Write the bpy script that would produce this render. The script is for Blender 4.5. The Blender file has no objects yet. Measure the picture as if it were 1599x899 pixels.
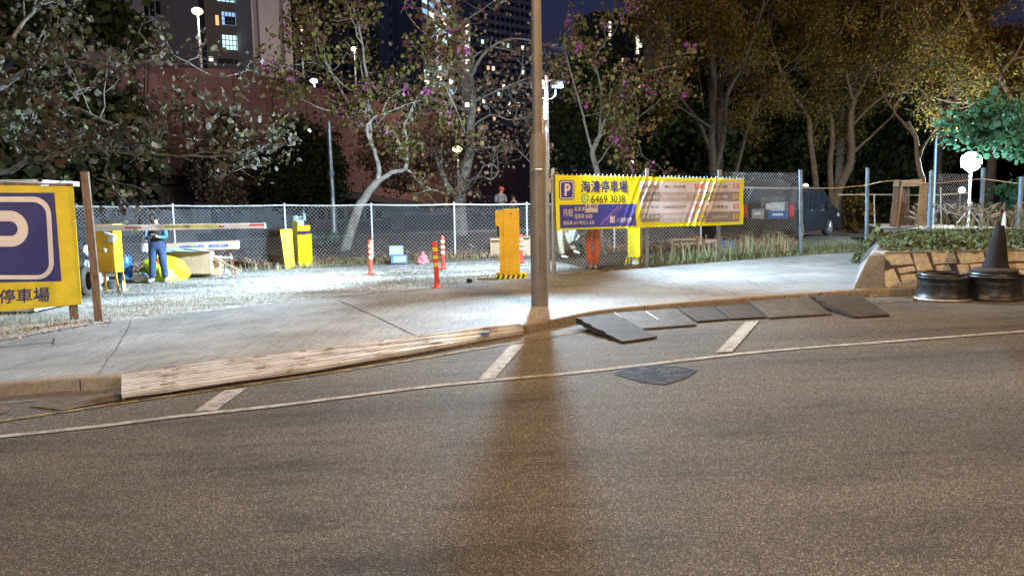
import bpy, bmesh, math, random
import numpy as np
from mathutils import Vector, Matrix

random.seed(7)
rng = np.random.default_rng(7)
S = bpy.context.scene
COL = S.collection
W, H, F = 1599, 899, 1155.0

# ------------------------------------------------------------------ camera
pitch = math.atan(127.2 / F)
roll = 0.0166
fw = Vector((0, math.cos(pitch), -math.sin(pitch)))
rt0 = Vector((1, 0, 0))
up0 = rt0.cross(fw)
rt = rt0 * math.cos(roll) - up0 * math.sin(roll)
up = up0 * math.cos(roll) + rt0 * math.sin(roll)
CAM = Vector((0, 0, 1.5))
cd = bpy.data.cameras.new("camera")
cam = bpy.data.objects.new("camera", cd)
COL.objects.link(cam)
mw = Matrix((rt, up, -fw)).transposed().to_4x4()
mw.translation = CAM
cam.matrix_world = mw
cd.sensor_width = 36.0
cd.lens = 36.0 * F / W
cd.clip_end = 2000
cd.clip_start = 0.05
S.camera = cam

# ------------------------------------------------------------------ world, moon, exposure
wd = bpy.data.worlds.new("World")
S.world = wd
wd.use_nodes = True
wn = wd.node_tree
bg = wn.nodes['Background']
sky = wn.nodes.new('ShaderNodeTexSky')
sky.sky_type = 'NISHITA'
sky.sun_disc = False
sky.sun_elevation = math.radians(-1.6)
sky.sun_rotation = math.radians(200)
sky.ozone_density = 5.0
tint = wn.nodes.new('ShaderNodeMix')      # city glow takes some blue out of the dusk
tint.data_type = 'RGBA'
tint.blend_type = 'MULTIPLY'
tint.inputs[0].default_value = 1.0
tint.inputs[7].default_value = (1.45, 1.35, 0.80, 1)
wn.links.new(sky.outputs[0], tint.inputs[6])
wn.links.new(tint.outputs[2], bg.inputs[0])
bg.inputs[1].default_value = 0.42
sl = bpy.data.lights.new("moon", 'SUN')
sl.energy = 0.012
sl.color = (0.75, 0.82, 1.0)
sl.angle = math.radians(2)
so = bpy.data.objects.new("moon", sl)
COL.objects.link(so)
so.rotation_euler = (math.radians(50), 0, math.radians(200))
S.view_settings.view_transform = 'Standard'
S.view_settings.look = 'None'
S.view_settings.gamma = 1.0
S.view_settings.exposure = 0.0
S.cycles.use_denoising = True
S.cycles.max_bounces = 5
S.cycles.diffuse_bounces = 2
S.cycles.glossy_bounces = 2
S.cycles.transparent_max_bounces = 8
S.cycles.sample_clamp_indirect = 3.0
SODIUM = (1.0, 0.62, 0.27)
LED = (0.58, 0.80, 1.0)
P_SODIUM = 6300
P_LED = 11500
P_FLOOD = 2700

# ------------------------------------------------------------------ pixel to place (the survey of the photograph)
GX = 0.02


def gz(x):
    return GX * x


def ray(px, py):
    return fw + rt * ((px - W / 2) / F) + up * ((H / 2 - py) / F)


def at(px, py, dz=0.0):
    """point of the ground (raised by dz) seen at px, py"""
    d = ray(px, py)
    t = (CAM.z - dz) / (GX * d.x - d.z)
    return CAM + d * t


def aty(px, py, Y):
    d = ray(px, py)
    return CAM + d * (Y / d.y)


def atz(px, py, z):
    d = ray(px, py)
    return CAM + d * ((z - CAM.z) / d.z)


# ------------------------------------------------------------------ materials
MATS = {}


def nodes_of(name):
    m = bpy.data.materials.new(name)
    m.use_nodes = True
    nt = m.node_tree
    return m, nt, nt.nodes['Principled BSDF']


def mat(name, col, rough=0.7, metal=0.0, var=0.15, scale=6.0, bump=0.0, bscale=None, col2=None, spec=0.5, emit=None, es=0.0, detail=5, dist=0.01, stretch=None):
    """principled material whose colour wanders between two tones, with an optional fine relief"""
    if name in MATS:
        return MATS[name]
    m, nt, b = nodes_of(name)
    N = nt.nodes
    L = nt.links
    tc = N.new('ShaderNodeTexCoord')
    co = tc.outputs['Object']
    if stretch:
        mp = N.new('ShaderNodeMapping')
        mp.inputs['Scale'].default_value = stretch
        L.new(co, mp.inputs[0])
        co = mp.outputs[0]
    if emit:
        b.inputs['Emission Color'].default_value = (*emit, 1)
        b.inputs['Emission Strength'].default_value = es
    no = N.new('ShaderNodeTexNoise')
    no.inputs['Scale'].default_value = scale
    no.inputs['Detail'].default_value = detail
    no.inputs['Roughness'].default_value = 0.65
    L.new(co, no.inputs['Vector'])
    r = N.new('ShaderNodeValToRGB')
    a = [max(0, c * (1 - var)) for c in col]
    c2 = col2 if col2 else [min(1, c * (1 + var)) for c in col]
    if col2:
        a = col
    r.color_ramp.elements[0].position = 0.35
    r.color_ramp.elements[1].position = 0.65
    r.color_ramp.elements[0].color = (*a, 1)
    r.color_ramp.elements[1].color = (*c2, 1)
    L.new(no.outputs[0], r.inputs[0])
    L.new(r.outputs[0], b.inputs['Base Color'])
    b.inputs['Roughness'].default_value = rough
    b.inputs['Metallic'].default_value = metal
    b.inputs['Specular IOR Level'].default_value = spec
    if bump > 0:
        n2 = N.new('ShaderNodeTexNoise')
        n2.inputs['Scale'].default_value = bscale or scale * 6
        n2.inputs['Detail'].default_value = 4
        L.new(co, n2.inputs['Vector'])
        bp = N.new('ShaderNodeBump')
        bp.inputs['Strength'].default_value = bump
        bp.inputs['Distance'].default_value = dist
        L.new(n2.outputs[0], bp.inputs['Height'])
        L.new(bp.outputs[0], b.inputs['Normal'])
    MATS[name] = m
    return m


def emat(name, col, s):
    if name in MATS:
        return MATS[name]
    m, nt, b = nodes_of(name)
    b.inputs['Base Color'].default_value = (*[c * 0.6 for c in col], 1)
    b.inputs['Emission Color'].default_value = (*col, 1)
    b.inputs['Emission Strength'].default_value = s
    MATS[name] = m
    return m


def leafmat(name, cols, rough=0.55, trans=0.25):
    """each leaf (mesh island) takes its own tone out of a list"""
    m, nt, b = nodes_of(name)
    N = nt.nodes
    L = nt.links
    g = N.new('ShaderNodeNewGeometry')
    r = N.new('ShaderNodeValToRGB')
    r.color_ramp.interpolation = 'CONSTANT'
    els = r.color_ramp.elements
    n = len(cols)
    els[0].color = (*cols[0], 1)
    els[1].position = 1.0 / n
    els[1].color = (*cols[min(1, n - 1)], 1)
    for i in range(2, n):
        e = els.new(i / n)
        e.color = (*cols[i], 1)
    L.new(g.outputs['Random Per Island'], r.inputs[0])
    L.new(r.outputs[0], b.inputs['Base Color'])
    b.inputs['Roughness'].default_value = 0.75
    b.inputs['Specular IOR Level'].default_value = 0.2
    if trans > 0:
        tr = N.new('ShaderNodeBsdfTranslucent')
        L.new(r.outputs[0], tr.inputs[0])
        mx = N.new('ShaderNodeMixShader')
        mx.inputs[0].default_value = trans
        L.new(b.outputs[0], mx.inputs[1])
        L.new(tr.outputs[0], mx.inputs[2])
        L.new(mx.outputs[0], nt.nodes['Material Output'].inputs[0])
    MATS[name] = m
    return m


def ramp(N, els):
    r = N.new('ShaderNodeValToRGB')
    e = r.color_ramp.elements
    e[0].position, e[0].color = els[0][0], (*els[0][1], 1)
    e[1].position, e[1].color = els[1][0], (*els[1][1], 1)
    for p, c in els[2:]:
        q = e.new(p)
        q.color = (*c, 1)
    return r


def asphalt_nodes(nt, b):
    N, L = nt.nodes, nt.links
    tc = N.new('ShaderNodeTexCoord')
    vo = N.new('ShaderNodeTexVoronoi')
    vo.inputs['Scale'].default_value = 140
    L.new(tc.outputs['Object'], vo.inputs['Vector'])
    # stones: a random tone in each cell, dark bitumen in between
    sep = N.new('ShaderNodeSeparateColor')
    L.new(vo.outputs['Color'], sep.inputs[0])
    r1 = ramp(N, [(0.0, (0.085, 0.082, 0.078)), (0.55, (0.12, 0.115, 0.108)), (0.80, (0.165, 0.158, 0.148)), (0.96, (0.36, 0.345, 0.325))])
    L.new(sep.outputs[0], r1.inputs[0])
    r2 = ramp(N, [(0.25, (1, 1, 1)), (0.65, (0.5, 0.5, 0.5))])
    L.new(vo.outputs['Distance'], r2.inputs[0])
    mu = N.new('ShaderNodeMix'); mu.data_type = 'RGBA'; mu.blend_type = 'MULTIPLY'; mu.inputs[0].default_value = 1
    L.new(r1.outputs[0], mu.inputs[6]); L.new(r2.outputs[0], mu.inputs[7])
    # broad wear
    no = N.new('ShaderNodeTexNoise'); no.inputs['Scale'].default_value = 0.55; no.inputs['Detail'].default_value = 7
    mp = N.new('ShaderNodeMapping'); mp.inputs['Rotation'].default_value = (0, 0, math.radians(-22)); mp.inputs['Scale'].default_value = (0.35, 1.6, 1)
    L.new(tc.outputs['Object'], mp.inputs[0]); L.new(mp.outputs[0], no.inputs['Vector'])
    r3 = ramp(N, [(0.34, (0.66, 0.65, 0.66)), (0.5, (0.98, 0.97, 0.96)), (0.68, (1.25, 1.23, 1.2))])
    L.new(no.outputs[0], r3.inputs[0])
    m2 = N.new('ShaderNodeMix'); m2.data_type = 'RGBA'; m2.blend_type = 'MULTIPLY'; m2.inputs[0].default_value = 1
    L.new(mu.outputs[2], m2.inputs[6]); L.new(r3.outputs[0], m2.inputs[7])
    n3 = N.new('ShaderNodeTexNoise'); n3.inputs['Scale'].default_value = 2.3; n3.inputs['Detail'].default_value = 9; n3.inputs['Roughness'].default_value = 0.7
    L.new(mp.outputs[0], n3.inputs['Vector'])
    r4 = ramp(N, [(0.36, (0.70, 0.69, 0.68)), (0.46, (1.0, 0.965, 0.91)), (0.62, (1.10, 1.05, 0.98))])
    L.new(n3.outputs[0], r4.inputs[0])
    m4 = N.new('ShaderNodeMix'); m4.data_type = 'RGBA'; m4.blend_type = 'MULTIPLY'; m4.inputs[0].default_value = 1
    L.new(m2.outputs[2], m4.inputs[6]); L.new(r4.outputs[0], m4.inputs[7])
    m2 = m4
    bp = N.new('ShaderNodeBump'); bp.inputs['Strength'].default_value = 0.5; bp.inputs['Distance'].default_value = 0.004; bp.invert = True
    L.new(vo.outputs['Distance'], bp.inputs['Height'])
    L.new(bp.outputs[0], b.inputs['Normal'])
    b.inputs['Roughness'].default_value = 0.85
    b.inputs['Specular IOR Level'].default_value = 0.25
    return m2.outputs[2], tc


m, nt, b = nodes_of('asphalt')
o_, _ = asphalt_nodes(nt, b)
nt.links.new(o_, b.inputs['Base Color'])
MATS['asphalt'] = m


def setts_mat():
    m, nt, b = nodes_of('setts')
    N, L = nt.nodes, nt.links
    tc = N.new('ShaderNodeTexCoord')
    vo = N.new('ShaderNodeTexVoronoi'); vo.inputs['Scale'].default_value = 9; vo.feature = 'DISTANCE_TO_EDGE'
    v2 = N.new('ShaderNodeTexVoronoi'); v2.inputs['Scale'].default_value = 9
    L.new(tc.outputs['Object'], vo.inputs['Vector']); L.new(tc.outputs['Object'], v2.inputs['Vector'])
    sep = N.new('ShaderNodeSeparateColor'); L.new(v2.outputs['Color'], sep.inputs[0])
    r = ramp(N, [(0.0, (0.015, 0.015, 0.017)), (1.0, (0.06, 0.06, 0.075))]); L.new(sep.outputs[0], r.inputs[0])
    e = ramp(N, [(0.02, (0.15, 0.13, 0.1)), (0.09, (1, 1, 1))]); L.new(vo.outputs['Distance'], e.inputs[0])
    mu = N.new('ShaderNodeMix'); mu.data_type = 'RGBA'; mu.blend_type = 'MULTIPLY'; mu.inputs[0].default_value = 1
    L.new(r.outputs[0], mu.inputs[6]); L.new(e.outputs[0], mu.inputs[7]); L.new(mu.outputs[2], b.inputs['Base Color'])
    bp = N.new('ShaderNodeBump'); bp.inputs['Strength'].default_value = 0.8; bp.inputs['Distance'].default_value = 0.02
    L.new(vo.outputs['Distance'], bp.inputs['Height']); L.new(bp.outputs[0], b.inputs['Normal'])
    b.inputs['Roughness'].default_value = 0.85
    b.inputs['Specular IOR Level'].default_value = 0.2
    MATS['setts'] = m


setts_mat()


def worn_paint(name, col, thr=0.5, soft=0.08):
    m, nt, b = nodes_of(name)
    N, L = nt.nodes, nt.links
    o, tc = asphalt_nodes(nt, b)
    no = N.new('ShaderNodeTexNoise'); no.inputs['Scale'].default_value = 9; no.inputs['Detail'].default_value = 8; no.inputs['Roughness'].default_value = 0.75
    L.new(tc.outputs['Object'], no.inputs['Vector'])
    r = ramp(N, [(thr - soft, (0, 0, 0)), (thr + soft, (1, 1, 1))])
    L.new(no.outputs[0], r.inputs[0])
    mx = N.new('ShaderNodeMix'); mx.data_type = 'RGBA'
    L.new(r.outputs[0], mx.inputs[0]); L.new(o, mx.inputs[6]); mx.inputs[7].default_value = (*col, 1)
    L.new(mx.outputs[2], b.inputs['Base Color'])
    MATS[name] = m


worn_paint('white_paint', (0.38, 0.375, 0.36), 0.44, 0.12)
worn_paint('yellow_paint', (0.34, 0.27, 0.12), 0.50, 0.07)
worn_paint('gutter_concrete', (0.15, 0.14, 0.125), 0.44, 0.14)


def concrete(name, c1, c2, ribs=False, rot=0.0):
    m, nt, b = nodes_of(name)
    N, L = nt.nodes, nt.links
    tc = N.new('ShaderNodeTexCoord')
    n1 = N.new('ShaderNodeTexNoise'); n1.inputs['Scale'].default_value = 0.9; n1.inputs['Detail'].default_value = 9; n1.inputs['Roughness'].default_value = 0.68
    L.new(tc.outputs['Object'], n1.inputs['Vector'])
    r1 = ramp(N, [(0.33, c1), (0.66, c2)])
    L.new(n1.outputs[0], r1.inputs[0])
    n2 = N.new('ShaderNodeTexNoise'); n2.inputs['Scale'].default_value = 26; n2.inputs['Detail'].default_value = 6
    L.new(tc.outputs['Object'], n2.inputs['Vector'])
    r2 = ramp(N, [(0.35, (0.8, 0.8, 0.8)), (0.65, (1.12, 1.12, 1.12))])
    L.new(n2.outputs[0], r2.inputs[0])
    mu = N.new('ShaderNodeMix'); mu.data_type = 'RGBA'; mu.blend_type = 'MULTIPLY'; mu.inputs[0].default_value = 1
    L.new(r1.outputs[0], mu.inputs[6]); L.new(r2.outputs[0], mu.inputs[7])
    col = mu.outputs[2]
    hgt = n2.outputs[0]
    if ribs:
        mp = N.new('ShaderNodeMapping'); mp.inputs['Rotation'].default_value = (0, 0, rot)
        L.new(tc.outputs['Object'], mp.inputs[0])
        mp.inputs['Scale'].default_value = (16.0, 0.9, 1.0)
        wv = N.new('ShaderNodeTexNoise'); wv.inputs['Scale'].default_value = 1.6; wv.inputs['Detail'].default_value = 5; wv.inputs['Roughness'].default_value = 0.6
        L.new(mp.outputs[0], wv.inputs['Vector'])
        r3 = ramp(N, [(0.36, (0.62, 0.62, 0.62)), (0.50, (1, 1, 1))])
        L.new(wv.outputs[0], r3.inputs[0])
        m3 = N.new('ShaderNodeMix'); m3.data_type = 'RGBA'; m3.blend_type = 'MULTIPLY'; m3.inputs[0].default_value = 0.75
        L.new(col, m3.inputs[6]); L.new(r3.outputs[0], m3.inputs[7])
        col = m3.outputs[2]
        ad = N.new('ShaderNodeMath'); ad.operation = 'MULTIPLY_ADD'; ad.inputs[1].default_value = 1.6
        L.new(wv.outputs[0], ad.inputs[0]); L.new(n2.outputs[0], ad.inputs[2])
        hgt = ad.outputs[0]
    L.new(col, b.inputs['Base Color'])
    bp = N.new('ShaderNodeBump'); bp.inputs['Strength'].default_value = 0.55; bp.inputs['Distance'].default_value = 0.006
    L.new(hgt, bp.inputs['Height']); L.new(bp.outputs[0], b.inputs['Normal'])
    b.inputs['Roughness'].default_value = 0.72
    MATS[name] = m


concrete('pavement_concrete', (0.17, 0.167, 0.16), (0.31, 0.307, 0.295), True, math.radians(-28))
concrete('slab_concrete', (0.22, 0.215, 0.20), (0.32, 0.31, 0.29))
concrete('kerb_concrete', (0.17, 0.135, 0.095), (0.29, 0.24, 0.17))
concrete('rough_concrete', (0.16, 0.155, 0.145), (0.30, 0.29, 0.27))


def gravel_mat():
    m, nt, b = nodes_of('lot_gravel')
    N, L = nt.nodes, nt.links
    tc = N.new('ShaderNodeTexCoord')
    vo = N.new('ShaderNodeTexVoronoi'); vo.inputs['Scale'].default_value = 24
    L.new(tc.outputs['Object'], vo.inputs['Vector'])
    sep = N.new('ShaderNodeSeparateColor'); L.new(vo.outputs['Color'], sep.inputs[0])
    r1 = ramp(N, [(0.0, (0.14, 0.135, 0.125)), (0.5, (0.28, 0.27, 0.25)), (1.0, (0.52, 0.51, 0.48))])
    L.new(sep.outputs[0], r1.inputs[0])
    n1 = N.new('ShaderNodeTexNoise'); n1.inputs['Scale'].default_value = 0.5; n1.inputs['Detail'].default_value = 8
    mp = N.new('ShaderNodeMapping'); mp.inputs['Scale'].default_value = (0.5, 2.2, 1)
    L.new(tc.outputs['Object'], mp.inputs[0]); L.new(mp.outputs[0], n1.inputs['Vector'])
    r2 = ramp(N, [(0.36, (0.52, 0.47, 0.38)), (0.5, (0.95, 0.93, 0.88)), (0.64, (1.25, 1.25, 1.25))])
    L.new(n1.outputs[0], r2.inputs[0])
    mu = N.new('ShaderNodeMix'); mu.data_type = 'RGBA'; mu.blend_type = 'MULTIPLY'; mu.inputs[0].default_value = 1
    L.new(r1.outputs[0], mu.inputs[6]); L.new(r2.outputs[0], mu.inputs[7])
    L.new(mu.outputs[2], b.inputs['Base Color'])
    bp = N.new('ShaderNodeBump'); bp.inputs['Strength'].default_value = 0.6; bp.inputs['Distance'].default_value = 0.012; bp.invert = True
    L.new(vo.outputs['Distance'], bp.inputs['Height']); L.new(bp.outputs[0], b.inputs['Normal'])
    b.inputs['Roughness'].default_value = 0.85
    MATS['lot_gravel'] = m


gravel_mat()
mat('soil', (0.05, 0.032, 0.022), 0.95, col2=(0.12, 0.075, 0.05), scale=2.5, bump=0.6, bscale=20, dist=0.03)
mat('galv', (0.42, 0.45, 0.48), 0.42, 0.75, 0.2, 9, 0.1)
mat('white_steel', (0.62, 0.66, 0.70), 0.45, 0.2, 0.12, 7)
mat('wire', (0.60, 0.64, 0.68), 0.5, 0.3)
mat('blue_galv', (0.28, 0.42, 0.58), 0.45, 0.35, 0.25, 6, 0.1)
mat('brown_post', (0.15, 0.135, 0.115), 0.5, 0.1, 0.12, 5, 0.08, 60)
mat('rust_wood', (0.085, 0.05, 0.035), 0.9, col2=(0.23, 0.17, 0.13), scale=7, bump=0.5, bscale=40, stretch=(4, 4, 0.6))
mat('timber', (0.24, 0.18, 0.115), 0.8, col2=(0.36, 0.28, 0.18), scale=5, bump=0.3, stretch=(1, 1, 5))
mat('yellow', (0.60, 0.36, 0.02), 0.45, col2=(0.80, 0.50, 0.015), scale=3.0, bump=0.1, bscale=12)
mat('lemon', (0.80, 0.66, 0.01), 0.38, 0.0, 0.06, 4)
mat('banner_yellow', (0.74, 0.72, 0.02), 0.33, 0.0, 0.04, 3, spec=0.6)
mat('sign_yellow', (0.56, 0.43, 0.02), 0.5, col2=(0.72, 0.57, 0.015), scale=3.5, bump=0.08, bscale=30)
mat('navy', (0.028, 0.025, 0.14), 0.45, 0.0, 0.12, 4)
mat('banner_navy', (0.045, 0.045, 0.26), 0.4, 0.0, 0.1, 4)
mat('sign_white', (0.66, 0.60, 0.56), 0.5, 0.0, 0.05, 6)
mat('pinkish', (0.52, 0.47, 0.47), 0.42, 0.0, 0.05, 5, spec=0.6)
mat('brownish', (0.22, 0.18, 0.175), 0.42, 0.0, 0.08, 5, spec=0.6)
mat('brown_mid', (0.37, 0.30, 0.29), 0.42, 0.0, 0.08, 5, spec=0.6)
mat('red', (0.60, 0.025, 0.02), 0.42, 0.0, 0.1, 5)
mat('bollard_red', (0.72, 0.055, 0.03), 0.45, 0.0, 0.1, 5)
mat('reflective_yellow', (0.80, 0.68, 0.06), 0.3)
mat('reflective_white', (0.82, 0.78, 0.55), 0.3)
mat('black', (0.012, 0.012, 0.013), 0.5)
mat('rubber', (0.028, 0.024, 0.021), 0.85, col2=(0.065, 0.055, 0.045), scale=6, bump=0.6, bscale=70, dist=0.006)
mat('rubber_worn', (0.055, 0.053, 0.05), 0.7, col2=(0.12, 0.115, 0.11), scale=5, bump=0.5, bscale=70, dist=0.005)
mat('white', (0.76, 0.83, 0.90), 0.45, 0.0, 0.05, 5)
mat('cardboard', (0.46, 0.34, 0.22), 0.85, 0.0, 0.1, 4, 0.1)
mat('cardboard_pale', (0.55, 0.44, 0.31), 0.85, 0.0, 0.08, 4)
mat('plastic_blue', (0.03, 0.14, 0.45), 0.35, 0.0, 0.1, 4)
mat('pale_sheet', (0.50, 0.66, 0.70), 0.4, 0.0, 0.15, 7, 0.6, 14, dist=0.03)
mat('hiviz', (0.72, 0.80, 0.03), 0.6, 0.0, 0.15, 5, 0.8, 10, dist=0.03)
mat('orange_cloth', (0.75, 0.12, 0.015), 0.75, 0.0, 0.15, 7, 0.5, 20, dist=0.02)
mat('pink_bag', (0.80, 0.22, 0.25), 0.45, 0.0, 0.15, 9, 0.6, 20, dist=0.02)
mat('denim', (0.03, 0.06, 0.14), 0.85, 0.0, 0.5, 10, 0.5, 26, dist=0.012)
mat('black_cloth', (0.018, 0.018, 0.022), 0.85, 0.0, 0.3, 9, 0.4, 24, dist=0.012)
mat('blue_cloth', (0.035, 0.16, 0.27), 0.8, 0.0, 0.25, 9, 0.4, 24, dist=0.012)
mat('skin', (0.52, 0.30, 0.20), 0.55, 0.0, 0.06, 9)
mat('hair', (0.02, 0.014, 0.012), 0.5, 0.0, 0.3, 30, 0.3)
mat('khaki', (0.50, 0.50, 0.36), 0.85, 0.0, 0.15, 9, 0.4, 24, dist=0.012)
mat('teal', (0.02, 0.30, 0.28), 0.7)
mat('bark_pale', (0.09, 0.085, 0.07), 0.9, col2=(0.20, 0.19, 0.165), scale=8, bump=0.6, bscale=30, dist=0.02)
mat('bark_dark', (0.025, 0.018, 0.013), 0.9, col2=(0.065, 0.048, 0.035), scale=8, bump=0.6, bscale=30, dist=0.02)
mat('bark_lit', (0.17, 0.165, 0.145), 0.9, col2=(0.38, 0.37, 0.34), scale=5, bump=0.6, bscale=30, dist=0.02)  # bauhinia bark, lightened in colour to carry the lamplight on its trunk
mat('bark_mid', (0.06, 0.055, 0.045), 0.9, col2=(0.13, 0.12, 0.105), scale=8, bump=0.6, bscale=30, dist=0.02)
mat('bark_red', (0.05, 0.027, 0.014), 0.9, col2=(0.12, 0.068, 0.036), scale=8, bump=0.6, bscale=30, dist=0.02)
mat('mortar', (0.10, 0.075, 0.06), 0.95, 0.0, 0.3, 12, 0.4)
mat('granite', (0.50, 0.43, 0.30), 0.85, col2=(0.72, 0.64, 0.48), scale=12, bump=0.7, bscale=40, dist=0.012)
mat('car_paint', (0.016, 0.018, 0.022), 0.3, 0.2, 0.1, 3, spec=0.7)
mat('glass_dark', (0.012, 0.014, 0.02), 0.08, 0.0, 0.05, 2, spec=0.8)
mat('tail_red', (0.55, 0.01, 0.02), 0.25)
mat('steel_rim', (0.05, 0.05, 0.052), 0.42, 0.65, 0.4, 9, 0.25, 50)
mat('rim_lip', (0.42, 0.38, 0.34), 0.45, 0.6, 0.35, 9, 0.3, 50)
mat('red_cladding', (0.36, 0.18, 0.165), 0.75, 0.0, 0.08, 0.6)
mat('pale_render', (0.36, 0.34, 0.38), 0.85, 0.0, 0.06, 0.3)
mat('grey_render', (0.42, 0.38, 0.38), 0.85, 0.0, 0.08, 0.3)
mat('dark_render', (0.13, 0.12, 0.12), 0.85, 0.0, 0.1, 0.3)
mat('spandrel', (0.80, 0.66, 0.66), 0.85, 0.0, 0.08, 0.1)
mat('dark_window', (0.015, 0.018, 0.028), 0.15, 0.0, 0.2, 0.5)
mat('column_concrete', (0.26, 0.24, 0.22), 0.85, 0.0, 0.15, 1.5, 0.2)
emat('lit_cool', (0.62, 0.95, 1.0), 1.3)
emat('lit_blue', (0.35, 0.62, 1.0), 0.9)
emat('lit_warm', (1.0, 0.62, 0.28), 1.0)
emat('lit_white', (1.0, 0.93, 0.75), 1.6)
emat('lamp_led', (0.72, 0.90, 1.0), 22)
emat('lamp_led_small', (0.75, 0.90, 1.0), 4)
emat('lamp_warm', (1.0, 0.72, 0.35), 3.5)
emat('lamp_white', (1.0, 0.95, 0.82), 2.5)
leafmat('leaf_bauhinia', [(0.11, 0.11, 0.03), (0.16, 0.16, 0.045), (0.15, 0.095, 0.04), (0.11, 0.055, 0.035), (0.08, 0.09, 0.025), (0.22, 0.19, 0.09), (0.09, 0.05, 0.035)])
leafmat('leaf_pale', [(0.06, 0.065, 0.025), (0.05, 0.04, 0.028), (0.06, 0.055, 0.038), (0.045, 0.03, 0.022), (0.035, 0.04, 0.015), (0.11, 0.10, 0.075), (0.06, 0.04, 0.03), (0.04, 0.035, 0.022), (0.05, 0.045, 0.03)])
leafmat('leaf_red', [(0.12, 0.045, 0.04), (0.16, 0.09, 0.06), (0.22, 0.17, 0.12), (0.10, 0.09, 0.04), (0.30, 0.25, 0.19)])
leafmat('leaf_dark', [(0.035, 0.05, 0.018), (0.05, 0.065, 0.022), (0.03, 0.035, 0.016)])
leafmat('leaf_olive', [(0.08, 0.062, 0.014), (0.12, 0.08, 0.014), (0.20, 0.125, 0.016), (0.05, 0.047, 0.014), (0.13, 0.062, 0.018)], trans=0.35)
leafmat('leaf_teal', [(0.06, 0.16, 0.09), (0.09, 0.20, 0.12), (0.05, 0.12, 0.07)])
leafmat('flower_magenta', [(0.42, 0.10, 0.34), (0.30, 0.07, 0.24), (0.5, 0.2, 0.44)])
leafmat('blade_dry', [(0.30, 0.26, 0.15), (0.22, 0.18, 0.10), (0.38, 0.33, 0.21), (0.16, 0.18, 0.07)], trans=0.1)
leafmat('blade_green', [(0.11, 0.17, 0.06), (0.16, 0.22, 0.09), (0.22, 0.22, 0.12), (0.10, 0.12, 0.05)], trans=0.1)
leafmat('hedge_leaf', [(0.06, 0.085, 0.03), (0.09, 0.11, 0.045), (0.13, 0.12, 0.06), (0.05, 0.06, 0.025)], trans=0.1)
leafmat('litter_leaf', [(0.22, 0.13, 0.08), (0.30, 0.20, 0.13), (0.36, 0.28, 0.20), (0.13, 0.07, 0.05)], trans=0)
leafmat('plume', [(0.36, 0.30, 0.26), (0.46, 0.40, 0.36), (0.28, 0.22, 0.18)], trans=0.2)
leafmat('stone_bits', [(0.30, 0.29, 0.27), (0.45, 0.44, 0.41), (0.20, 0.19, 0.17), (0.36, 0.32, 0.26)], trans=0)


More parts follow.
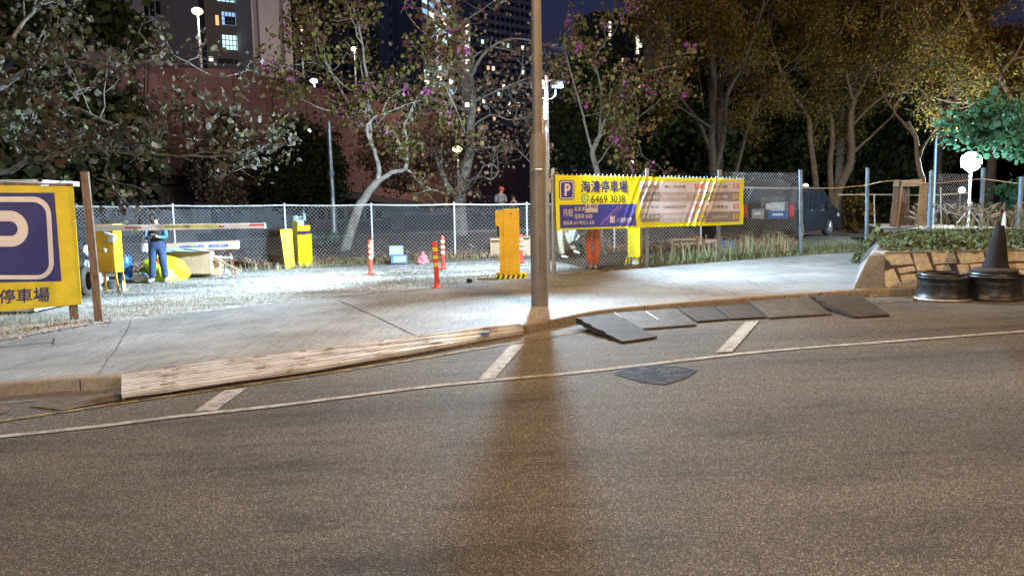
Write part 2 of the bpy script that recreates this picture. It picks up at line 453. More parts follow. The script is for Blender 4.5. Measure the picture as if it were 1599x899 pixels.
# ------------------------------------------------------------------ mesh helpers
class MB:
    def __init__(s):
        s.v = []
        s.f = []
        s.m = []

    def add(s, vs, fs, mi=0):
        o = len(s.v)
        s.v += [tuple(p) for p in vs]
        s.f += [tuple(i + o for i in f) for f in fs]
        s.m += [mi] * len(fs)

    def box(s, c, d, rz=0.0, mi=0, taper=1.0, R=None):
        hx, hy, hz = d[0] / 2, d[1] / 2, d[2] / 2
        vs = []
        for z, t in ((-hz, 1.0), (hz, taper)):
            for x, y in ((-hx, -hy), (hx, -hy), (hx, hy), (-hx, hy)):
                vs.append(Vector((x * t, y * t, z)))
        M = R if R is not None else Matrix.Rotation(rz, 3, 'Z')
        vs = [M @ p + Vector(c) for p in vs]
        s.add(vs, [(0, 3, 2, 1), (4, 5, 6, 7), (0, 1, 5, 4), (1, 2, 6, 5), (2, 3, 7, 6), (3, 0, 4, 7)], mi)

    def tube(s, pts, radii, n=8, mi=0, caps=True):
        pts = [Vector(p) for p in pts]
        if not isinstance(radii, (list, tuple)):
            radii = [radii] * len(pts)
        vs = []
        prev = None
        for i, p in enumerate(pts):
            if i == 0:
                d = pts[1] - pts[0]
            elif i == len(pts) - 1:
                d = pts[-1] - pts[-2]
            else:
                d = pts[i + 1] - pts[i - 1]
            d = d.normalized() if d.length > 1e-9 else Vector((0, 0, 1))
            if prev is None:
                a = d.orthogonal().normalized()
            else:
                a = prev - d * prev.dot(d)
                a = a.normalized() if a.length > 1e-6 else d.orthogonal().normalized()
            prev = a
            b2 = d.cross(a)
            for k in range(n):
                t = 2 * math.pi * k / n
                vs.append(p + (a * math.cos(t) + b2 * math.sin(t)) * radii[i])
        fs = []
        for i in range(len(pts) - 1):
            for k in range(n):
                k2 = (k + 1) % n
                fs.append((i * n + k, i * n + k2, (i + 1) * n + k2, (i + 1) * n + k))
        if caps:
            fs.append(tuple(range(n - 1, -1, -1)))
            fs.append(tuple(range((len(pts) - 1) * n, len(pts) * n)))
        s.add(vs, fs, mi)

    def lathe(s, prof, c=(0, 0, 0), n=24, mi=0, closed=False):
        """prof: list of (r, z)"""
        vs = []
        for r, z in prof:
            for k in range(n):
                t = 2 * math.pi * k / n
                vs.append((c[0] + r * math.cos(t), c[1] + r * math.sin(t), c[2] + z))
        fs = []
        m_ = len(prof)
        for i in range(m_ if closed else m_ - 1):
            j = (i + 1) % m_
            for k in range(n):
                k2 = (k + 1) % n
                fs.append((i * n + k, i * n + k2, j * n + k2, j * n + k))
        s.add(vs, fs, mi)

    def prism(s, poly, vec, mi=0):
        """polygon (3d points) pushed along vec"""
        n = len(poly)
        a = [Vector(p) for p in poly]
        b_ = [p + Vector(vec) for p in a]
        s.add(a + b_, [tuple(range(n))[::-1], tuple(range(n, 2 * n))] + [(i, (i + 1) % n, (i + 1) % n + n, i + n) for i in range(n)], mi)

    def sphere(s, c, r, n=10, m_=7, mi=0, sc=(1, 1, 1)):
        vs = []
        for i in range(m_ + 1):
            ph = math.pi * i / m_
            for k in range(n):
                t = 2 * math.pi * k / n
                vs.append((c[0] + r * sc[0] * math.sin(ph) * math.cos(t), c[1] + r * sc[1] * math.sin(ph) * math.sin(t), c[2] + r * sc[2] * math.cos(ph)))
        fs = []
        for i in range(m_):
            for k in range(n):
                k2 = (k + 1) % n
                fs.append((i * n + k, (i + 1) * n + k, (i + 1) * n + k2, i * n + k2))
        s.add(vs, fs, mi)

    def build(s, name, mats, parent=None, smooth=False, bevel=0.0, world=False, merge=False):
        me = bpy.data.meshes.new(name)
        vs = s.v
        if world and parent is not None:
            inv = (Matrix.Translation(parent.location) @ parent.rotation_euler.to_matrix().to_4x4()).inverted()
            vs = [tuple(inv @ Vector(p)) for p in vs]
        me.from_pydata(vs, [], s.f)
        if not isinstance(mats, (list, tuple)):
            mats = [mats]
        for x in mats:
            me.materials.append(MATS[x] if isinstance(x, str) else x)
        if len(mats) > 1:
            me.polygons.foreach_set('material_index', s.m)
        bm = bmesh.new()
        bm.from_mesh(me)
        if merge:
            bmesh.ops.remove_doubles(bm, verts=bm.verts, dist=1e-4)
        if bevel > 0:
            bmesh.ops.bevel(bm, geom=[e for e in bm.edges if len(e.link_faces) == 2 and e.calc_face_angle(0) > 0.6], offset=bevel, segments=2, affect='EDGES', profile=0.5, clamp_overlap=True)
        bmesh.ops.recalc_face_normals(bm, faces=bm.faces)
        bm.to_mesh(me)
        bm.free()
        if smooth:
            me.polygons.foreach_set('use_smooth', [True] * len(me.polygons))
            try:
                me.set_sharp_from_angle(angle=math.radians(42))
            except Exception:
                pass
        me.update()
        o = bpy.data.objects.new(name, me)
        COL.objects.link(o)
        if parent is not None:
            o.parent = parent
        return o


def tag(o, label=None, cat=None, group=None, kind=None):
    if label:
        o['label'] = label
    if cat:
        o['category'] = cat
    if group:
        o['group'] = group
    if kind:
        o['kind'] = kind
    return o


def thing(name, label, cat, loc=(0, 0, 0), rz=0.0, group=None):
    o = bpy.data.objects.new(name, None)
    COL.objects.link(o)
    o.location = loc
    o.rotation_euler = (0, 0, rz)
    o.empty_display_size = 0.2
    return tag(o, label, cat, group)


def copy_tree(o, parent=None, top=True):
    c = o.copy()
    COL.objects.link(c)
    c.parent = parent
    for ch in list(o.children):
        copy_tree(ch, c, False)
    return c


def structure(name, mb, m_, **k):
    return tag(mb.build(name, m_, **k), kind='structure')


TEXT_CACHE = {}


def text_mesh(body, bold=0.0):
    key = (body, bold)
    if key not in TEXT_CACHE:
        cu = bpy.data.curves.new('t', 'FONT')
        cu.body = body
        cu.offset = bold
        cu.resolution_u = 3
        o = bpy.data.objects.new('t', cu)
        COL.objects.link(o)
        dg = bpy.context.evaluated_depsgraph_get()
        me = bpy.data.meshes.new_from_object(o.evaluated_get(dg))
        vs = [tuple(v.co) for v in me.vertices]
        fs = [tuple(p.vertices) for p in me.polygons]
        bpy.data.objects.remove(o)
        bpy.data.curves.remove(cu)
        bpy.data.meshes.remove(me)
        TEXT_CACHE[key] = (vs, fs)
    return TEXT_CACHE[key]


class Plane:
    """a vertical plane with a length axis s and height z"""

    def __init__(s, p0, p1, off=0.0):
        s.o = Vector((p0[0], p0[1], 0))
        s.d = Vector((p1[0] - p0[0], p1[1] - p0[1], 0)).normalized()
        s.n = Vector((s.d.y, -s.d.x, 0))     # towards the viewer
        s.o = s.o + s.n * off
        s.disp = None

    def hit(s, px, py):
        r = ray(px, py)
        t = (s.o - CAM).dot(s.n) / r.dot(s.n)
        p = CAM + r * t
        return (p - s.o).dot(s.d), p.z

    def pt(s, a, z, out=0.0):
        k = s.disp(a, z) if s.disp else 0.0
        q = s.o + s.d * a + s.n * (out + k)
        return Vector((q.x, q.y, z))

    def rect(s, mb, a0, z0, a1, z1, out, mi=0, step=0.25):
        na = max(1, int(abs(a1 - a0) / step)) if s.disp else 1
        nz = max(1, int(abs(z1 - z0) / step)) if s.disp else 1
        vs = [s.pt(a0 + (a1 - a0) * i / na, z0 + (z1 - z0) * j / nz, out) for j in range(nz + 1) for i in range(na + 1)]
        fs = [(j * (na + 1) + i, j * (na + 1) + i + 1, (j + 1) * (na + 1) + i + 1, (j + 1) * (na + 1) + i) for j in range(nz) for i in range(na)]
        mb.add(vs, fs, mi)

    def pxrect(s, mb, x0, y0, x1, y1, out, mi=0, step=0.25):
        a0, z1 = s.hit(x0, y0)
        a1, z0 = s.hit(x1, y1)
        s.rect(mb, a0, z0, a1, z1, out, mi, step)

    def poly(s, mb, pts, out, mi=0):
        mb.add([s.pt(a, z, out) for a, z in pts], [tuple(range(len(pts)))], mi)

    def text(s, mb, body, x0, y0, x1, y1, out, bold=0.0, mi=0):
        a0, z1 = s.hit(x0, y0)
        a1, z0 = s.hit(x1, y1)
        s.text_at(mb, body, a0, z0, a1, z1, out, bold, mi)

    def text_at(s, mb, body, a0, z0, a1, z1, out, bold=0.0, mi=0):
        if bold > 0:
            for i, (dx, dz) in enumerate(((-1, -1), (1, -1), (-1, 1), (1, 1))):
                w = bold * abs(z1 - z0) * 0.9
                s.text_at(mb, body, a0 + dx * w, z0 + dz * w, a1 + dx * w, z1 + dz * w, out + 0.0005 * (i + 1), 0.0, mi)
        vs, fs = text_mesh(body, 0.0)
        xs = [v[0] for v in vs]
        ys = [v[1] for v in vs]
        mx, Mx, my, My = min(xs), max(xs), min(ys), max(ys)
        mb.add([s.pt(a0 + (v[0] - mx) / (Mx - mx) * (a1 - a0), z0 + (v[1] - my) / (My - my) * (z1 - z0), out) for v in vs], fs, mi)


def rrect(x0, y0, x1, y1, r, n=6):
    pts = []
    for cx, cy, a in ((x1 - r, y1 - r, 0), (x0 + r, y1 - r, 90), (x0 + r, y0 + r, 180), (x1 - r, y0 + r, 270)):
        for k in range(n + 1):
            t = math.radians(a + 90 * k / n)
            pts.append((cx + r * math.cos(t), cy + r * math.sin(t)))
    return pts


def ring(P, mb, outer, inner, out, mi=0):
    n = len(outer)
    mb.add([P.pt(a, z, out) for a, z in outer + inner], [(i, (i + 1) % n, (i + 1) % n + n, i + n) for i in range(n)], mi)


def letter_P(P, mb, a0, z0, a1, z1, out, w, mi=0):
    """a plain bold P filling the rectangle, strokes w wide"""
    h = z1 - z0
    bz = z0 + h * 0.40
    P.rect(mb, a0, z0, a0 + w, z1, out, mi, 9)
    R = (z1 - bz) / 2
    cx, cz = a1 - R, (z1 + bz) / 2
    o_, i_ = [], []
    for k in range(15):
        t = math.radians(90 - 180 * k / 14)
        o_.append((cx + R * math.cos(t), cz + R * math.sin(t)))
        i_.append((cx + (R - w) * math.cos(t), cz + (R - w) * math.sin(t)))
    o_ = [(a0 + w, z1)] + o_ + [(a0 + w, bz)]
    i_ = [(a0 + w, z1 - w)] + i_ + [(a0 + w, bz + w)]
    n = len(o_)
    mb.add([P.pt(a, z, out) for a, z in o_ + i_], [(i, i + 1, i + 1 + n, i + n) for i in range(n - 1)], mi)


def leaf_cloud(name, m_, pos, size, parent=None, kind='bi', up_bias=0.0, loc=None, jitter=0.35, dirs=None):
    """many small folded leaves in one mesh"""
    n = len(pos)
    if n == 0:
        return None
    pos = np.asarray(pos, float)
    if kind == 'bi':      # two round lobes
        T = np.array([(0, -.5, 0), (.42, -.35, .10), (.5, .15, .14), (.25, .5, .06), (0, .22, 0), (-.25, .5, .06), (-.5, .15, .14), (-.42, -.35, .10)])
        faces = [(0, 1, 2, 3, 4), (0, 4, 5, 6, 7)]
    elif kind == 'long':
        T = np.array([(0, -.5, 0), (.17, -.1, .04), (0, .5, -.05), (-.17, -.1, .04)])
        faces = [(0, 1, 2), (0, 2, 3)]
    elif kind == 'blade':
        T = np.array([(-.05, 0, 0), (.05, 0, 0), (.035, .08, .55), (-.035, .08, .55), (0, .28, 1.0)])
        faces = [(0, 1, 2, 3), (3, 2, 4)]
    elif kind == 'chip':
        T = np.array([(-.5, -.3, 0), (.4, -.4, 0), (.5, .35, 0), (-.3, .45, 0), (0, 0, .42)])
        faces = [(0, 1, 4), (1, 2, 4), (2, 3, 4), (3, 0, 4)]
    else:                 # clump of a few quads
        T = np.array([(-.5, -.3, 0), (.1, -.5, .1), (.5, .2, 0), (-.1, .45, -.1)])
        faces = [(0, 1, 2), (0, 2, 3)]
    k = len(T)
    sz = size * (1 + jitter * rng.standard_normal(n)).clip(0.4, 1.9)
    if kind in ('blade', 'chip'):
        yaw = rng.uniform(0, 2 * math.pi, n)
        tilt = rng.normal(0, 0.28 if kind == 'blade' else 0.15, n)
        c, s_ = np.cos(yaw), np.sin(yaw)
        ct, st = np.cos(tilt), np.sin(tilt)
        R = np.zeros((n, 3, 3))
        R[:, 0, 0] = c; R[:, 0, 1] = -s_ * ct; R[:, 0, 2] = s_ * st
        R[:, 1, 0] = s_; R[:, 1, 1] = c * ct; R[:, 1, 2] = -c * st
        R[:, 2, 1] = st; R[:, 2, 2] = ct
    else:
        q = rng.standard_normal((n, 4))
        q /= np.linalg.norm(q, axis=1)[:, None]
        w, x, y, z = q.T
        R = np.stack([1 - 2 * (y * y + z * z), 2 * (x * y - z * w), 2 * (x * z + y * w), 2 * (x * y + z * w), 1 - 2 * (x * x + z * z), 2 * (y * z - x * w), 2 * (x * z - y * w), 2 * (y * z + x * w), 1 - 2 * (x * x + y * y)], 1).reshape(n, 3, 3)
    V = np.einsum('nij,kj->nki', R, T) * sz[:, None, None] + pos[:, None, :]
    if parent is not None:
        V = V - np.array(parent.location)[None, None, :]
    me = bpy.data.meshes.new(name)
    V = V.reshape(-1, 3)
    lt = [len(f) for f in faces]
    loops = np.concatenate([np.array(f) for f in faces])
    L_ = (loops[None, :] + (np.arange(n) * k)[:, None]).ravel()
    tot = np.tile(lt, n)
    st_ = np.concatenate([[0], np.cumsum(tot)[:-1]])
    me.vertices.add(len(V))
    me.vertices.foreach_set('co', V.ravel())
    me.loops.add(len(L_))
    me.loops.foreach_set('vertex_index', L_.astype(np.int32))
    me.polygons.add(len(tot))
    me.polygons.foreach_set('loop_start', st_.astype(np.int32))
    me.polygons.foreach_set('loop_total', tot.astype(np.int32))
    me.update(calc_edges=True)
    me.validate()
    me.materials.append(MATS[m_])
    o = bpy.data.objects.new(name, me)
    COL.objects.link(o)
    if parent is not None:
        o.parent = parent
    return o


def curve_pts(pix, dz, n=6):
    """ground points of a pixel polyline, smoothed with catmull-rom"""
    P = [at(x, y, dz) for x, y in pix]
    out = []
    for i in range(len(P) - 1):
        p0, p1, p2, p3 = P[max(0, i - 1)], P[i], P[i + 1], P[min(len(P) - 1, i + 2)]
        for k in range(n):
            t = k / n
            out.append(0.5 * ((2 * p1) + (p2 - p0) * t + (2 * p0 - 5 * p1 + 4 * p2 - p3) * t * t + (3 * p1 - p0 - 3 * p2 + p3) * t ** 3))
    out.append(P[-1])
    return out


def offset_line(pts, d):
    out = []
    for i, p in enumerate(pts):
        a = pts[max(0, i - 1)]
        b_ = pts[min(len(pts) - 1, i + 1)]
        t = Vector((b_.x - a.x, b_.y - a.y, 0)).normalized()
        n = Vector((-t.y, t.x, 0))
        out.append(Vector((p.x + n.x * d, p.y + n.y * d, 0)))
    return out


def onz(p, dz):
    return Vector((p.x, p.y, gz(p.x) + dz))


def strip(mb, A, B, mi=0):
    n = len(A)
    mb.add(list(A) + list(B), [(i, i + 1, n + i + 1, n + i) for i in range(n - 1)], mi)
# ================================================================== SETTING
ROAD = -0.12
kerb_px = [(-420, 640), (-200, 616), (0, 600), (100, 592), (188, 588), (300, 571), (500, 547), (650, 527), (820, 507), (900, 491), (960, 482), (1100, 470), (1250, 459), (1340, 453), (1440, 449), (1599, 445), (1800, 441), (2100, 437)]
kerb = curve_pts(kerb_px, 0.0)
back_px = [(-500, 590), (-200, 556), (0, 532), (160, 504), (400, 477), (690, 447), (862, 431), (1000, 419), (1200, 403), (1345, 394), (1600, 388)]
backl = curve_pts(back_px, 0.0)

# the ground as one sheet to the horizon
g = MB()
xs = [-900, -60, -30, 0, 30, 60, 900]
ys = [-300, -10, 30, 60, 900]
vs = [(x, y, max(-1.2, min(1.2, gz(x))) - 0.14) for y in ys for x in xs]
g.add(vs, [(j * 7 + i, j * 7 + i + 1, (j + 1) * 7 + i + 1, (j + 1) * 7 + i) for j in range(4) for i in range(6)])
structure('ground', g, 'soil')

# road
g = MB()
A = [onz(p, ROAD) for p in kerb]
nr = len(A)
B = [Vector((p.x + 2.0, p.y - 19, gz(p.x + 2.0) + ROAD)) for p in A]
strip(g, A, B)
structure('road', g, 'asphalt')
# pavement on this side, behind the viewer
g = MB()
A2 = [onz(Vector((p.x + 2.0, p.y - 19, 0)), 0.0) for p in kerb]
B2 = [onz(Vector((p.x + 2.0, p.y - 24, 0)), 0.0) for p in kerb]
strip(g, A2, B2)
structure('far_pavement', g, 'slab_concrete')

# kerb stones: front face, top, with open joints
kin = offset_line(kerb, 0.14)
L = [0.0]
for i in range(1, len(kerb)):
    L.append(L[-1] + (kerb[i] - kerb[i - 1]).length)


def along(pts, d):
    for i in range(1, len(L)):
        if L[i] >= d:
            t = (d - L[i - 1]) / (L[i] - L[i - 1])
            return pts[i - 1].lerp(pts[i], t)
    return pts[-1]


g = MB()
d = 0.0
random.seed(3)
while d < L[-1] - 0.9:
    e = min(d + 0.9, L[-1])
    sub = 3
    j = random.uniform(-0.008, 0.008)
    rows = []
    for k in range(sub + 1):
        q = d + 0.006 + (e - d - 0.012) * k / sub
        f_, i_ = along(kerb, q), along(kin, q)
        f_, i_ = Vector((f_.x, f_.y, 0)), Vector((i_.x, i_.y, 0))
        n_ = (i_ - f_).normalized()
        f_ += n_ * j
        rows.append([onz(f_, ROAD - 0.03), onz(f_ + n_ * 0.004, -0.014), onz(f_ + n_ * 0.014, 0.004), onz(i_, 0.006), onz(i_, ROAD - 0.03)])
    vs = [p for r in rows for p in r]
    fs = [(r * 5 + k, r * 5 + k + 1, (r + 1) * 5 + k + 1, (r + 1) * 5 + k) for r in range(sub) for k in range(4)]
    fs += [(0, 1, 2, 3, 4), tuple(sub * 5 + k for k in (4, 3, 2, 1, 0))]
    g.add(vs, fs)
    d = e
structure('kerb', g, 'kerb_concrete')

# gutter channel and painted lines
kg = offset_line(kerb, -0.02)
kg2 = offset_line(kerb, -0.34)
g = MB()
strip(g, [onz(p, ROAD + 0.004) for p in kg], [onz(p, ROAD + 0.004) for p in kg2])
structure('gutter', g, 'gutter_concrete')
yl = curve_pts([(-200, 690), (0, 657), (189, 629), (420, 595), (600, 568), (816, 533), (890, 520), (1000, 505), (1200, 486), (1345, 474), (1430, 469), (1520, 465), (1700, 458)], ROAD + 0.008)
g = MB()
strip(g, [onz(p, ROAD + 0.008) for p in offset_line(yl, 0.03)], [onz(p, ROAD + 0.008) for p in offset_line(yl, -0.03)])
structure('yellow_line', g, 'yellow_paint')
g = MB()
g.add([at(x, y, ROAD + 0.010) for x, y in ((48, 634), (60, 624), (95, 617), (130, 618), (186, 612), (188, 624), (150, 630), (100, 640))], [(0, 1, 2, 3, 4, 5, 6, 7)])
g.add([at(x, y, ROAD + 0.010) for x, y in ((-40, 640), (0, 628), (20, 634), (10, 644), (-20, 650))], [(0, 1, 2, 3, 4)])
structure('gutter_silt', g, mat('silt', (0.06, 0.045, 0.03), 0.9, col2=(0.13, 0.10, 0.07), scale=9))
g = MB()
rc = random.Random(6)
for (x0, y0, x1, y1, w_) in ((788, 556, 860, 574, .008), (40, 604, 60, 620, .006), (1150, 640, 1420, 690, .006), (250, 760, 560, 700, .006)):
    a, b_ = at(x0, y0, ROAD + .006), at(x1, y1, ROAD + .006)
    pts_ = [a.lerp(b_, k / 14) + Vector((rc.gauss(0, .02), rc.gauss(0, .02), 0)) for k in range(15)]
    strip(g, [onz(q, ROAD + .006) for q in offset_line(pts_, w_ / 2)], [onz(q, ROAD + .006) for q in offset_line(pts_, -w_ / 2)])
structure('road_cracks', g, mat('crack', (0.03, 0.028, 0.025), 0.95))
wl = curve_pts([(-300, 712), (-100, 692), (0, 681), (158, 664), (289, 648), (420, 634), (525, 621), (650, 605), (728, 597), (822, 588), (900, 581), (1075, 561), (1205, 547), (1400, 532), (1599, 517), (1900, 498)], ROAD + 0.008)
g = MB()
strip(g, [onz(p, ROAD + 0.008) for p in offset_line(wl, 0.045)], [onz(p, ROAD + 0.008) for p in offset_line(wl, -0.045)])
for q in ([(303, 642), (338, 640), (387, 604), (350, 609)], [(747, 592), (772, 591), (820, 536), (797, 538)], [(1118, 550), (1143, 549), (1186, 500), (1164, 502)]):
    g.add([at(x, y, ROAD + 0.012) for x, y in q], [(0, 1, 2, 3)])
structure('road_marking', g, 'white_paint')
# sunken patch of dark setts in the carriageway
g = MB()
pt = [(958, 583), (985, 574), (1020, 569), (1060, 572), (1090, 578), (1072, 590), (1040, 600), (1005, 597), (980, 590)]
c0 = sum((at(x, y, ROAD + 0.006) for x, y in pt), Vector()) / len(pt)
P9 = [at(x, y, ROAD + 0.006) for x, y in pt]
g.add([*P9], [tuple(range(len(P9)))])
structure('road_patch', g, 'setts')
# pavement, lot, bank
g = MB()
nk = len(kin)
ab = []
for i, p in enumerate(kin):
    t = i / (nk - 1) * (len(backl) - 1)
    j = min(int(t), len(backl) - 2)
    ab.append(backl[j].lerp(backl[j + 1], t - j))
for k in range(6):
    strip(g, [onz(p.lerp(q, k / 6), 0) for p, q in zip(kin, ab)], [onz(p.lerp(q, (k + 1) / 6), 0) for p, q in zip(kin, ab)])
structure('pavement', g, 'pavement_concrete', merge=True)
g = MB()
far = [Vector((p.x * 1.25 - 4, 29, 0)) for p in backl]
CUT = max(i for i, q in enumerate(backl) if q.x < 2.2) + 1
nb_ = len(backl)
rowsL = []
for k in range(9):
    t = k / 8
    rowsL.append([onz(p.lerp(q, t), -0.004 - 0.02 * (1 if k else 0) + 0.012 * math.sin(p.x * 1.7 + k * 2)) for p, q in zip(backl, far)])
for k in range(8):
    strip(g, rowsL[k][:CUT], rowsL[k + 1][:CUT])
structure('lot_ground', g, 'lot_gravel', merge=True, smooth=True)
g = MB()
for k in range(8):
    strip(g, rowsL[k][CUT - 1:], rowsL[k + 1][CUT - 1:])
structure('verge_ground', g, mat('verge_soil', (0.035, 0.024, 0.017), 0.95, col2=(0.085, 0.06, 0.045), scale=1.8, bump=0.6, bscale=20, dist=0.03), merge=True, smooth=True)

# joints in the pavement
jm = mat('joint', (0.05, 0.045, 0.04), 0.95)
g = MB()
for pl, w_ in (([(84, 537), (250, 517), (420, 498), (560, 481), (728, 463), (900, 447), (1100, 434), (1300, 421)], 0.013), ([(-60, 580), (200, 562), (400, 538), (619, 515), (760, 497)], 0.009),
               ([(528, 468), (594, 497.5), (653, 525.6)], 0.02), ([(-40, 545), (10, 541), (84, 533)], 0.03), ([(205, 500), (190, 530), (150, 588)], 0.010), ([(1040, 415), (1090, 436), (1150, 462)], 0.010), ([(84, 528), (85, 538)], 0.02), ([(960, 440), (1010, 446), (1090, 452)], 0.008), ([(1080, 467), (1180, 452), (1235, 449)], 0.01)):
    c = curve_pts(pl, 0.004)
    c = [p + Vector((rng.normal(0, 0.006), rng.normal(0, 0.006), 0)) for p in c]
    strip(g, [onz(p, 0.004) for p in offset_line(c, w_ / 2)], [onz(p, 0.004) for p in offset_line(c, -w_ / 2)])
structure('pavement_joints', g, jm)

# ------------------------------------------------------------------ rear fence line
R0 = at(445, 413)
R1 = at(823, 398)
RP = Plane(R0, R1)
sR0 = 0.0
sR1 = (R1 - Vector((R0.x, R0.y, R1.z))).length


def chain(mb, P, s0, s1, zb, zt, pitch_=0.10, r=0.0028, out=0.0):
    """diagonal wires between s0..s1; zb, zt: functions of s for bottom and top"""
    hmax = max(zt(s0), zt(s1)) - min(zb(s0), zb(s1))
    for sg in (1, -1):
        c = s0 - hmax if sg > 0 else s0
        while c < (s1 if sg > 0 else s1 + hmax):
            # wire: s = c + sg*(z - zb)
            pts = []
            for k in range(25):
                z = min(zb(s0), zb(s1)) + hmax * k / 24
                s_ = c + sg * (z - min(zb(s0), zb(s1)))
                if s0 <= s_ <= s1 and zb(s_) <= z <= zt(s_):
                    pts.append((s_, z))
            if len(pts) >= 2:
                (a, za), (b_, zc) = pts[0], pts[-1]
                # run on to the frame
                for _ in range(1):
                    pass
                q = P.pt(a, za, out + 0.002 * sg)
                w = P.pt(b_, zc, out + 0.002 * sg)
                mb.tube([q, w], r, 3, caps=False)
            c += pitch_


def rear_top(s):
    return 1.76 - 0.10 * 0 + (0.0) * s


# top of the rear fence runs level in the photo near y=320
sA, zA = RP.hit(160, 322)
sB, zB = RP.hit(823, 318.5)


def rtop(s):
    return zA + (zB - zA) * (s - sA) / (sB - sA)


t = thing('chain_link_fence', 'long galvanised chain link fence with white top rail along the back of the lot', 'fence', R0)
post_s = [RP.hit(x, 360)[0] for x in (272, 446, 581, 710, 823)]
stp = post_s[1] - post_s[0]
post_s = [post_s[0] - 3 * 2.9, post_s[0] - 2 * 2.9, post_s[0] - 2.9] + post_s + [post_s[-1] + 2.7, post_s[-1] + 5.4]
g0, g1 = post_s[0], post_s[-1]
for s_ in post_s:
    p = RP.pt(s_, 0)
    mb = MB()
    mb.tube([(p.x, p.y, gz(p.x) - 0.1), (p.x, p.y, rtop(s_) + 0.03)], 0.028, 8)
    mb.sphere((p.x, p.y, rtop(s_) + 0.04), 0.034, 8, 5)
    mb.build('fence_post', 'white_steel', t, smooth=True, world=True)
mb = MB()
pts = []
for i in range(len(post_s) - 1):
    for k in range(6):
        s_ = post_s[i] + (post_s[i + 1] - post_s[i]) * k / 6
        pts.append(RP.pt(s_, rtop(s_) - 0.02 * math.sin(math.pi * k / 6)))
pts.append(RP.pt(g1, rtop(g1)))
mb.tube(pts, 0.024, 7)
mb.build('top_rail', 'white_steel', t, smooth=True, world=True)
mb = MB()
chain(mb, RP, g0, g1, lambda s: gz(RP.pt(s, 0).x) + 0.02, lambda s: rtop(s) - 0.02, 0.115, 0.0046)
for zz in (0.55,):
    mb.tube([RP.pt(g0, gz(RP.pt(g0, 0).x) + 0.8), RP.pt(g1, gz(RP.pt(g1, 0).x) + 0.8)], 0.003, 3)
mb.build('wire_mesh', 'wire', t, world=True)

# leaf litter bank behind the fence
g = MB()
rows = []
for k, (o_, z) in enumerate(((-0.5, -0.012), (0.0, 0.06), (0.7, 0.25), (2.0, 0.5), (4.5, 0.6), (9, 0.5))):
    row = []
    for i in range(60):
        s_ = g0 - 6 + (g1 - g0 + 6.3) * i / 59
        p = RP.pt(s_, 0, -o_)
        row.append(Vector((p.x, p.y, gz(p.x) + z + 0.05 * math.sin(i * 1.9 + k * 1.3) * (1 if k else 0))))
    rows.append(row)
for k in range(5):
    strip(g, rows[k], rows[k + 1])
structure('earth_bank', g, 'soil', merge=True, smooth=True)
pos = []
for k in range(9000):
    s_ = rng.uniform(g0, g1 + 3)
    o_ = abs(rng.normal(0, 0.45)) - 0.35
    p = RP.pt(s_, 0, -o_)
    z = np.interp(o_, [-0.5, 0, 0.7, 2], [-0.01, 0.06, 0.25, 0.5])
    pos.append((p.x, p.y, gz(p.x) + z + 0.015 + abs(rng.normal(0, 0.02))))
tag(leaf_cloud('fallen_leaves', 'litter_leaf', pos, 0.07, None, 'quad'), kind='stuff')

# ------------------------------------------------------------------ front right fence line
F0 = at(862, 430)
F1 = at(1243, 396)
FP = Plane(F0, F1)


def fpost(x, ybase, ytop, name='angle_post', w=0.055, mt='galv', lean=0.0, dzb=0.0):
    s_, _ = FP.hit(x, ybase)
    p = FP.pt(s_, 0)
    _, zt = FP.hit(x, ytop)
    mb = MB()
    zb = gz(p.x) - 0.08 + dzb
    n0 = len(mb.v)
    mb.box((0, 0, (zt + zb) / 2), (w, w * 0.25, zt - zb))
    mb.box((w * 0.4, w * 0.55, (zt + zb) / 2), (w * 0.25, w, zt - zb))
    ang = math.atan2(FP.d.y, FP.d.x)
    R = Matrix.Rotation(ang, 3, 'Z')
    vs = []
    for v in mb.v:
        q = R @ Vector(v)
        k = (q.z - zb)
        vs.append((q.x + p.x - lean * (zt - q.z), q.y + p.y, q.z))
    mb.v = vs
    return s_, p, zt, zb, mb


tf = thing('boundary_fence', 'roadside boundary fence of pale angle posts and sagging rope right of the banner', 'fence', (F0.x, F0.y, 0))
fs_ = {}
for nm, x, yb, yt, lean, mt, w in (('double', 866, 428, 262, 0, 'galv', 0.07), ('a', 1010, 416, 263, 0, 'galv', 0.09), ('b', 1122, 405, 265, 0, 'galv', 0.09), ('c', 1247, 396, 265, -0.035, 'blue_galv', 0.10), ('d', 1351, 388, 262, -0.02, 'blue_galv', 0.09)):
    s_, p, zt, zb, mb = fpost(x, yb, yt, w=w, lean=lean)
    mb.build('fence_post', mt, tf, world=True)
    fs_[nm] = (s_, zt)
# raised bed posts
BEDZ = 0.66
for x, yt, w in ((1454, 266, 0.11), (1534, 262, 0.10), (1594, 276, 0.10), (1690, 270, 0.1)):
    p = atz(x - 2, 359 if x < 1500 else 356, BEDZ)
    zt = aty(x, yt, p.y).z
    mb = MB()
    ang = 0.4
    R = Matrix.Rotation(ang, 3, 'Z')
    mb.box((p.x, p.y, (zt + BEDZ) / 2 - 0.2), (w, w * 0.25, zt - BEDZ + 0.4), 0.4)
    q = R @ Vector((w * 0.4, w * 0.6, 0))
    mb.box((p.x + q.x, p.y + q.y, (zt + BEDZ) / 2 - 0.2), (w * 0.25, w, zt - BEDZ + 0.4), 0.4)
    mb.build('fence_post', 'blue_galv', tf, world=True)
    fs_[x] = p
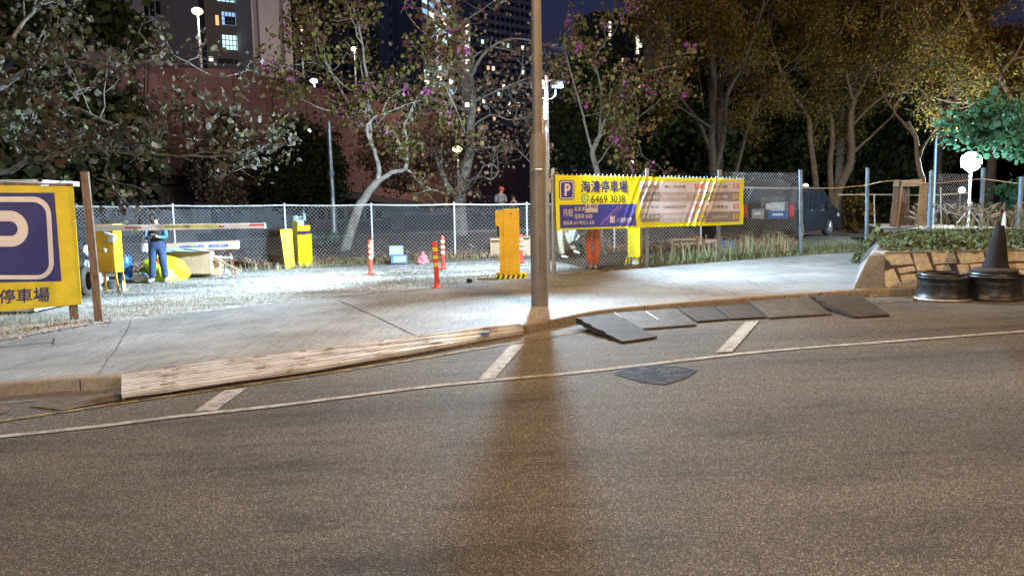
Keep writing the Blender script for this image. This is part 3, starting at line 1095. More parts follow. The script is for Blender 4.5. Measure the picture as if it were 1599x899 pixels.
# mesh between the posts up to the tall one, sloping off beside it
mb = MB()
sd, sa, sb, sc_ = fs_['double'][0], fs_['a'][0], fs_['b'][0], fs_['c'][0]
chain(mb, FP, sd + 0.06, sa - 0.03, lambda s: gz(FP.pt(s, 0).x) + 0.05, lambda s: 2.1, 0.095, 0.0026, out=-0.03)
mb.build('wire_mesh', 'wire', tf, world=True)
mb = MB()
chain(mb, FP, sb + 0.05, sc_ - 0.02, lambda s: gz(FP.pt(s, 0).x) + 0.05, lambda s: 2.24, 0.095, 0.0032, out=-0.03)
mb.build('wire_mesh', 'wire', tf, world=True)
mb = MB()
sx, zx = FP.hit(1160, 293)
mb.tube([FP.pt(sa, 1.78, -0.05), FP.pt(sx, zx, -0.05), FP.pt(sc_, FP.hit(1243, 294)[1], -0.05)], 0.016, 6)
mb.build('rail', 'white_steel', tf, world=True)
mb = MB()
zz = [FP.hit(x, y)[1] for x, y in ((1250, 294), (1300, 293), (1345, 289))]
pp = [FP.pt(*FP.hit(x, y), out=0.03) for x, y in ((1250, 294), (1300, 294), (1347, 290))]
p54, p34, p94 = fs_[1454], fs_[1534], fs_[1594]


def hz(p, py_off, px):
    q = aty(px, py_off, p.y)
    return q


pp += [aty(1375, 284, 20.2), aty(1400, 281.5, 20.4), aty(1454, 287, p54.y - 0.05), aty(1495, 283, (p54.y + p34.y) / 2), aty(1534, 279, p34.y - 0.05), aty(1594, 287, p94.y - 0.05)]
mb.tube(pp, 0.012, 5)
mb.build('rope', mat('rope', (0.55, 0.42, 0.28), 0.8), tf, world=True)
mb = MB()
mb.tube([aty(1310, 304, 22.0), aty(1400, 304, 22.2), aty(1454, 305, 21.5), aty(1516, 301, 21)], 0.018, 5)
mb.tube([aty(1365, 304, 22), aty(1366, 352, 22)], 0.02, 5)
mb.tube([aty(1469, 292, 21.4), aty(1470, 352, 21.4)], 0.022, 5)
mb.build('handrail', mat('pale_wood', (0.46, 0.40, 0.33), 0.8), tf, world=True)
RP3 = Plane(fs_[1454], fs_[1534])
mb = MB()
chain(mb, RP3, 0.2, (fs_[1534] - fs_[1454]).length * 0.75, lambda s: 1.1, lambda s: 2.2, 0.1, 0.0028)
mb.build('wire_mesh', 'wire', tf, world=True)

# ------------------------------------------------------------------ raised bed with stone wall
W0 = at(1380, 449)
W1 = aty(1599, 449, W0.y + 0.15)
WP = Plane(W0, W1)
sEnd = WP.hit(2150, 440)[0]
btop = 0.69
g = MB()
poly = [WP.pt(0, 0), WP.pt(sEnd, 0), WP.pt(sEnd, 0, -16), WP.pt(3, 0, -16)]
pe = at(1352, 391)
poly = [WP.pt(0.05, 0, -0.32), WP.pt(sEnd, 0, -0.32), Vector((WP.pt(sEnd, 0).x, 27, 0)), Vector((pe.x + 3.5, 27, 0)), Vector((pe.x + 1.2, pe.y + 1.5, 0)), Vector((pe.x + 0.15, pe.y - .6, 0))]
g.prism([Vector((p.x, p.y, -0.3)) for p in poly], (0, 0, 0.3 + BEDZ))
structure('planting_bed', g, 'soil')
tw = thing('stone_wall', 'low retaining wall of tan stones with dark joints beside the road', 'wall', W0)
mb = MB()
mb.prism([WP.pt(0.0, ROAD - 0.05, 0), WP.pt(sEnd, ROAD - 0.05, 0), WP.pt(sEnd, btop - 0.04, 0), WP.pt(0.0, btop - 0.04, 0)], -WP.n * 0.32)
mb.build('mortar_core', 'mortar', tw, world=True)
ZX, ZY, ZS = 1320, 330, 5.62
stones = [[(320, 365), (550, 350), (590, 460), (400, 470)], [(580, 365), (700, 355), (765, 510), (635, 520)], [(740, 355), (945, 345), (970, 450), (785, 462)], [(970, 355), (1190, 335), (1225, 440), (1020, 455)],
          [(1225, 340), (1350, 335), (1372, 440), (1245, 445)], [(1385, 340), (1568, 330), (1600, 430), (1420, 440)], [(455, 500), (590, 480), (610, 520), (475, 545)], [(320, 540), (420, 505), (500, 660), (350, 660)],
          [(485, 560), (690, 540), (725, 600), (650, 660), (510, 660)], [(790, 475), (900, 470), (925, 515), (810, 525)], [(1085, 465), (1210, 460), (1215, 510), (1110, 515)], [(975, 470), (1070, 470), (1110, 590), (1060, 610), (1000, 540)],
          [(1430, 460), (1600, 450), (1610, 500), (1450, 505)], [(1390, 520), (1600, 512), (1610, 650), (1440, 640)], [(720, 540), (930, 530), (965, 560), (985, 650), (740, 655)], [(1130, 530), (1370, 520), (1385, 650), (1150, 655)],
          [(240, 380), (300, 372), (375, 480), (300, 520)]]
shift = 1320
more = [[(x + shift, y - 8) for x, y in st] for st in stones[:-1]] + [[(x + 2 * shift, y - 16) for x, y in st] for st in stones[:-1]]
mb = MB()
rs = random.Random(2)
for st in stones[:-1] + more:
    pts = []
    for x, y in st:
        s_, z = WP.hit(ZX + x / ZS, ZY + y / ZS)
        pts.append((s_, z))
    if max(p[0] for p in pts) > sEnd - 0.1:
        continue
    # irregular outline
    out = []
    n = len(pts)
    mx_, mz_ = sum(p[0] for p in pts) / n, sum(p[1] for p in pts) / n
    for i in range(n):
        a, b_ = pts[i], pts[(i + 1) % n]
        for k in range(4):
            t_ = k / 4
            out.append((mx_ + (a[0] + (b_[0] - a[0]) * t_ - mx_) * 1.05 + rs.uniform(-.006, .006), mz_ + (a[1] + (b_[1] - a[1]) * t_ - mz_) * 1.07 + rs.uniform(-.006, .006)))
    cx = sum(p[0] for p in out) / len(out)
    cz = sum(p[1] for p in out) / len(out)
    o_ = len(out)
    h1 = rs.uniform(0.010, 0.032)
    ring1 = [WP.pt(a, b_, -0.01) for a, b_ in out]
    ring2 = [WP.pt(cx + (a - cx) * 0.97, cz + (b_ - cz) * 0.96, h1 * 0.7) for a, b_ in out]
    ring3 = [WP.pt(cx + (a - cx) * 0.94, cz + (b_ - cz) * 0.93, h1 + rs.uniform(-.006, .006)) for a, b_ in out]
    vs = ring1 + ring2 + ring3 + [WP.pt(cx, cz, h1 + 0.004)]
    fs = []
    for i in range(o_):
        j = (i + 1) % o_
        fs += [(i, j, o_ + j, o_ + i), (o_ + i, o_ + j, 2 * o_ + j, 2 * o_ + i), (2 * o_ + i, 2 * o_ + j, 3 * o_)]
    mb.add(vs, fs)
mb.build('stone_facing', 'granite', tw, world=True)
mb = MB()
mb.prism([WP.pt(0.0, btop - 0.035, 0.03), WP.pt(sEnd, btop - 0.035, 0.03), WP.pt(sEnd, btop, 0.03), WP.pt(0.0, btop, 0.03)], -WP.n * 0.36)
mb.build('coping', 'kerb_concrete', tw, world=True)
# sloped concrete haunch at the end of the wall
mb = MB()
a0 = at(1338, 446); a1 = at(1384, 451); b0 = at(1352, 398); 
tl = WP.pt(-0.36, btop - 0.06, -0.10); tr = WP.pt(0.02, btop - 0.03, 0.02)
bl2 = at(1330, 440); ft = Vector((pe.x + 0.25, pe.y - 0.3, 0.55))
fb = at(1342, 399)
P = [WP.pt(-0.55, gz(W0.x), 0.03), WP.pt(0.0, gz(W0.x) - .02, 0.04), WP.pt(0.0, btop - .03, 0.025), WP.pt(-0.26, btop - .05, 0.0), ft, fb]
P = [Vector(p) for p in P]
ins = [Vector((p.x + 0.5, p.y + 0.25, p.z - 0.02)) for p in (tl, ft)]
base = [Vector((a1.x + .02, a1.y + 0.3, a1.z)), Vector((fb.x + 0.8, fb.y, fb.z))]
vs = [P[0], P[1], P[2], P[3], P[4], P[5], base[0], base[1], ins[0], ins[1]]
vs = [Vector((v.x, v.y, v.z - (0.06 if i in (0, 1, 5, 6, 7) else 0))) for i, v in enumerate(vs)]
mb.add(vs, [(0, 1, 2, 3), (0, 3, 4, 5), (3, 2, 8), (3, 8, 9, 4), (1, 6, 8, 2), (5, 4, 9, 7), (0, 5, 7, 6, 1), (6, 7, 9, 8)])
bmo = mb.build('concrete_haunch', 'rough_concrete', tw, world=True, bevel=0.03)

# ------------------------------------------------------------------ ground cover on the bed
pos = []
Wn = -WP.n
for k in range(30000):
    s_ = rng.uniform(-2.5, sEnd - 0.5)
    o_ = rng.uniform(-0.02, 1) ** 1.0 * 5.5
    p = WP.pt(s_, 0, -o_ - 0.1)
    # left limit of the bed
    x_l = np.interp(p.y, [W0.y, pe.y, 27], [W0.x, pe.x + 0.2, pe.x + 3.5])
    if p.x < x_l + 0.02:
        if p.x > x_l - 0.55 and p.y > W0.y + 4.2:
            f_ = (x_l - p.x) / 0.55
            pos.append((p.x, p.y, (BEDZ + 0.12) * (1 - f_) + 0.02 + rng.uniform(0, .12)))
        continue
    hgt = (0.05 + 0.11 * (0.5 + 0.5 * math.sin(p.x * 2.3 + 1) * math.cos(p.y * 1.7))) * min(1, o_ * 1.2 + 0.35) * min(1.0, (p.x - x_l) * 1.5 + 0.3)
    pos.append((p.x, p.y, BEDZ + rng.uniform(0, 1) * hgt))
tag(leaf_cloud('ground_cover', 'hedge_leaf', pos, 0.085, None, 'quad'), kind='stuff')
# ================================================================== STREET LAMPS (brown columns)
LP = at(843, 477)


def street_lamp(label, loc, rz, power, group=None, col=SODIUM, tilt=0.0, h=8.6, head_dir=(0.0, -1.0)):
    t = thing('street_lamp', label, 'street lamp', loc, rz, group)
    z0 = -0.05
    mb = MB()
    k = 2.42
    mb.tube([(0, 0, z0), (0, 0, 0.03), (0, 0, k), (0, 0, k + 0.12), (0, 0, k + 0.13)], [0.135, 0.13, 0.125, 0.092, 0.09], 24, caps=True)
    mb.build('base_section', 'brown_post', t, smooth=True)
    mb = MB()
    mb.tube([(0, 0, k + 0.12), (0, 0, h - 0.8), (0, -0.15, h - 0.35), (0, -0.6, h - 0.08), (0, -1.3, h)], [0.083, 0.055, 0.05, 0.045, 0.04], 18)
    mb.build('shaft', 'brown_post', t, smooth=True)
    mb = MB()
    mb.prism([(-0.055, -0.129, 0.55), (0.055, -0.129, 0.55), (0.055, -0.129, 1.05), (-0.055, -0.129, 1.05)], (0, 0.02, 0))
    mb.build('access_door', 'brown_post', t)
    mb = MB()
    mb.tube([(-0.126, -0.03, 2.02), (-0.09, -0.12, 2.02), (0.0, -0.142, 2.02)], 0.010, 6)
    mb.build('band_clamp', 'galv', t)
    mb = MB()
    mb.box((0, -1.62, h + 0.02), (0.26, 0.75, 0.12), taper=0.75)
    hd = mb.build('lamp_head', 'galv', t, bevel=0.02)
    mb = MB()
    mb.box((0, -1.62, h - 0.052), (0.2, 0.6, 0.02))
    mb.build('lens', 'lamp_warm', hd)
    ld = bpy.data.lights.new('street_light', 'POINT')
    ld.energy = power
    ld.color = col
    ld.shadow_soft_size = 0.22
    lo = bpy.data.objects.new('lamp_or_fill', ld)
    COL.objects.link(lo)
    lo.parent = t
    lo.location = (0, -1.62, h - 0.1)
    return t


t = street_lamp('brown steel street lamp column rising out of the pavement in the middle', (LP.x, LP.y, gz(LP.x)), math.radians(22), P_SODIUM * 0.55)
# number plate on its shaft
mb = MB()
zt_, zb_ = aty(842, 168, LP.y).z - LP.z, aty(842, 212, LP.y).z - LP.z
mb.box((0.055, -0.073, (zt_ + zb_) / 2), (0.05, 0.004, zt_ - zb_), math.radians(25))
pl = mb.build('number_plate', 'sign_white', t)
mb = MB()
R = Matrix.Rotation(math.radians(25), 3, 'Z')
chs = 'EB3205'
for i, c in enumerate(chs):
    vs, fs = text_mesh(c, 0.02)
    xs_ = [v[0] for v in vs]
    mid = (min(xs_) + max(xs_)) / 2
    sz = (zt_ - zb_) / len(chs)
    o_ = []
    for v in vs:
        q = R @ Vector(((v[0] - mid) * sz * 0.85, -0.0045, 0))
        o_.append((0.055 + q.x, -0.073 + q.y, zt_ - sz * (i + 0.92) + v[1] * sz * 0.95))
    mb.add(o_, fs)
mb.build('plate_lettering', 'black', pl)
for lab, x, y, pw, cl_ in (('brown street lamp across the road behind the viewer on the right', 11.0, -6.0, 1.2, SODIUM), ('brown street lamp across the road behind the viewer on the left', -8.0, -9.5, 2.1, (1.0, 0.90, 0.82)), ('brown street lamp further up the road beyond the stone wall', 17.5, 15.5, 0.6, SODIUM)):
    street_lamp(lab, (x, y, gz(x)), math.radians(200 if y < 0 else 10), P_SODIUM * pw, 'brown street lamps along the road', cl_)

# ------------------------------------------------------------------ CCTV and floodlight pole
q = FP.hit(859, 430)[0]
CP = at(856, 431)
t = thing('floodlight_pole', 'tall galvanised pole with white floodlights and cameras beside the banner', 'pole', (CP.x, CP.y, gz(CP.x)))
cz = gz(CP.x)
ztop = aty(857, 118, CP.y).z - cz
mb = MB()
mb.tube([(0, 0, -0.05), (0, 0, ztop)], 0.05, 12)
mb.build('pole_shaft', 'galv', t, smooth=True)
mb = MB()
mb.tube([(0.11, 0.05, -0.05), (0.11, 0.05, 2.25)], 0.035, 10)
mb.tube([(-0.06, -0.02, 1.1), (0.15, 0.03, 1.1)], 0.012, 6)
mb.tube([(-0.06, -0.02, 2.1), (0.15, 0.03, 2.1)], 0.012, 6)
mb.build('support_tube', 'galv', t, smooth=True)
mb = MB()
mb.box((0.02, -0.05, 1.9), (0.12, 0.08, 0.30), 0.3)
mb.build('junction_box', 'galv', t, bevel=0.01)


def pz(py):
    return aty(857, py, CP.y).z - cz


# upper lamp head and camera head on arms
mb = MB()
mb.tube([(0, 0, pz(128)), (-0.10, -0.04, pz(126)), (-0.2, -0.06, pz(128))], 0.014, 6)
mb.tube([(0, 0, pz(128)), (0.12, 0, pz(125)), (0.28, 0, pz(127))], 0.014, 6)
mb.tube([(-0.15, -0.05, pz(140)), (-0.13, -0.05, pz(150)), (-0.06, -0.02, pz(154)), (0, 0, pz(152))], 0.01, 6)
mb.tube([(0.2, 0.0, pz(140)), (0.19, 0, pz(150)), (0.1, 0, pz(155)), (0, 0, pz(153))], 0.01, 6)
mb.build('bracket', 'galv', t)
mb = MB()
mb.box((-0.12, -0.09, pz(133)), (0.16, 0.1, 0.16), 0.3)
hd = mb.build('upper_floodlight', 'galv', t, bevel=0.01)
mb = MB()
mb.sphere((-0.10, -0.17, pz(131)), 0.05, 12, 8)
mb.build('lamp_glass', 'lamp_led', hd)
mb = MB()
mb.box((0.22, -0.05, pz(133)), (0.26, 0.16, 0.16), 0.1)
hd = mb.build('camera_housing', 'black', t, bevel=0.02)
mb = MB()
for k in range(4):
    mb.sphere((0.12 + 0.06 * k, -0.14, pz(139)), 0.005, 6, 4)
for k in range(2):
    mb.sphere((0.345, -0.14, pz(138) + 0.03 * k), 0.006, 6, 4)
mb.build('infrared_diodes', 'lamp_led_small', hd)
# main lamp: a wedge head facing the lot
mb = MB()
mb.prism([(-0.02, -0.06, pz(156)), (-0.145, -0.06, pz(189)), (0.0, -0.06, pz(189))], (0, -0.12, 0))
hd = mb.build('lower_floodlight', 'white_steel', t, bevel=0.005)
mb = MB()
mb.prism([(-0.03, -0.182, pz(158)), (-0.145, -0.182, pz(188)), (-0.005, -0.182, pz(188))], (0, -0.012, 0))
mb.build('lamp_glass', 'lamp_led', hd)
for off, pw, rad, aim, cone_ in (((-0.13, -0.26, pz(176)), 0.46, 0.12, (-0.08, -1.0, -0.13), 92), ((0.02, -0.32, pz(146)), 0.62, 0.12, (0.93, 0.04, -0.27), 115), ((-0.24, -0.20, pz(131)), 1.0, 0.12, (-0.82, -0.54, -0.15), 76), ((0.02, -0.32, pz(146)), 0.16, 0.12, (0.75, -0.55, -0.5), 90), ((-0.40, 0.2, pz(130)), 1.5, 0.10, (-0.92, 0.14, -0.27), 78), ((-0.10, -0.42, pz(170)), 0.035, 0.05, (0.12, 1, 0.05), 120), ((-0.34, 0.25, pz(132)), 0.16, 0.10, (-0.8, 0.3, -0.5), 150), ((-0.2, 0.3, pz(133)), 0.3, 0.1, (-0.4, 0.9, -0.3), 140)):  # includes added fills: one lights the pole itself, wide ones the lot and rear
    ld = bpy.data.lights.new('lamp_or_fill', 'SPOT')
    ld.energy = P_LED * pw
    ld.color = LED
    ld.spot_size = math.radians(cone_)
    ld.spot_blend = 0.8
    ld.shadow_soft_size = rad
    lo = bpy.data.objects.new('lamp_or_fill', ld)
    COL.objects.link(lo)
    lo.parent = t
    lo.location = off
    lo.rotation_euler = Vector(aim).to_track_quat('-Z', 'Y').to_euler()
# second head on the back of the pole, facing the lot
mb = MB()
mb.box((-0.22, 0.14, pz(131)), (0.2, 0.08, 0.14), 0.6)
hd = mb.build('rear_floodlight', 'galv', t, bevel=0.01)
mb = MB()
mb.box((-0.246, 0.182, pz(131)), (0.17, 0.01, 0.11), 0.6)
mb.build('lamp_glass', 'lamp_led_small', hd)

# ------------------------------------------------------------------ bright floodlight on a stand at the right
FL = aty(1517, 252, 23.5)
fb_ = Vector((aty(1517, 395, 23.5).x, FL.y, BEDZ))
t = thing('work_floodlight', 'dazzling white floodlight on a thin white stand at the right', 'floodlight', (FL.x, FL.y, BEDZ))
mb = MB()
mb.tube([(0, 0, -0.02), (0, 0, FL.z - BEDZ - 0.3)], 0.04, 10)
for a in (0, 2.1, 4.2):
    mb.tube([(0, 0, 0.5), (0.4 * math.cos(a), 0.4 * math.sin(a), 0.0)], 0.018, 6)
mb.build('stand', 'white_steel', t, smooth=True)
mb = MB()
mb.box((0, 0.07, FL.z - BEDZ), (0.50, 0.12, 0.40))
mb.box((0, 0.03, FL.z - BEDZ - 0.28), (0.2, 0.06, 0.14))
hd = mb.build('lamp_head', 'galv', t, bevel=0.02)
mb = MB()
mb.lathe([(0, 0.16), (0.15, 0.14), (0.27, 0.09), (0.34, 0.0)], (0, 0, 0), 24)
mb.v = [(x, -0.002 - z, y * 0.88 + FL.z - BEDZ) for x, y, z in mb.v]
mb.build('lamp_glass', 'lamp_led', hd)
ld = bpy.data.lights.new('flood_glow', 'POINT')
ld.energy = P_FLOOD
ld.color = (0.62, 0.86, 1.0)
ld.shadow_soft_size = 0.15
lo = bpy.data.objects.new('lamp_or_fill', ld)
COL.objects.link(lo)
lo.parent = t
lo.location = (-0.42, -0.12, FL.z - BEDZ + .05)

# ================================================================== BANNER
sL0, zT = FP.hit(868, 273)
sL1, zB_ = FP.hit(1160, 350)
BP = Plane(F0, F1, off=0.10)
a0, zt0 = BP.hit(867.5, 272.5)
a1, zb1 = BP.hit(1160, 350.5)
zt1 = BP.hit(1160, 279)[1]
zb0 = BP.hit(868, 359.5)[1]
BW = a1 - a0


def bdisp(a, z):
    t_ = (a - a0) / BW
    v = 0.012 * math.sin(t_ * 17 + z * 2.3)
    # tension folds from the posts
    for c, k in ((0.47, 0.020), (0.83, 0.040)):
        d_ = (t_ - c) + 0.10 * (zt0 - z)
        v += k * math.exp(-(d_ / 0.045) ** 2) * math.sin(d_ * 190 + z * 3)
    v += 0.012 * math.sin((t_ * 5.5 + z * 3.2) * 2.2) * (0.3 + 0.7 * t_)
    return v


BP.disp = bdisp
t = thing('parking_banner', 'long yellow parking price banner tied to the fence posts', 'banner', (F0.x, F0.y, 0))
mb = MB()
na, nz = 150, 34
vs = []
for j in range(nz + 1):
    for i in range(na + 1):
        u_ = i / na
        v_ = j / nz
        zt_ = zt0 + (zt1 - zt0) * u_ - 0.012 * abs(math.sin(u_ * 22)) 
        zb__ = zb0 + (zb1 - zb0) * u_ + 0.006 * math.sin(u_ * 13)
        a = a0 + BW * u_
        z = zb__ + (zt_ - zb__) * v_
        vs.append(BP.pt(a, z, 0))
fs = [(j * (na + 1) + i, j * (na + 1) + i + 1, (j + 1) * (na + 1) + i + 1, (j + 1) * (na + 1) + i) for j in range(nz) for i in range(na)]
n_ = len(vs)
mb.add(vs + [v - BP.n * 0.003 for v in vs], fs + [tuple(n_ + i for i in reversed(f)) for f in fs])
mb.build('banner_sheet', 'banner_yellow', t, world=True, smooth=True)
# ties along the top
mb = MB()
for i in range(48):
    if 20 < i < 24:
        continue
    a = a0 + 0.06 + (BW - 0.1) * i / 47
    p = BP.pt(a, zt0 + (zt1 - zt0) * i / 47 - 0.03, 0.008)
    mb.tube([p, p + Vector((0.01, 0.0, 0.055)), p + Vector((0.012, 0.05, 0.05))], 0.006, 4)
mb.build('cable_tie', 'white', t, world=True)
# navy plates
mb = MB()
BP.pxrect(mb, 874, 320, 992.5, 352.5, 0.006, 0, 0.06)
x0, z1_ = BP.hit(873, 281)
x1, z0_ = BP.hit(897, 312)
ol = rrect(x0, z0_, x1, z1_, 0.07)
BP.poly(mb, ol, 0.006)
mb.build('navy_panel', 'banner_navy', t, world=True)
mb = MB()
sh = lambda r_, k: rrect(x0 + r_, z0_ + r_, x1 - r_, z1_ - r_, max(0.01, 0.07 - r_ * 0.6))
ring(BP, mb, sh(0.022, 0), sh(0.045, 0), 0.010)
letter_P(BP, mb, x0 + 0.135, z0_ + 0.085, x1 - 0.10, z1_ - 0.08, 0.010, 0.05)
BP.text(mb, '月租', 879, 326.5, 895, 338, 0.010, 0.0)
BP.text(mb, '私家車', 897, 323, 913.5, 330, 0.010)
BP.text(mb, '電單車 $400', 897.5, 334, 925, 341.5, 0.010)
BP.text(mb, '電單車 24小時出入 $30', 879, 345, 928, 350.5, 0.010)
BP.text(mb, '八達通付款', 962, 340, 987, 346.5, 0.010)
mb.build('white_lettering', 'sign_white', t, world=True)
mb = MB()
BP.text(mb, '海濤停車場', 907, 282, 980, 300.5, 0.006, 0.022)
mb.build('title_lettering', 'navy', t, world=True)
mb = MB()
BP.text(mb, '6469 3038', 922.5, 305.5, 975.5, 316.5, 0.006, 0.004)
mb.build('phone_number', 'black', t, world=True)
mb = MB()
c_, z_ = BP.hit(913.5, 310)
ol = [(c_ + 0.095 * math.cos(k * math.pi / 9), z_ + 0.10 * math.sin(k * math.pi / 9)) for k in range(18)]
il = [(c_ + 0.068 * math.cos(k * math.pi / 9), z_ + 0.072 * math.sin(k * math.pi / 9)) for k in range(18)]
ring(BP, mb, ol, il, 0.006)
BP.rect(mb, c_ - 0.03, z_ - 0.035, c_ - 0.008, z_ + 0.045, 0.006)
BP.rect(mb, c_ - 0.008, z_ - 0.035, c_ + 0.035, z_ - 0.015, 0.006)
mb.build('phone_icon', mat('icon_green', (0.12, 0.45, 0.22), 0.4), t, world=True)
mb = MB()
for (xa, xb) in ((935, 962), (945, 968)):
    w = 4 if xa == 935 else 1.5
    pa, pb = BP.hit(xa, 352), BP.hit(xb + 2, 321)
    pc, pd = BP.hit(xb + 2 + w, 321), BP.hit(xa + w, 352)
    n = 10
    vs = []
    for k in range(n + 1):
        u_ = k / n
        vs.append(BP.pt(pa[0] + (pb[0] - pa[0]) * u_, pa[1] + (pb[1] - pa[1]) * u_, 0.009))
    for k in range(n + 1):
        u_ = k / n
        vs.append(BP.pt(pd[0] + (pc[0] - pd[0]) * u_, pd[1] + (pc[1] - pd[1]) * u_, 0.009))
    mb.add(vs, [(k, k + 1, n + 2 + k, n + 1 + k) for k in range(n)])
mb.build('diagonal_stripe', mat('stripe', (0.20, 0.11, 0.32), 0.4), t, world=True)
mb = MB()
BP.pxrect(mb, 952, 337.5, 959.5, 347.5, 0.009)
BP.pxrect(mb, 914, 318.5, 933, 331.5, 0.014, 0, 0.1)
mb.build('price_patch', 'pinkish', t, world=True)
mb = MB()
BP.text(mb, '$1800', 915.5, 319.5, 931.5, 325.5, 0.018, 0.01)
mb.build('patch_lettering', 'black', t, world=True)
mb = MB()
BP.text(mb, 'J', 954, 339.5, 958, 345.5, 0.012, 0.02)
mb.build('card_icon', 'orange_cloth', t, world=True)
# price table
rows_ = [(283.5, 299.5), (299.8, 314.8), (315.1, 330.4), (330.7, 346.2)]
for r_, (ya, yb) in enumerate(rows_):
    ya2, yb2 = ya + 0.8, yb - 0.8
    cells = [(1000, 1154, 'pinkish', 'pale_row')] if r_ % 2 == 0 else [(1000, 1030.5, 'brownish', 'dark_cell'), (1031, 1101, 'brown_mid', 'middle_cell'), (1101.5, 1154, 'brownish', 'dark_cell')]
    for xa_, xb_, m_, n_ in cells:
        mb = MB()
        BP.pxrect(mb, xa_, ya, xb_, yb - 0.3, 0.006, 0, 0.06)
        mb.build(n_, m_, t, world=True)
mb1, mb2, mb3, mb4 = MB(), MB(), MB(), MB()
pr = [('$18', '$18'), ('$30', '$35'), ('$50', '$70'), ('$40', '$30')]
for r_, (ya, yb) in enumerate(rows_):
    yc = (ya + yb) / 2
    dk = r_ % 2
    tx = mb2 if dk else mb1
    BP.text(tx, ('星期一至五', '星期六及日', '日泊 08-20', '夜泊 20-08')[r_], 1003.5, yc - 2.3, 1028.5, yc + 2.3, 0.010)
    BP.text(tx, ('每小時收費', '每小時收費', '由08:00至20:00', '由20:00至08:00')[r_], 1036, yc - 2.3, 1070, yc + 2.3, 0.010)
    BP.text(tx, ('24小時', '24小時', '月租車位', '月租電單車')[r_], 1112, yc - 2.2, 1136, yc + 2.2, 0.010)
    BP.text(mb4 if dk else mb3, pr[r_][0], 1084, yc - 4.4, 1097, yc + 4.2, 0.010, 0.006)
    BP.text(mb4 if dk else mb3, pr[r_][1], 1144, yc - 4.4, 1153, yc + 4.2, 0.010, 0.0)
mb1.build('dark_lettering', 'black', t, world=True)
mb2.build('pale_lettering', 'sign_white', t, world=True)
mb3.build('red_prices', 'red', t, world=True)
mb4.build('yellow_prices', 'yellow', t, world=True)

# ================================================================== LEFT SIGN
K1 = at(126, 497)
# the panel faces the road, turned a little towards the gate
SP = Plane(K1 + Vector((-2.0, -0.95, 0)), K1)
SLn = 2.0
t = thing('parking_sign', 'big yellow parking sign with a white P on navy cut by the picture edge', 'sign', (K1.x, K1.y, gz(K1.x)))
su1, sz1 = SP.hit(114, 291)
_, szb = SP.hit(128, 475)
su0 = SP.hit(-92, 300)[0]
_, szt0 = SP.hit(0, 289)
_, szb0 = SP.hit(0, 486)
sur = SP.hit(121, 380)[0]
mb = MB()


def sg_z(a, top):
    xr, xl = sur, SP.hit(0, 380)[0]
    t_ = (a - xl) / (xr - xl)
    return (szt0 + (sz1 - szt0) * t_) if top else (szb0 + (szb - szb0) * t_)


vs = [SP.pt(su0, sg_z(su0, 0)), SP.pt(SP.hit(128, 475)[0], szb), SP.pt(su1, sz1), SP.pt(su0, sg_z(su0, 1))]
mb.prism(vs, -SP.n * 0.035)
mb.build('panel', 'sign_yellow', t, world=True, bevel=0.004)


def sq(mb, pts, out):
    mb.add([SP.pt(*SP.hit(x, y), out=out) for x, y in pts], [tuple(range(len(pts)))])


mb = MB()
sq(mb, [(-74, 442), (96, 439), (85, 301), (-66, 301)], 0.004)
mb.build('navy_panel', 'navy', t, world=True)


def rr_px(x0, y0, x1, y1, r, dx=0.0, n=7):
    """rounded rectangle in sheared picture units, dx: lean per pixel of height"""
    pts = []
    for cx, cy, a in ((x1 - r, y0 + r, 0), (x0 + r, y0 + r, 90), (x0 + r, y1 - r, 180), (x1 - r, y1 - r, 270)):
        for k in range(n + 1):
            t_ = math.radians(a + 90 * k / n)
            x, y = cx + r * math.cos(t_), cy - r * math.sin(t_)
            pts.append((x + dx * (y - (y0 + y1) / 2), y))
    return pts


def sring(mb, o_, i_, out):
    ring(SP, mb, [SP.hit(*p) for p in o_], [SP.hit(*p) for p in i_], out)


mb = MB()
sring(mb, rr_px(-62, 307, 82, 436, 27, 0.055), rr_px(-55, 315.5, 74.5, 429.5, 20, 0.055), 0.008)
# the P: stem, bowl
SPp = lambda x, y: SP.hit(x + 0.055 * (y - 372), y)
oP, iP = [], []
for k in range(17):
    th = math.radians(90 - 180 * k / 16)
    oP.append(SPp(17 + 28 * math.cos(th), 357 - 28 * math.sin(th)))
    iP.append(SPp(17 + 11.5 * math.cos(th), 357 - 11.5 * math.sin(th)))
oP = [SPp(-25, 329)] + oP + [SPp(-8, 385)]
iP = [SPp(-8, 345.5)] + iP + [SPp(-8, 368.5)]
n = len(oP)
mb.add([SP.pt(a, z, 0.008) for a, z in oP + iP], [(i, i + 1, i + 1 + n, i + n) for i in range(n - 1)])
mb.add([SP.pt(*SPp(x, y), out=0.008) for x, y in ((-25, 329), (-8, 345.5), (-8, 420), (-25, 420))], [(0, 1, 2, 3)])
mb.build('white_emblem', 'sign_white', t, world=True)
mb = MB()
vs, fs = text_mesh('海濤停車場', 0.0)
xs_ = [v[0] for v in vs]; ys_ = [v[1] for v in vs]
mx, Mx, my, My = min(xs_), max(xs_), min(ys_), max(ys_)
for q_, (dx, dy) in enumerate(((0, 0), (-.35, .35), (.35, .35), (-.35, -.35), (.35, -.35))):
    o_ = []
    for v in vs:
        u_ = (v[0] - mx) / (Mx - mx)
        w_ = (v[1] - my) / (My - my)
        o_.append(SP.pt(*SP.hit(-54 + 131 * u_ + dx, (477 - 7 * u_) - 22 * w_ + dy), out=0.005 + .0005 * q_))
    mb.add(o_, fs)
mb.build('lettering', 'navy', t, world=True)
mb = MB()
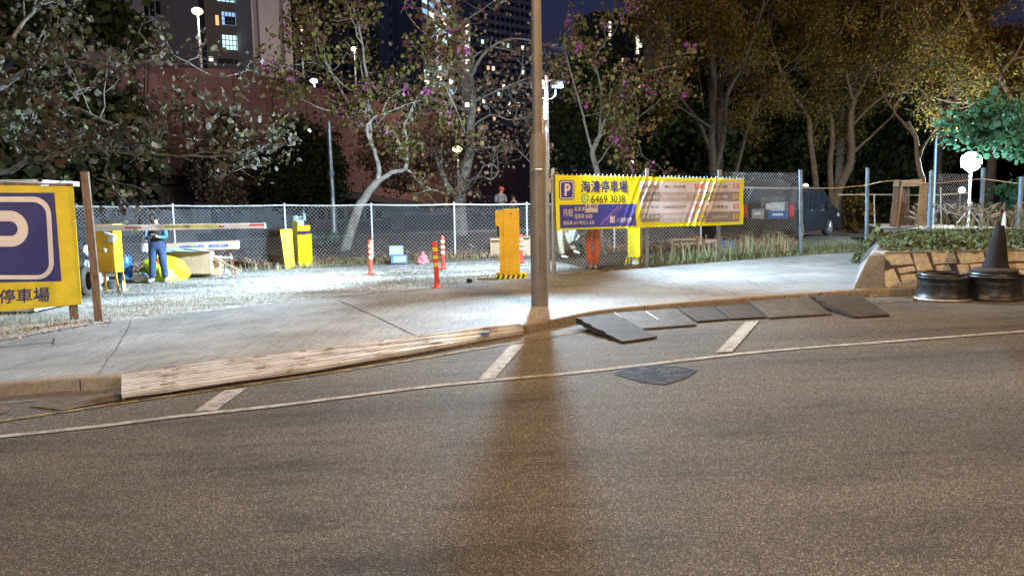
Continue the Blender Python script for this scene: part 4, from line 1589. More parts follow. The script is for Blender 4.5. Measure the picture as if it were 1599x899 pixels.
# frame behind and stub post below
for a_ in (SP.hit(121, 480)[0] - 0.06,):
    p = SP.pt(a_, 0, -0.08)
    mb.box((p.x, p.y, (gz(p.x) + szb) / 2 + 0.7), (0.12, 0.05, szb - gz(p.x) + 1.6), 0.4)
p = SP.pt(su0 + 0.3, 0, -0.08)
mb.box((p.x, p.y, 0.9), (0.12, 0.05, 2.4), 0.4)
mb.build('support_post', 'rust_wood', t, world=True)
mb = MB()
p, q = SP.pt(su0, sg_z(su0, 1) + 0.02, -0.04), SP.pt(su1, sz1 + 0.02, -0.04)
mb.tube([p, p.lerp(q, .35) + Vector((0, 0, .012)), p.lerp(q, .7) - Vector((0, 0, .01)), q], 0.028, 7)
mb.build('top_batten', 'rust_wood', t, world=True)
mb = MB()
p = SP.pt(*SP.hit(70, 290), out=0.01)
mb.box((p.x, p.y, p.z), (0.10, 0.02, 0.03), 0.4)
p = SP.pt(*SP.hit(118, 318), out=0.0)
mb.tube([p, p + Vector((.03, 0, -.03)), p + Vector((.0, 0, -.06))], 0.008, 5)
mb.build('tape_tie', 'white', t, world=True)

# white cabinet roof behind the sign
p = aty(78, 279, 12.2)
t = thing('metal_cabinet', 'pale metal cabinet whose flat roof shows above the yellow sign', 'cabinet', (p.x - 1.62, p.y + 0.9, gz(p.x)), 0.0)
mb = MB()
mb.box((0, 0, (p.z - gz(p.x) - 0.07) / 2), (1.9, 1.1, p.z - gz(p.x) - 0.07))
mb.build('cabinet_body', 'grey_render', t)
mb = MB()
mb.box((0, 0, p.z - gz(p.x) - 0.035), (2.4, 1.3, 0.085))
mb.build('cabinet_roof', 'white_steel', t, bevel=0.01)

# rusty leaning post
b_ = at(155, 501)
tp = aty(132, 268, b_.y)
mb = MB()
d_ = Vector(tp) - Vector(b_)
w = 0.105
n = 10
vs = []
for k in range(n + 1):
    c = Vector(b_) - d_ * 0.02 + d_ * 1.02 * k / n
    for (x, y) in ((-w / 2, -w / 2), (w / 2, -w / 2), (w / 2, w / 2), (-w / 2, w / 2)):
        vs.append(c + Matrix.Rotation(0.35, 3, 'Z') @ Vector((x + rng.normal(0, .002), y + rng.normal(0, .002), 0)))
fs = [(k * 4 + i, k * 4 + (i + 1) % 4, (k + 1) * 4 + (i + 1) % 4, (k + 1) * 4 + i) for k in range(n) for i in range(4)] + [(0, 1, 2, 3), tuple(n * 4 + i for i in (3, 2, 1, 0))]
mb.v, mb.f, mb.m = [tuple(v) for v in vs], fs, [0] * len(fs)
o = mb.build('wooden_post', 'rust_wood')
tag(o, 'weathered brown wooden post leaning beside the yellow parking sign', 'post')
# ================================================================== RAMPS AND MATS AT THE KERB
RT0, RT1 = at(190, 589, 0.02), at(813, 507, 0.02)
kk = curve_pts([(190, 589), (300, 571.5), (500, 547.5), (650, 527.5), (813, 507.5)], 0.02, 8)
bb = curve_pts([(190, 620), (300, 604), (500, 575), (650, 549), (818, 519)], -0.075, 8)
t = thing('corrugated_ramp', 'long pale corrugated ramp laid from kerb to road along the driveway', 'ramp', RT0)
mb = MB()
R = 8
prof = []
for r_ in range(R):
    for q_, hh in ((0.16, 0.0), (0.22, 0.028), (0.80, 0.028), (0.86, 0.0)):
        prof.append(((r_ + q_) / R, hh))
prof.append((1.0, 0.0))
n = len(kk)
vs = []
rw = random.Random(4)
for i in range(n):
    a, b2 = kk[i], bb[i]
    wob = [0.004 * math.sin(i * 0.7 + r2) for r2 in range(len(prof))]
    for j, (u_, hh) in enumerate(prof):
        p = a.lerp(b2, u_)
        vs.append(Vector((p.x, p.y, p.z + hh + wob[j])))
npf = len(prof)
fs = [(i * npf + j, (i + 1) * npf + j, (i + 1) * npf + j + 1, i * npf + j + 1) for i in range(n - 1) for j in range(npf - 1)]
o_ = len(vs)
vs2 = [v - Vector((0, 0, 0.012 + h2)) for v, h2 in zip(vs, [p[1] * 0.9 for _ in range(n) for p in prof])]
fs += [tuple(o_ + k for k in reversed(f)) for f in fs]
fs += [(j, j + 1, o_ + j + 1, o_ + j) for j in range(npf - 1)] + [((n - 1) * npf + j, (n - 1) * npf + j + 1, o_ + (n - 1) * npf + j + 1, o_ + (n - 1) * npf + j) for j in range(npf - 1)]
fs += [(i * npf + npf - 1, (i + 1) * npf + npf - 1, o_ + (i + 1) * npf + npf - 1, o_ + i * npf + npf - 1) for i in range(n - 1)]
mb.add(vs + vs2, fs)
for k_ in range((n - 1) * (npf - 1)):
    if (k_ % (npf - 1)) % 4 == 3:
        mb.m[k_] = 1  # groove faces get a darker colour standing in for shade between ridges


def ramp_mat():
    m, nt, b = nodes_of('ramp_metal')
    N, L_ = nt.nodes, nt.links
    tc = N.new('ShaderNodeTexCoord')
    n1 = N.new('ShaderNodeTexNoise'); n1.inputs['Scale'].default_value = 1.6; n1.inputs['Detail'].default_value = 9; n1.inputs['Roughness'].default_value = 0.75
    L_.new(tc.outputs['Object'], n1.inputs['Vector'])
    r1 = ramp(N, [(0.34, (0.18, 0.14, 0.10)), (0.44, (0.44, 0.43, 0.42)), (0.64, (0.62, 0.64, 0.67))])
    L_.new(n1.outputs[0], r1.inputs[0])
    L_.new(r1.outputs[0], b.inputs['Base Color'])
    b.inputs['Roughness'].default_value = 0.5
    b.inputs['Metallic'].default_value = 0.15
    MATS['ramp_metal'] = m


ramp_mat()
mb.build('ridged_sheet', ['ramp_metal', mat('groove_shade', (0.07, 0.05, 0.035), 0.9)], t, world=True, smooth=False)
# dark stained joints across it
mb = MB()
for px_ in (262, 305, 318, 430, 478, 497, 600, 612, 685, 745):
    u_ = (px_ - 190) / (813 - 190)
    i = min(n - 2, int(u_ * (n - 1)))
    for r_ in range(R):
        if rw.random() < 0.45:
            continue
        f_ = u_ * (n - 1) - i + rw.uniform(-0.15, 0.15)
        a, b2 = kk[i].lerp(kk[i + 1], f_), bb[i].lerp(bb[i + 1], f_)
        p = a.lerp(b2, (r_ + 0.5) / R)
        dv = (kk[i + 1] - kk[i]).normalized()
        mb.box((p.x, p.y, p.z + 0.0275), (rw.uniform(0.04, 0.13), 0.018, 0.004), math.atan2(dv.y, dv.x))
mb.build('rust_joint', mat('rust_stain', (0.16, 0.11, 0.07), 0.9), t, world=True)
mb = MB()
for u_ in (0.12, 0.5, 0.9):
    a = [kk[i].lerp(bb[i], u_) - Vector((0, 0, 0.035)) for i in range(n)]
    mb.tube(a, 0.018, 4)
mb.build('bearer', 'rust_wood', t, world=True)
p = kk[int(0.86 * n)].lerp(bb[int(0.86 * n)], 0.45)
mb = MB()
mb.box((p.x + 0.1, p.y, p.z + 0.028), (0.12, 0.035, 0.012), 0.35)
mb.build('blue_tape', 'plastic_blue', t, world=True)

mats_px = [([(900, 496), (958, 488), (1026, 525), (971, 533)], 'rubber', 'worn black rubber kerb ramp nearest the lamp post with a ragged broken edge', 0.9),
           ([(960, 488), (1056, 481), (1088, 506), (993, 513)], 'rubber_worn', 'pale grey steel faced kerb ramp with a bright metal edge', 1.0),
           ([(1057, 481), (1112, 478), (1137, 497), (1089, 501)], 'rubber', 'small dark kerb ramp just right of the pale grey one', 0.6),
           ([(1114, 478), (1167, 475), (1195, 494), (1140, 497)], 'rubber', 'small dark kerb ramp left of the big double ramp', 0.6),
           ([(1169, 470), (1263, 464), (1298, 489), (1201, 495)], 'rubber_worn', 'wide grey double rubber kerb ramp with a scuffed top', 1.0),
           ([(1266, 462), (1341, 460), (1389, 491), (1331, 494)], 'rubber', 'tilted black rubber kerb ramp furthest up the kerb', 1.0)]
rr = random.Random(8)
for k, (q, mt, lab, hf) in enumerate(mats_px):
    zt_ = 0.0 * hf + (0.03 if hf > 0.8 else -0.02)
    A_, B_ = at(*q[0], zt_), at(*q[1], zt_)
    C_, D_ = at(*q[2], ROAD + 0.03), at(*q[3], ROAD + 0.03)
    t = thing('kerb_ramp', lab, 'kerb ramp', (A_.x, A_.y, gz(A_.x) + ROAD), 0, 'black rubber kerb ramps beside the pavement')
    mb = MB()
    NU, NV = 14, 10
    vs = []
    for j in range(NV + 1):
        for i in range(NU + 1):
            u_, v_ = i / NU, j / NV
            p = (A_.lerp(B_, u_)).lerp(D_.lerp(C_, u_), v_)
            edge = (i in (0,) and k in (0, 5, 1))
            if edge:
                p = p + (B_ - A_).normalized() * rr.uniform(-0.015, 0.03)
            vs.append(p)
    vb = [Vector((p.x, p.y, max(gz(p.x) + ROAD + 0.012, p.z - 0.035 - (0.3 * (p.z - gz(p.x) - ROAD))))) for p in vs]
    nn = len(vs)
    fs = [(j * (NU + 1) + i, j * (NU + 1) + i + 1, (j + 1) * (NU + 1) + i + 1, (j + 1) * (NU + 1) + i) for j in range(NV) for i in range(NU)]
    fs2 = [tuple(nn + x for x in reversed(f)) for f in fs]
    side = []
    for i in range(NU):
        side += [(i, i + 1, nn + i + 1, nn + i), (NV * (NU + 1) + i, NV * (NU + 1) + i + 1, nn + NV * (NU + 1) + i + 1, nn + NV * (NU + 1) + i)]
    for j in range(NV):
        a, b2 = j * (NU + 1), (j + 1) * (NU + 1)
        side += [(a, b2, nn + b2, nn + a), (a + NU, b2 + NU, nn + b2 + NU, nn + a + NU)]
    mb.add(vs + vb, fs + fs2 + side)
    mb.build('ramp_body', mt, t, world=True)
    if k == 1:
        mb = MB()
        mb.tube([A_ + Vector((-.005, -.005, .002)), D_ + Vector((-.005, -.005, .002))], 0.012, 6)
        mb.tube([A_.lerp(B_, 0.47).lerp(D_.lerp(C_, .5), 0.1) + Vector((0, 0, .006)), A_.lerp(B_, 0.5).lerp(D_.lerp(C_, .5), 0.6) + Vector((0, 0, .006))], 0.005, 5)
        mb.build('metal_edge', 'white_steel', t, world=True)

# ================================================================== STEEL RIMS AND CONE
def wheel_rim(px, py, lab, s=1.0, lip='rim_lip'):
    p = at(px, py, ROAD)
    t = thing('wheel_rim', lab, 'wheel rim', (p.x, p.y, gz(p.x) + ROAD + 0.002), 0.3, 'rusty steel truck rims lying by the stone wall')
    r = 0.375 * s
    h = 0.355
    mb = MB()
    mb.lathe([(r * 0.80, 0.03), (r * 0.99, 0.0), (r, 0.012), (r * 0.985, 0.035), (r * 0.93, 0.06), (r * 0.90, 0.10), (r * 0.895, 0.22), (r * 0.91, 0.235), (r * 0.90, 0.25), (r * 0.90, 0.285), (r * 0.97, 0.32), (r, h - 0.015), (r * 0.99, h), (r * 0.955, h - 0.008), (r * 0.87, 0.28), (r * 0.85, 0.24), (r * 0.85, 0.1), (r * 0.87, 0.05)], (0, 0, 0), 48, closed=True)
    mb.build('rim_barrel', 'steel_rim', t, smooth=True)
    mb = MB()
    mb.lathe([(r * 0.86, 0.12), (r * 0.70, 0.17), (r * 0.45, 0.30), (r * 0.30, 0.31), (r * 0.30, 0.29), (r * 0.44, 0.28), (r * 0.68, 0.15), (r * 0.86, 0.10)], (0, 0, 0), 48)
    mb.build('rim_disc', 'steel_rim', t, smooth=True)
    mb = MB()
    mb.tube([(r * 0.985 * math.cos(2 * math.pi * k / 40), r * 0.985 * math.sin(2 * math.pi * k / 40), 0.017) for k in range(41)], 0.017, 6, caps=False)
    mb.build('bottom_lip', lip, t, smooth=True)
    # a loose lock ring on top
    mb = MB()
    mb.tube([(r * 0.80 * math.cos(2 * math.pi * k / 40) + 0.01, r * 0.80 * math.sin(2 * math.pi * k / 40) + 0.04, h + 0.018 + 0.01 * math.sin(k * 0.157)) for k in range(38)], 0.022, 6)
    mb.build('lock_ring', 'steel_rim', t, smooth=True)
    return t, p


wheel_rim(1471, 467, 'dark steel truck rim with scraped pale lower lip standing clear of the cone')
t, p = wheel_rim(1553, 466, 'dark steel truck rim that carries the tall black cone', 1.04, 'steel_rim')
cb = Vector((p.x - 0.02, p.y, gz(p.x) + ROAD + 0.36))
t = thing('traffic_cone', 'tall grimy black cone standing on top of a truck rim', 'cone', cb)
mb = MB()
mb.lathe([(0.0, 0.03), (0.27, 0.03), (0.295, 0.045), (0.30, 0.075), (0.27, 0.095), (0.17, 0.105)], (0, 0, 0), 32)
mb.lathe([(0, 0.03), (0.27, 0.03)], (0, 0, 0), 32)
mb.build('cone_base', 'rubber', t, smooth=True)
mb = MB()
th = aty(1556, 352, p.y).z - cb.z
mb.lathe([(0.185, 0.10), (0.168, 0.13), (0.15, 0.2), (0.122, 0.38), (0.10, 0.52), (0.062, th - 0.02), (0.05, th), (0.035, th), (0.04, th - 0.05)], (0, 0, 0), 28)
mb.v = [(x + 0.04 * (z / th), y, z) for x, y, z in mb.v]
mb.build('cone_body', mat('cone_black', (0.008, 0.007, 0.009), 0.9, 0.0, 0.5, 6, 0.3), t, smooth=True)

# white topped marker in the bed behind the cone
p = atz(1567, 362, BEDZ)
t = thing('marker_post', 'slim white tipped marker rising from the hedge behind the cone', 'post', (p.x, p.y, BEDZ))
mb = MB()
hh = aty(1566, 331, p.y).z - BEDZ
mb.tube([(0, 0, -0.1), (0, 0, hh * 0.55), (0, 0, hh * 0.75), (0, 0, hh)], [0.05, 0.05, 0.035, 0.012], 10)
mb.build('post_body', 'white', t, smooth=True)

# ================================================================== BARRIER GATE
GB = at(168, 456)
t = thing('barrier_gate', 'yellow barrier cabinet on legs with long white boom across the entrance', 'barrier', (GB.x, GB.y, gz(GB.x)), 0.0)
s_ = F / GB.y  # pixels per metre here
gzz = gz(GB.x)


def lx(px, py=400):
    return aty(px, py, GB.y).x - GB.x


def lz(py, px=168):
    return aty(px, py, GB.y).z - gzz


mb = MB()
w0, w1 = lx(149, 425), lx(181, 425)
zb, zt_ = lz(426), lz(352)
mb.box(((w0 + w1) / 2, 0.17, (zb + zt_) / 2), (w1 - w0, 0.34, zt_ - zb))
mb.build('cabinet', 'yellow', t, bevel=0.008)
mb = MB()
mb.box(((w0 + w1) / 2 - 0.01, 0.17, zt_ + 0.012), (w1 - w0 + 0.04, 0.38, 0.024))
mb.build('cabinet_top', 'yellow', t, bevel=0.003)
mb = MB()
mb.prism([(w0 + 0.02, -0.004, lz(378)), (w1 - 0.02, -0.004, lz(384)), (w1 - 0.02, -0.004, lz(424)), (w0 + 0.02, -0.004, lz(424))], (0, 0.003, 0))
mb.build('cabinet_door', 'yellow', t, bevel=0.001)
for (x_, y_) in ((w0 + 0.03, 0.03), (w1 - 0.02, 0.03), (w0 + 0.03, 0.31), (w1 - 0.02, 0.31)):
    mb = MB()
    mb.tube([(x_, y_, zb + 0.01), (x_ + (0.03 if x_ > 0.1 else 0), y_, 0)], 0.022, 4)
    mb.box((x_ + (0.03 if x_ > 0.1 else 0), y_, 0.01), (0.09, 0.07, 0.02))
    mb.build('leg', 'yellow', t)
mb = MB()
mb.sphere((lx(163.5, 391), -0.012, lz(391)), 0.05, 14, 8, sc=(1, 0.4, 1))
mb.build('signal_lamp', mat('pale_lens', (0.65, 0.6, 0.5), 0.25), t, smooth=True)
mb = MB()
p0, p1 = Vector((lx(167, 365), -0.10, lz(363))), Vector((lx(187, 370), -0.16, lz(370)))
mb.tube([p0, p1], 0.035, 4)
mb.box(((p0.x + p1.x) / 2 - 0.02, -0.06, lz(374)), (0.09, 0.1, 0.10))
mb.build('camera', 'white', t, bevel=0.004)
mb = MB()
b0, b1 = lx(150, 356), aty(416, 352, GB.y).x - GB.x
zl, zr = lz(356), aty(416, 352.3, GB.y).z - gzz
bh = 0.13
for (xa, xb, dz0, dz1, th_, mt, out) in ((0, 1, 0, 1, 0.05, 'white', 0),):
    mb.prism([(b0, -0.09, zl - bh / 2), (b1, -0.09, zr - bh * 0.42), (b1, -0.09, zr + bh * 0.42), (b0, -0.09, zl + bh / 2)], (0, 0.05, 0))
bo = mb.build('boom', 'white', t, bevel=0.006)


def boomrect(mb, x0, x1, f0, f1, out):
    def zz(x, f_):
        u_ = (x - b0) / (b1 - b0)
        return zl + (zr - zl) * u_ + (f_ - 0.5) * bh * (1 - 0.12 * u_)
    xa, xb = [aty(x, 354, GB.y).x - GB.x for x in (x0, x1)]
    mb.prism([(xa, -0.091 - out, zz(xa, f0)), (xb, -0.091 - out, zz(xb, f0)), (xb, -0.091 - out, zz(xb, f1)), (xa, -0.091 - out, zz(xa, f1))], (0, 0.001, 0))
    return xa, xb, zz


mb = MB()
boomrect(mb, 197, 224.5, 0.38, 0.62, 0.002)
boomrect(mb, 345, 353, 0.35, 0.62, 0.004)
boomrect(mb, 392, 415.5, 0.5, 0.82, 0.002)
mb.build('red_stripe', 'red', bo)
mb = MB()
xa, xb, zz = boomrect(mb, 255, 347, 0.28, 0.85, 0.002)
mb.build('yellow_label', mat('label_yellow', (0.7, 0.68, 0.22), 0.5), bo)
mb = MB()
vs, fs = text_mesh('車輛進出請小心慢駛', 0.01)
xs_ = [v[0] for v in vs]; ys_ = [v[1] for v in vs]
xa2, xb2 = aty(261, 354, GB.y).x - GB.x, aty(300, 354, GB.y).x - GB.x
mb.add([(xa2 + (v[0] - min(xs_)) / (max(xs_) - min(xs_)) * (xb2 - xa2), -0.0945, zz(xa2, 0.40) + (v[1] - min(ys_)) / (max(ys_) - min(ys_)) * bh * 0.33) for v in vs], fs)
mb.build('label_lettering', 'black', bo)

# things under and beside the cabinet
p = at(163, 450)
t = thing('chemical_can', 'white can with a red label under the yellow barrier cabinet', 'can', (p.x, p.y, gz(p.x)))
mb = MB()
mb.box((0, 0, 0.13), (0.17, 0.12, 0.25), taper=0.94)
mb.tube([(0.04, 0, 0.25), (0.04, 0, 0.29)], 0.02, 10)
mb.build('can_body', 'white', t, bevel=0.012)
mb = MB()
mb.box((0, -0.062, 0.14), (0.13, 0.004, 0.15))
mb.build('red_label', 'red', t)
p = at(176, 450)
t = thing('roll_of_cable', 'dark grey coil of cable lying under the yellow barrier cabinet', 'cable', (p.x, p.y, gz(p.x) + 0.02))
mb = MB()
for k in range(5):
    mb.tube([((0.10 - 0.004 * k) * math.cos(a * 0.3), 0.1 * math.sin(a * 0.3), 0.015 + 0.035 * k) for a in range(22)], 0.016, 6)
mb.build('cable_coil', 'rubber_worn', t, smooth=True)
p = at(193, 455)
t = thing('plastic_bottle', 'slim white squeeze bottle standing beside the barrier leg', 'bottle', (p.x, p.y, gz(p.x)))
mb = MB()
mb.lathe([(0, 0), (0.04, 0), (0.042, 0.02), (0.042, 0.15), (0.03, 0.18), (0.012, 0.19)], (0, 0, 0), 16)
mb.build('bottle_body', 'white', t, smooth=True)
mb = MB()
mb.lathe([(0.013, 0.185), (0.013, 0.205), (0.004, 0.23), (0, 0.23)], (0, 0, 0), 12)
mb.build('bottle_cap', 'white', t, smooth=True)

p = at(196, 434)
t = thing('plastic_drum', 'blue plastic drum standing behind the yellow barrier cabinet', 'drum', (p.x, p.y, gz(p.x)))
mb = MB()
r = 0.185
mb.lathe([(0, 0), (r * .95, 0), (r, 0.03), (r, 0.18), (r * 1.03, 0.2), (r, 0.22), (r, 0.38), (r * 1.03, 0.40), (r, 0.42), (r, 0.52), (r * .93, 0.56), (0, 0.56)], (0, 0, 0), 28)
mb.build('drum_body', 'plastic_blue', t, smooth=True)
mb = MB()
for a in (0.8, 3.6):
    mb.tube([(0.1 * math.cos(a), 0.1 * math.sin(a), 0.555), (0.1 * math.cos(a), 0.1 * math.sin(a), 0.60)], 0.035, 12)
mb.tube([(-0.05, -0.02, 0.56), (-0.03, -0.02, 0.62), (0.04, -0.02, 0.62), (0.06, -0.02, 0.56)], 0.012, 6)
mb.build('bung_cap', 'plastic_blue', t, smooth=True)


def crumple(name, m_, c, d, parent=None, seed=1, amp=0.12, nx=18, ny=10, flat=0.0):
    """a heap of sheeting: a dented dome"""
    r2 = random.Random(seed)
    ph = [(r2.uniform(2, 7), r2.uniform(2, 7), r2.uniform(0, 6)) for _ in range(7)]
    mb = MB()
    vs = []
    for j in range(ny + 1):
        v_ = j / ny
        for i in range(nx):
            a = 2 * math.pi * i / nx
            rr_ = math.cos(v_ * math.pi / 2) ** (0.6)
            w = 1 + amp * sum(math.sin(f1 * a + f2 * v_ * 2 + p_) for f1, f2, p_ in [(round(x), y, z) for x, y, z in ph]) / 2
            x, y = rr_ * w * math.cos(a) * d[0] / 2, rr_ * w * math.sin(a) * d[1] / 2
            z = math.sin(v_ * math.pi / 2) * d[2] * (1 + amp * 0.7 * math.sin(3 * a + seed + v_ * 5))
            vs.append((c[0] + x, c[1] + y, c[2] + z))
    fs = [(j * nx + i, j * nx + (i + 1) % nx, (j + 1) * nx + (i + 1) % nx, (j + 1) * nx + i) for j in range(ny) for i in range(nx)]
    mb.add(vs, fs)
    return mb.build(name, m_, parent)


# heap of bags left of the wooden post, seen through the gap
p = at(142, 452)
t = thing('bag_heap', 'white and blue sacks heaped between the sign and the leaning post', 'sacks', (p.x, p.y, gz(p.x)))
crumple('lower_sack', 'pale_sheet', (0, 0, 0), (0.5, 0.5, 0.55), t, 3, 0.25)
crumple('upper_sack', 'white', (0.0, 0.1, 0.5), (0.42, 0.4, 0.42), t, 5, 0.3)
p = at(133, 462)
t = thing('tyre', 'old black tyre standing on edge behind the yellow sign', 'tyre', (p.x, p.y, gz(p.x) + 0.31), 0.2)
mb = MB()
mb.lathe([(0.19, -0.09), (0.27, -0.1), (0.305, -0.06), (0.31, 0.06), (0.27, 0.1), (0.19, 0.09)], (0, 0, 0), 28)
mb.v = [(z, x, y) for x, y, z in mb.v]
mb.build('tyre_body', 'rubber', t, smooth=True)

# neon sheeting heap behind the woman
p = at(247, 439)
p = Vector((p.x, p.y + 0.35, p.z))
t = thing('sheeting_heap', 'crumpled neon yellow sheeting heaped on the gravel behind the woman', 'tarpaulin', (p.x, p.y, gz(p.x)))
crumple('yellow_sheet', 'hiviz', (0.0, 0.0, -0.01), (1.2, 0.7, 0.56), t, 11, 0.16, 34, 14)
crumple('white_fold', 'pale_sheet', (-0.42, -0.22, -0.01), (0.42, 0.4, 0.2), t, 12, 0.3)
crumple('orange_patch', 'orange_cloth', (0.02, -0.16, 0.18), (0.26, 0.3, 0.36), t, 13, 0.25)
crumple('white_streak', 'white', (0.25, -0.28, 0.0), (0.25, 0.2, 0.22), t, 14, 0.25)


def carton(lab, px0, px1, pyb, pyt, dpt=0.4, rz=0.0, m_='cardboard', dz=0.0, Y=None, flap=0.0, group=None, text=None):
    p = at((px0 + px1) / 2, pyb)
    Y = Y or p.y
    a, b2 = aty(px0, pyb, Y), aty(px1, pyb, Y)
    zt = aty((px0 + px1) / 2, pyt, Y).z
    zb = (a.z + b2.z) / 2 if dz or Y != p.y else gz(p.x)
    c = (a + b2) / 2
    t = thing('cardboard_carton', lab, 'carton', (c.x, Y + dpt / 2, zb), rz, group)
    w, h = abs(b2.x - a.x), zt - zb
    mb = MB()
    mb.box((0, 0, h / 2), (w, dpt, h))
    mb.build('carton_body', m_, t, bevel=0.006)
    mb = MB()
    mb.box((0, -dpt / 2 - 0.003, h * 0.98), (w * 1.0, 0.006, 0.012))
    if flap:
        mb.prism([(-w / 2, -dpt / 2 - 0.004, h), (w / 2, -dpt / 2 - 0.004, h), (w / 2 - 0.03, -dpt / 2 - 0.12, h - flap), (-w / 2 + 0.03, -dpt / 2 - 0.12, h - flap)], (0, 0.006, 0))
    mb.build('carton_flap', 'cardboard_pale', t)
    return t, w, h


t, w, h = carton('large brown flattened carton standing on the gravel right of the woman', 283, 345, 431, 400, 0.35, -0.05, flap=0.1)
t, w, h = carton('brown carton behind, topped with a pale blue plastic sheet', 262, 330, 428, 392, 0.4, 0.0, Y=18.9)
c = t.location
t2 = thing('plastic_sheet', 'pale blue plastic sheet draped over the top of the cartons', 'plastic sheet', (c.x, c.y, c.z + h + 0.01))
crumple('sheet_body', 'pale_sheet', (0, -0.1, -0.015), (w * 1.05, 0.55, 0.07), t2, 21, 0.2, 30, 8)
# long flat box carrying blue print
Yb = 19.2
a, b2 = aty(263, 386.5, Yb), aty(371, 382, Yb)
t = thing('long_box', 'long narrow brown box with blue printing lying on the cartons', 'box', (a + b2) / 2)
mb = MB()
L2 = (b2 - a).length / 2
sl_ = (b2.z - a.z) / (b2.x - a.x)
hB = 0.105
mb.prism([(-L2, -0.12, -L2 * sl_ - hB), (L2, -0.12, L2 * sl_ - hB), (L2, -0.12, L2 * sl_ + hB), (-L2, -0.12, -L2 * sl_ + hB)], (0, 0.26, 0))
mb.build('box_body', 'cardboard_pale', t, bevel=0.006)
mb = MB()
for body, xa, xb in (('易碎物品小心輕放', -0.62, 0.1), ('MADE 0.8M', 0.22, 0.78)):
    vs, fs = text_mesh(body, 0.02)
    xs_ = [v[0] for v in vs]; ys_ = [v[1] for v in vs]
    xa, xb = xa * L2, xb * L2
    o_ = []
    for v in vs:
        x = xa + (v[0] - min(xs_)) / (max(xs_) - min(xs_)) * (xb - xa)
        o_.append((x, -0.1235, x * sl_ - 0.045 + (v[1] - min(ys_)) / (max(ys_) - min(ys_)) * 0.085))
    mb.add(o_, fs)
mb.build('blue_print', 'plastic_blue', t)
# trestle under its free end
p = aty(358, 425, Yb + 0.1)
t = thing('timber_trestle', 'rough timber trestle holding up the free end of the long box', 'trestle', (p.x, p.y, gz(p.x)))
top_ = ((a + b2) / 2).z + L2 * sl_ * 0.8 - hB - gz(p.x) - 0.02
mb = MB()
for x_ in (-0.1, 0.12):
    mb.tube([(x_, -0.12, 0), (x_ * 0.3, 0, top_)], 0.022, 4)
    mb.tube([(x_, 0.12, 0), (x_ * 0.3, 0, top_)], 0.022, 4)
mb.tube([(-0.1, 0, top_), (0.12, 0, top_)], 0.025, 4)
mb.build('trestle_frame', 'rust_wood', t)
p = at(335, 428)
for lab, x0, y0, x1, y1, Y_, r_, mt, nm in (('white plastic pipe sticking out from behind the cartons', 325, 404, 362, 402.5, 19.0, 0.03, 'white', 'plastic_pipe'),
                                           ('thin brown plank sloping from the cartons to the gravel', 333, 402, 376, 424, 18.2, 0.028, 'cardboard', 'timber_plank')):
    a, b2 = aty(x0, y0, Y_ + 0.1), aty(x1, y1, Y_ - 0.1)
    mb = MB()
    mb.tube([a, b2], r_, 8 if mt == 'white' else 4)
    tag(mb.build(nm, mt), lab, nm.split('_')[1])
p = at(338, 429)
t = thing('plastic_bags', 'pale blue plastic bags slumped in front of the large carton', 'plastic bags', (p.x, p.y + 0.1, gz(p.x)))
crumple('slumped_bag', 'pale_sheet', (0.02, 0, -0.01), (0.5, 0.35, 0.30), t, 31, 0.3)
crumple('flat_bag', 'white', (-0.32, -0.12, -0.01), (0.42, 0.25, 0.09), t, 32, 0.25)
p = at(363, 427)
mb = MB()
mb.box((p.x, p.y, gz(p.x) + 0.03), (0.32, 0.2, 0.06), 0.2)
tag(mb.build('flattened_carton', 'cardboard_pale', bevel=0.008), 'small flattened carton lying at the right end of the rubbish', 'carton')

# ================================================================== TICKET MACHINE PAIR AT THE REAR FENCE
p = at(467, 416)
t = thing('ticket_machine', 'yellow ticket machine with tools on top by the rear fence', 'ticket machine', (p.x, p.y, gz(p.x)), 0.0)
g_ = gz(p.x)
qx = lambda px, py=380: aty(px, py, p.y).x - p.x
qz = lambda py, px=467: aty(px, py, p.y).z - g_
mb = MB()
mb.prism([(qx(465), 0, 0), (qx(481), 0.02, 0), (qx(481), 0.02, qz(366)), (qx(465), 0, qz(366))], (-0.0, 0.4, 0))
mb.prism([(qx(465), 0.001, 0), (qx(465), 0.001, qz(345)), (qx(454), 0.24, qz(345)), (qx(458), 0.24, 0)], (0.12, 0.14, 0))
mb.build('machine_body', 'lemon', t)
mb = MB()
mb.box(((qx(466) + qx(481.5)) / 2, 0.12, (qz(361) + qz(352)) / 2), (qx(481.5) - qx(466), 0.34, qz(352) - qz(361)))
mb.build('machine_head', 'yellow', t, bevel=0.005)
mb = MB()
mb.box(((qx(465) + qx(480)) / 2, 0.14, (qz(366) + qz(361.5)) / 2), (qx(480) - qx(465.5), 0.34, 0.07))
mb.build('ticket_slot', mat('dark_purple', (0.06, 0.02, 0.1), 0.4), t)
mb = MB()
mb.box(((qx(468) + qx(476)) / 2, -0.03, (qz(345) + qz(351.5)) / 2), (0.15, 0.03, 0.12))
mb.build('screen', mat('screen_pale', (0.4, 0.75, 0.68), 0.3), t)
zt_ = qz(345)
t2 = thing('power_tool', 'grey power tool and can lying on top of the ticket machine', 'tool', (p.x, p.y + 0.12, g_ + zt_ + 0.005))
mb = MB()
mb.sphere((-0.1, 0.1, 0.085), 0.08, 10, 6, sc=(1.3, 0.8, 0.9))
mb.tube([(-0.02, 0.1, 0.09), (0.12, 0.1, 0.10)], 0.03, 8)
mb.tube([(0.16, 0.08, 0.01), (0.16, 0.08, 0.2)], [0.045, 0.04], 10)
mb.tube([(0.16, 0.08, 0.2), (0.15, 0.08, 0.3)], 0.012, 6)
mb.box((0.03, 0.08, 0.02), (0.34, 0.12, 0.04))
mb.build('tool_body', mat('tool_grey', (0.22, 0.33, 0.38), 0.5), t2, smooth=True)
mb = MB()
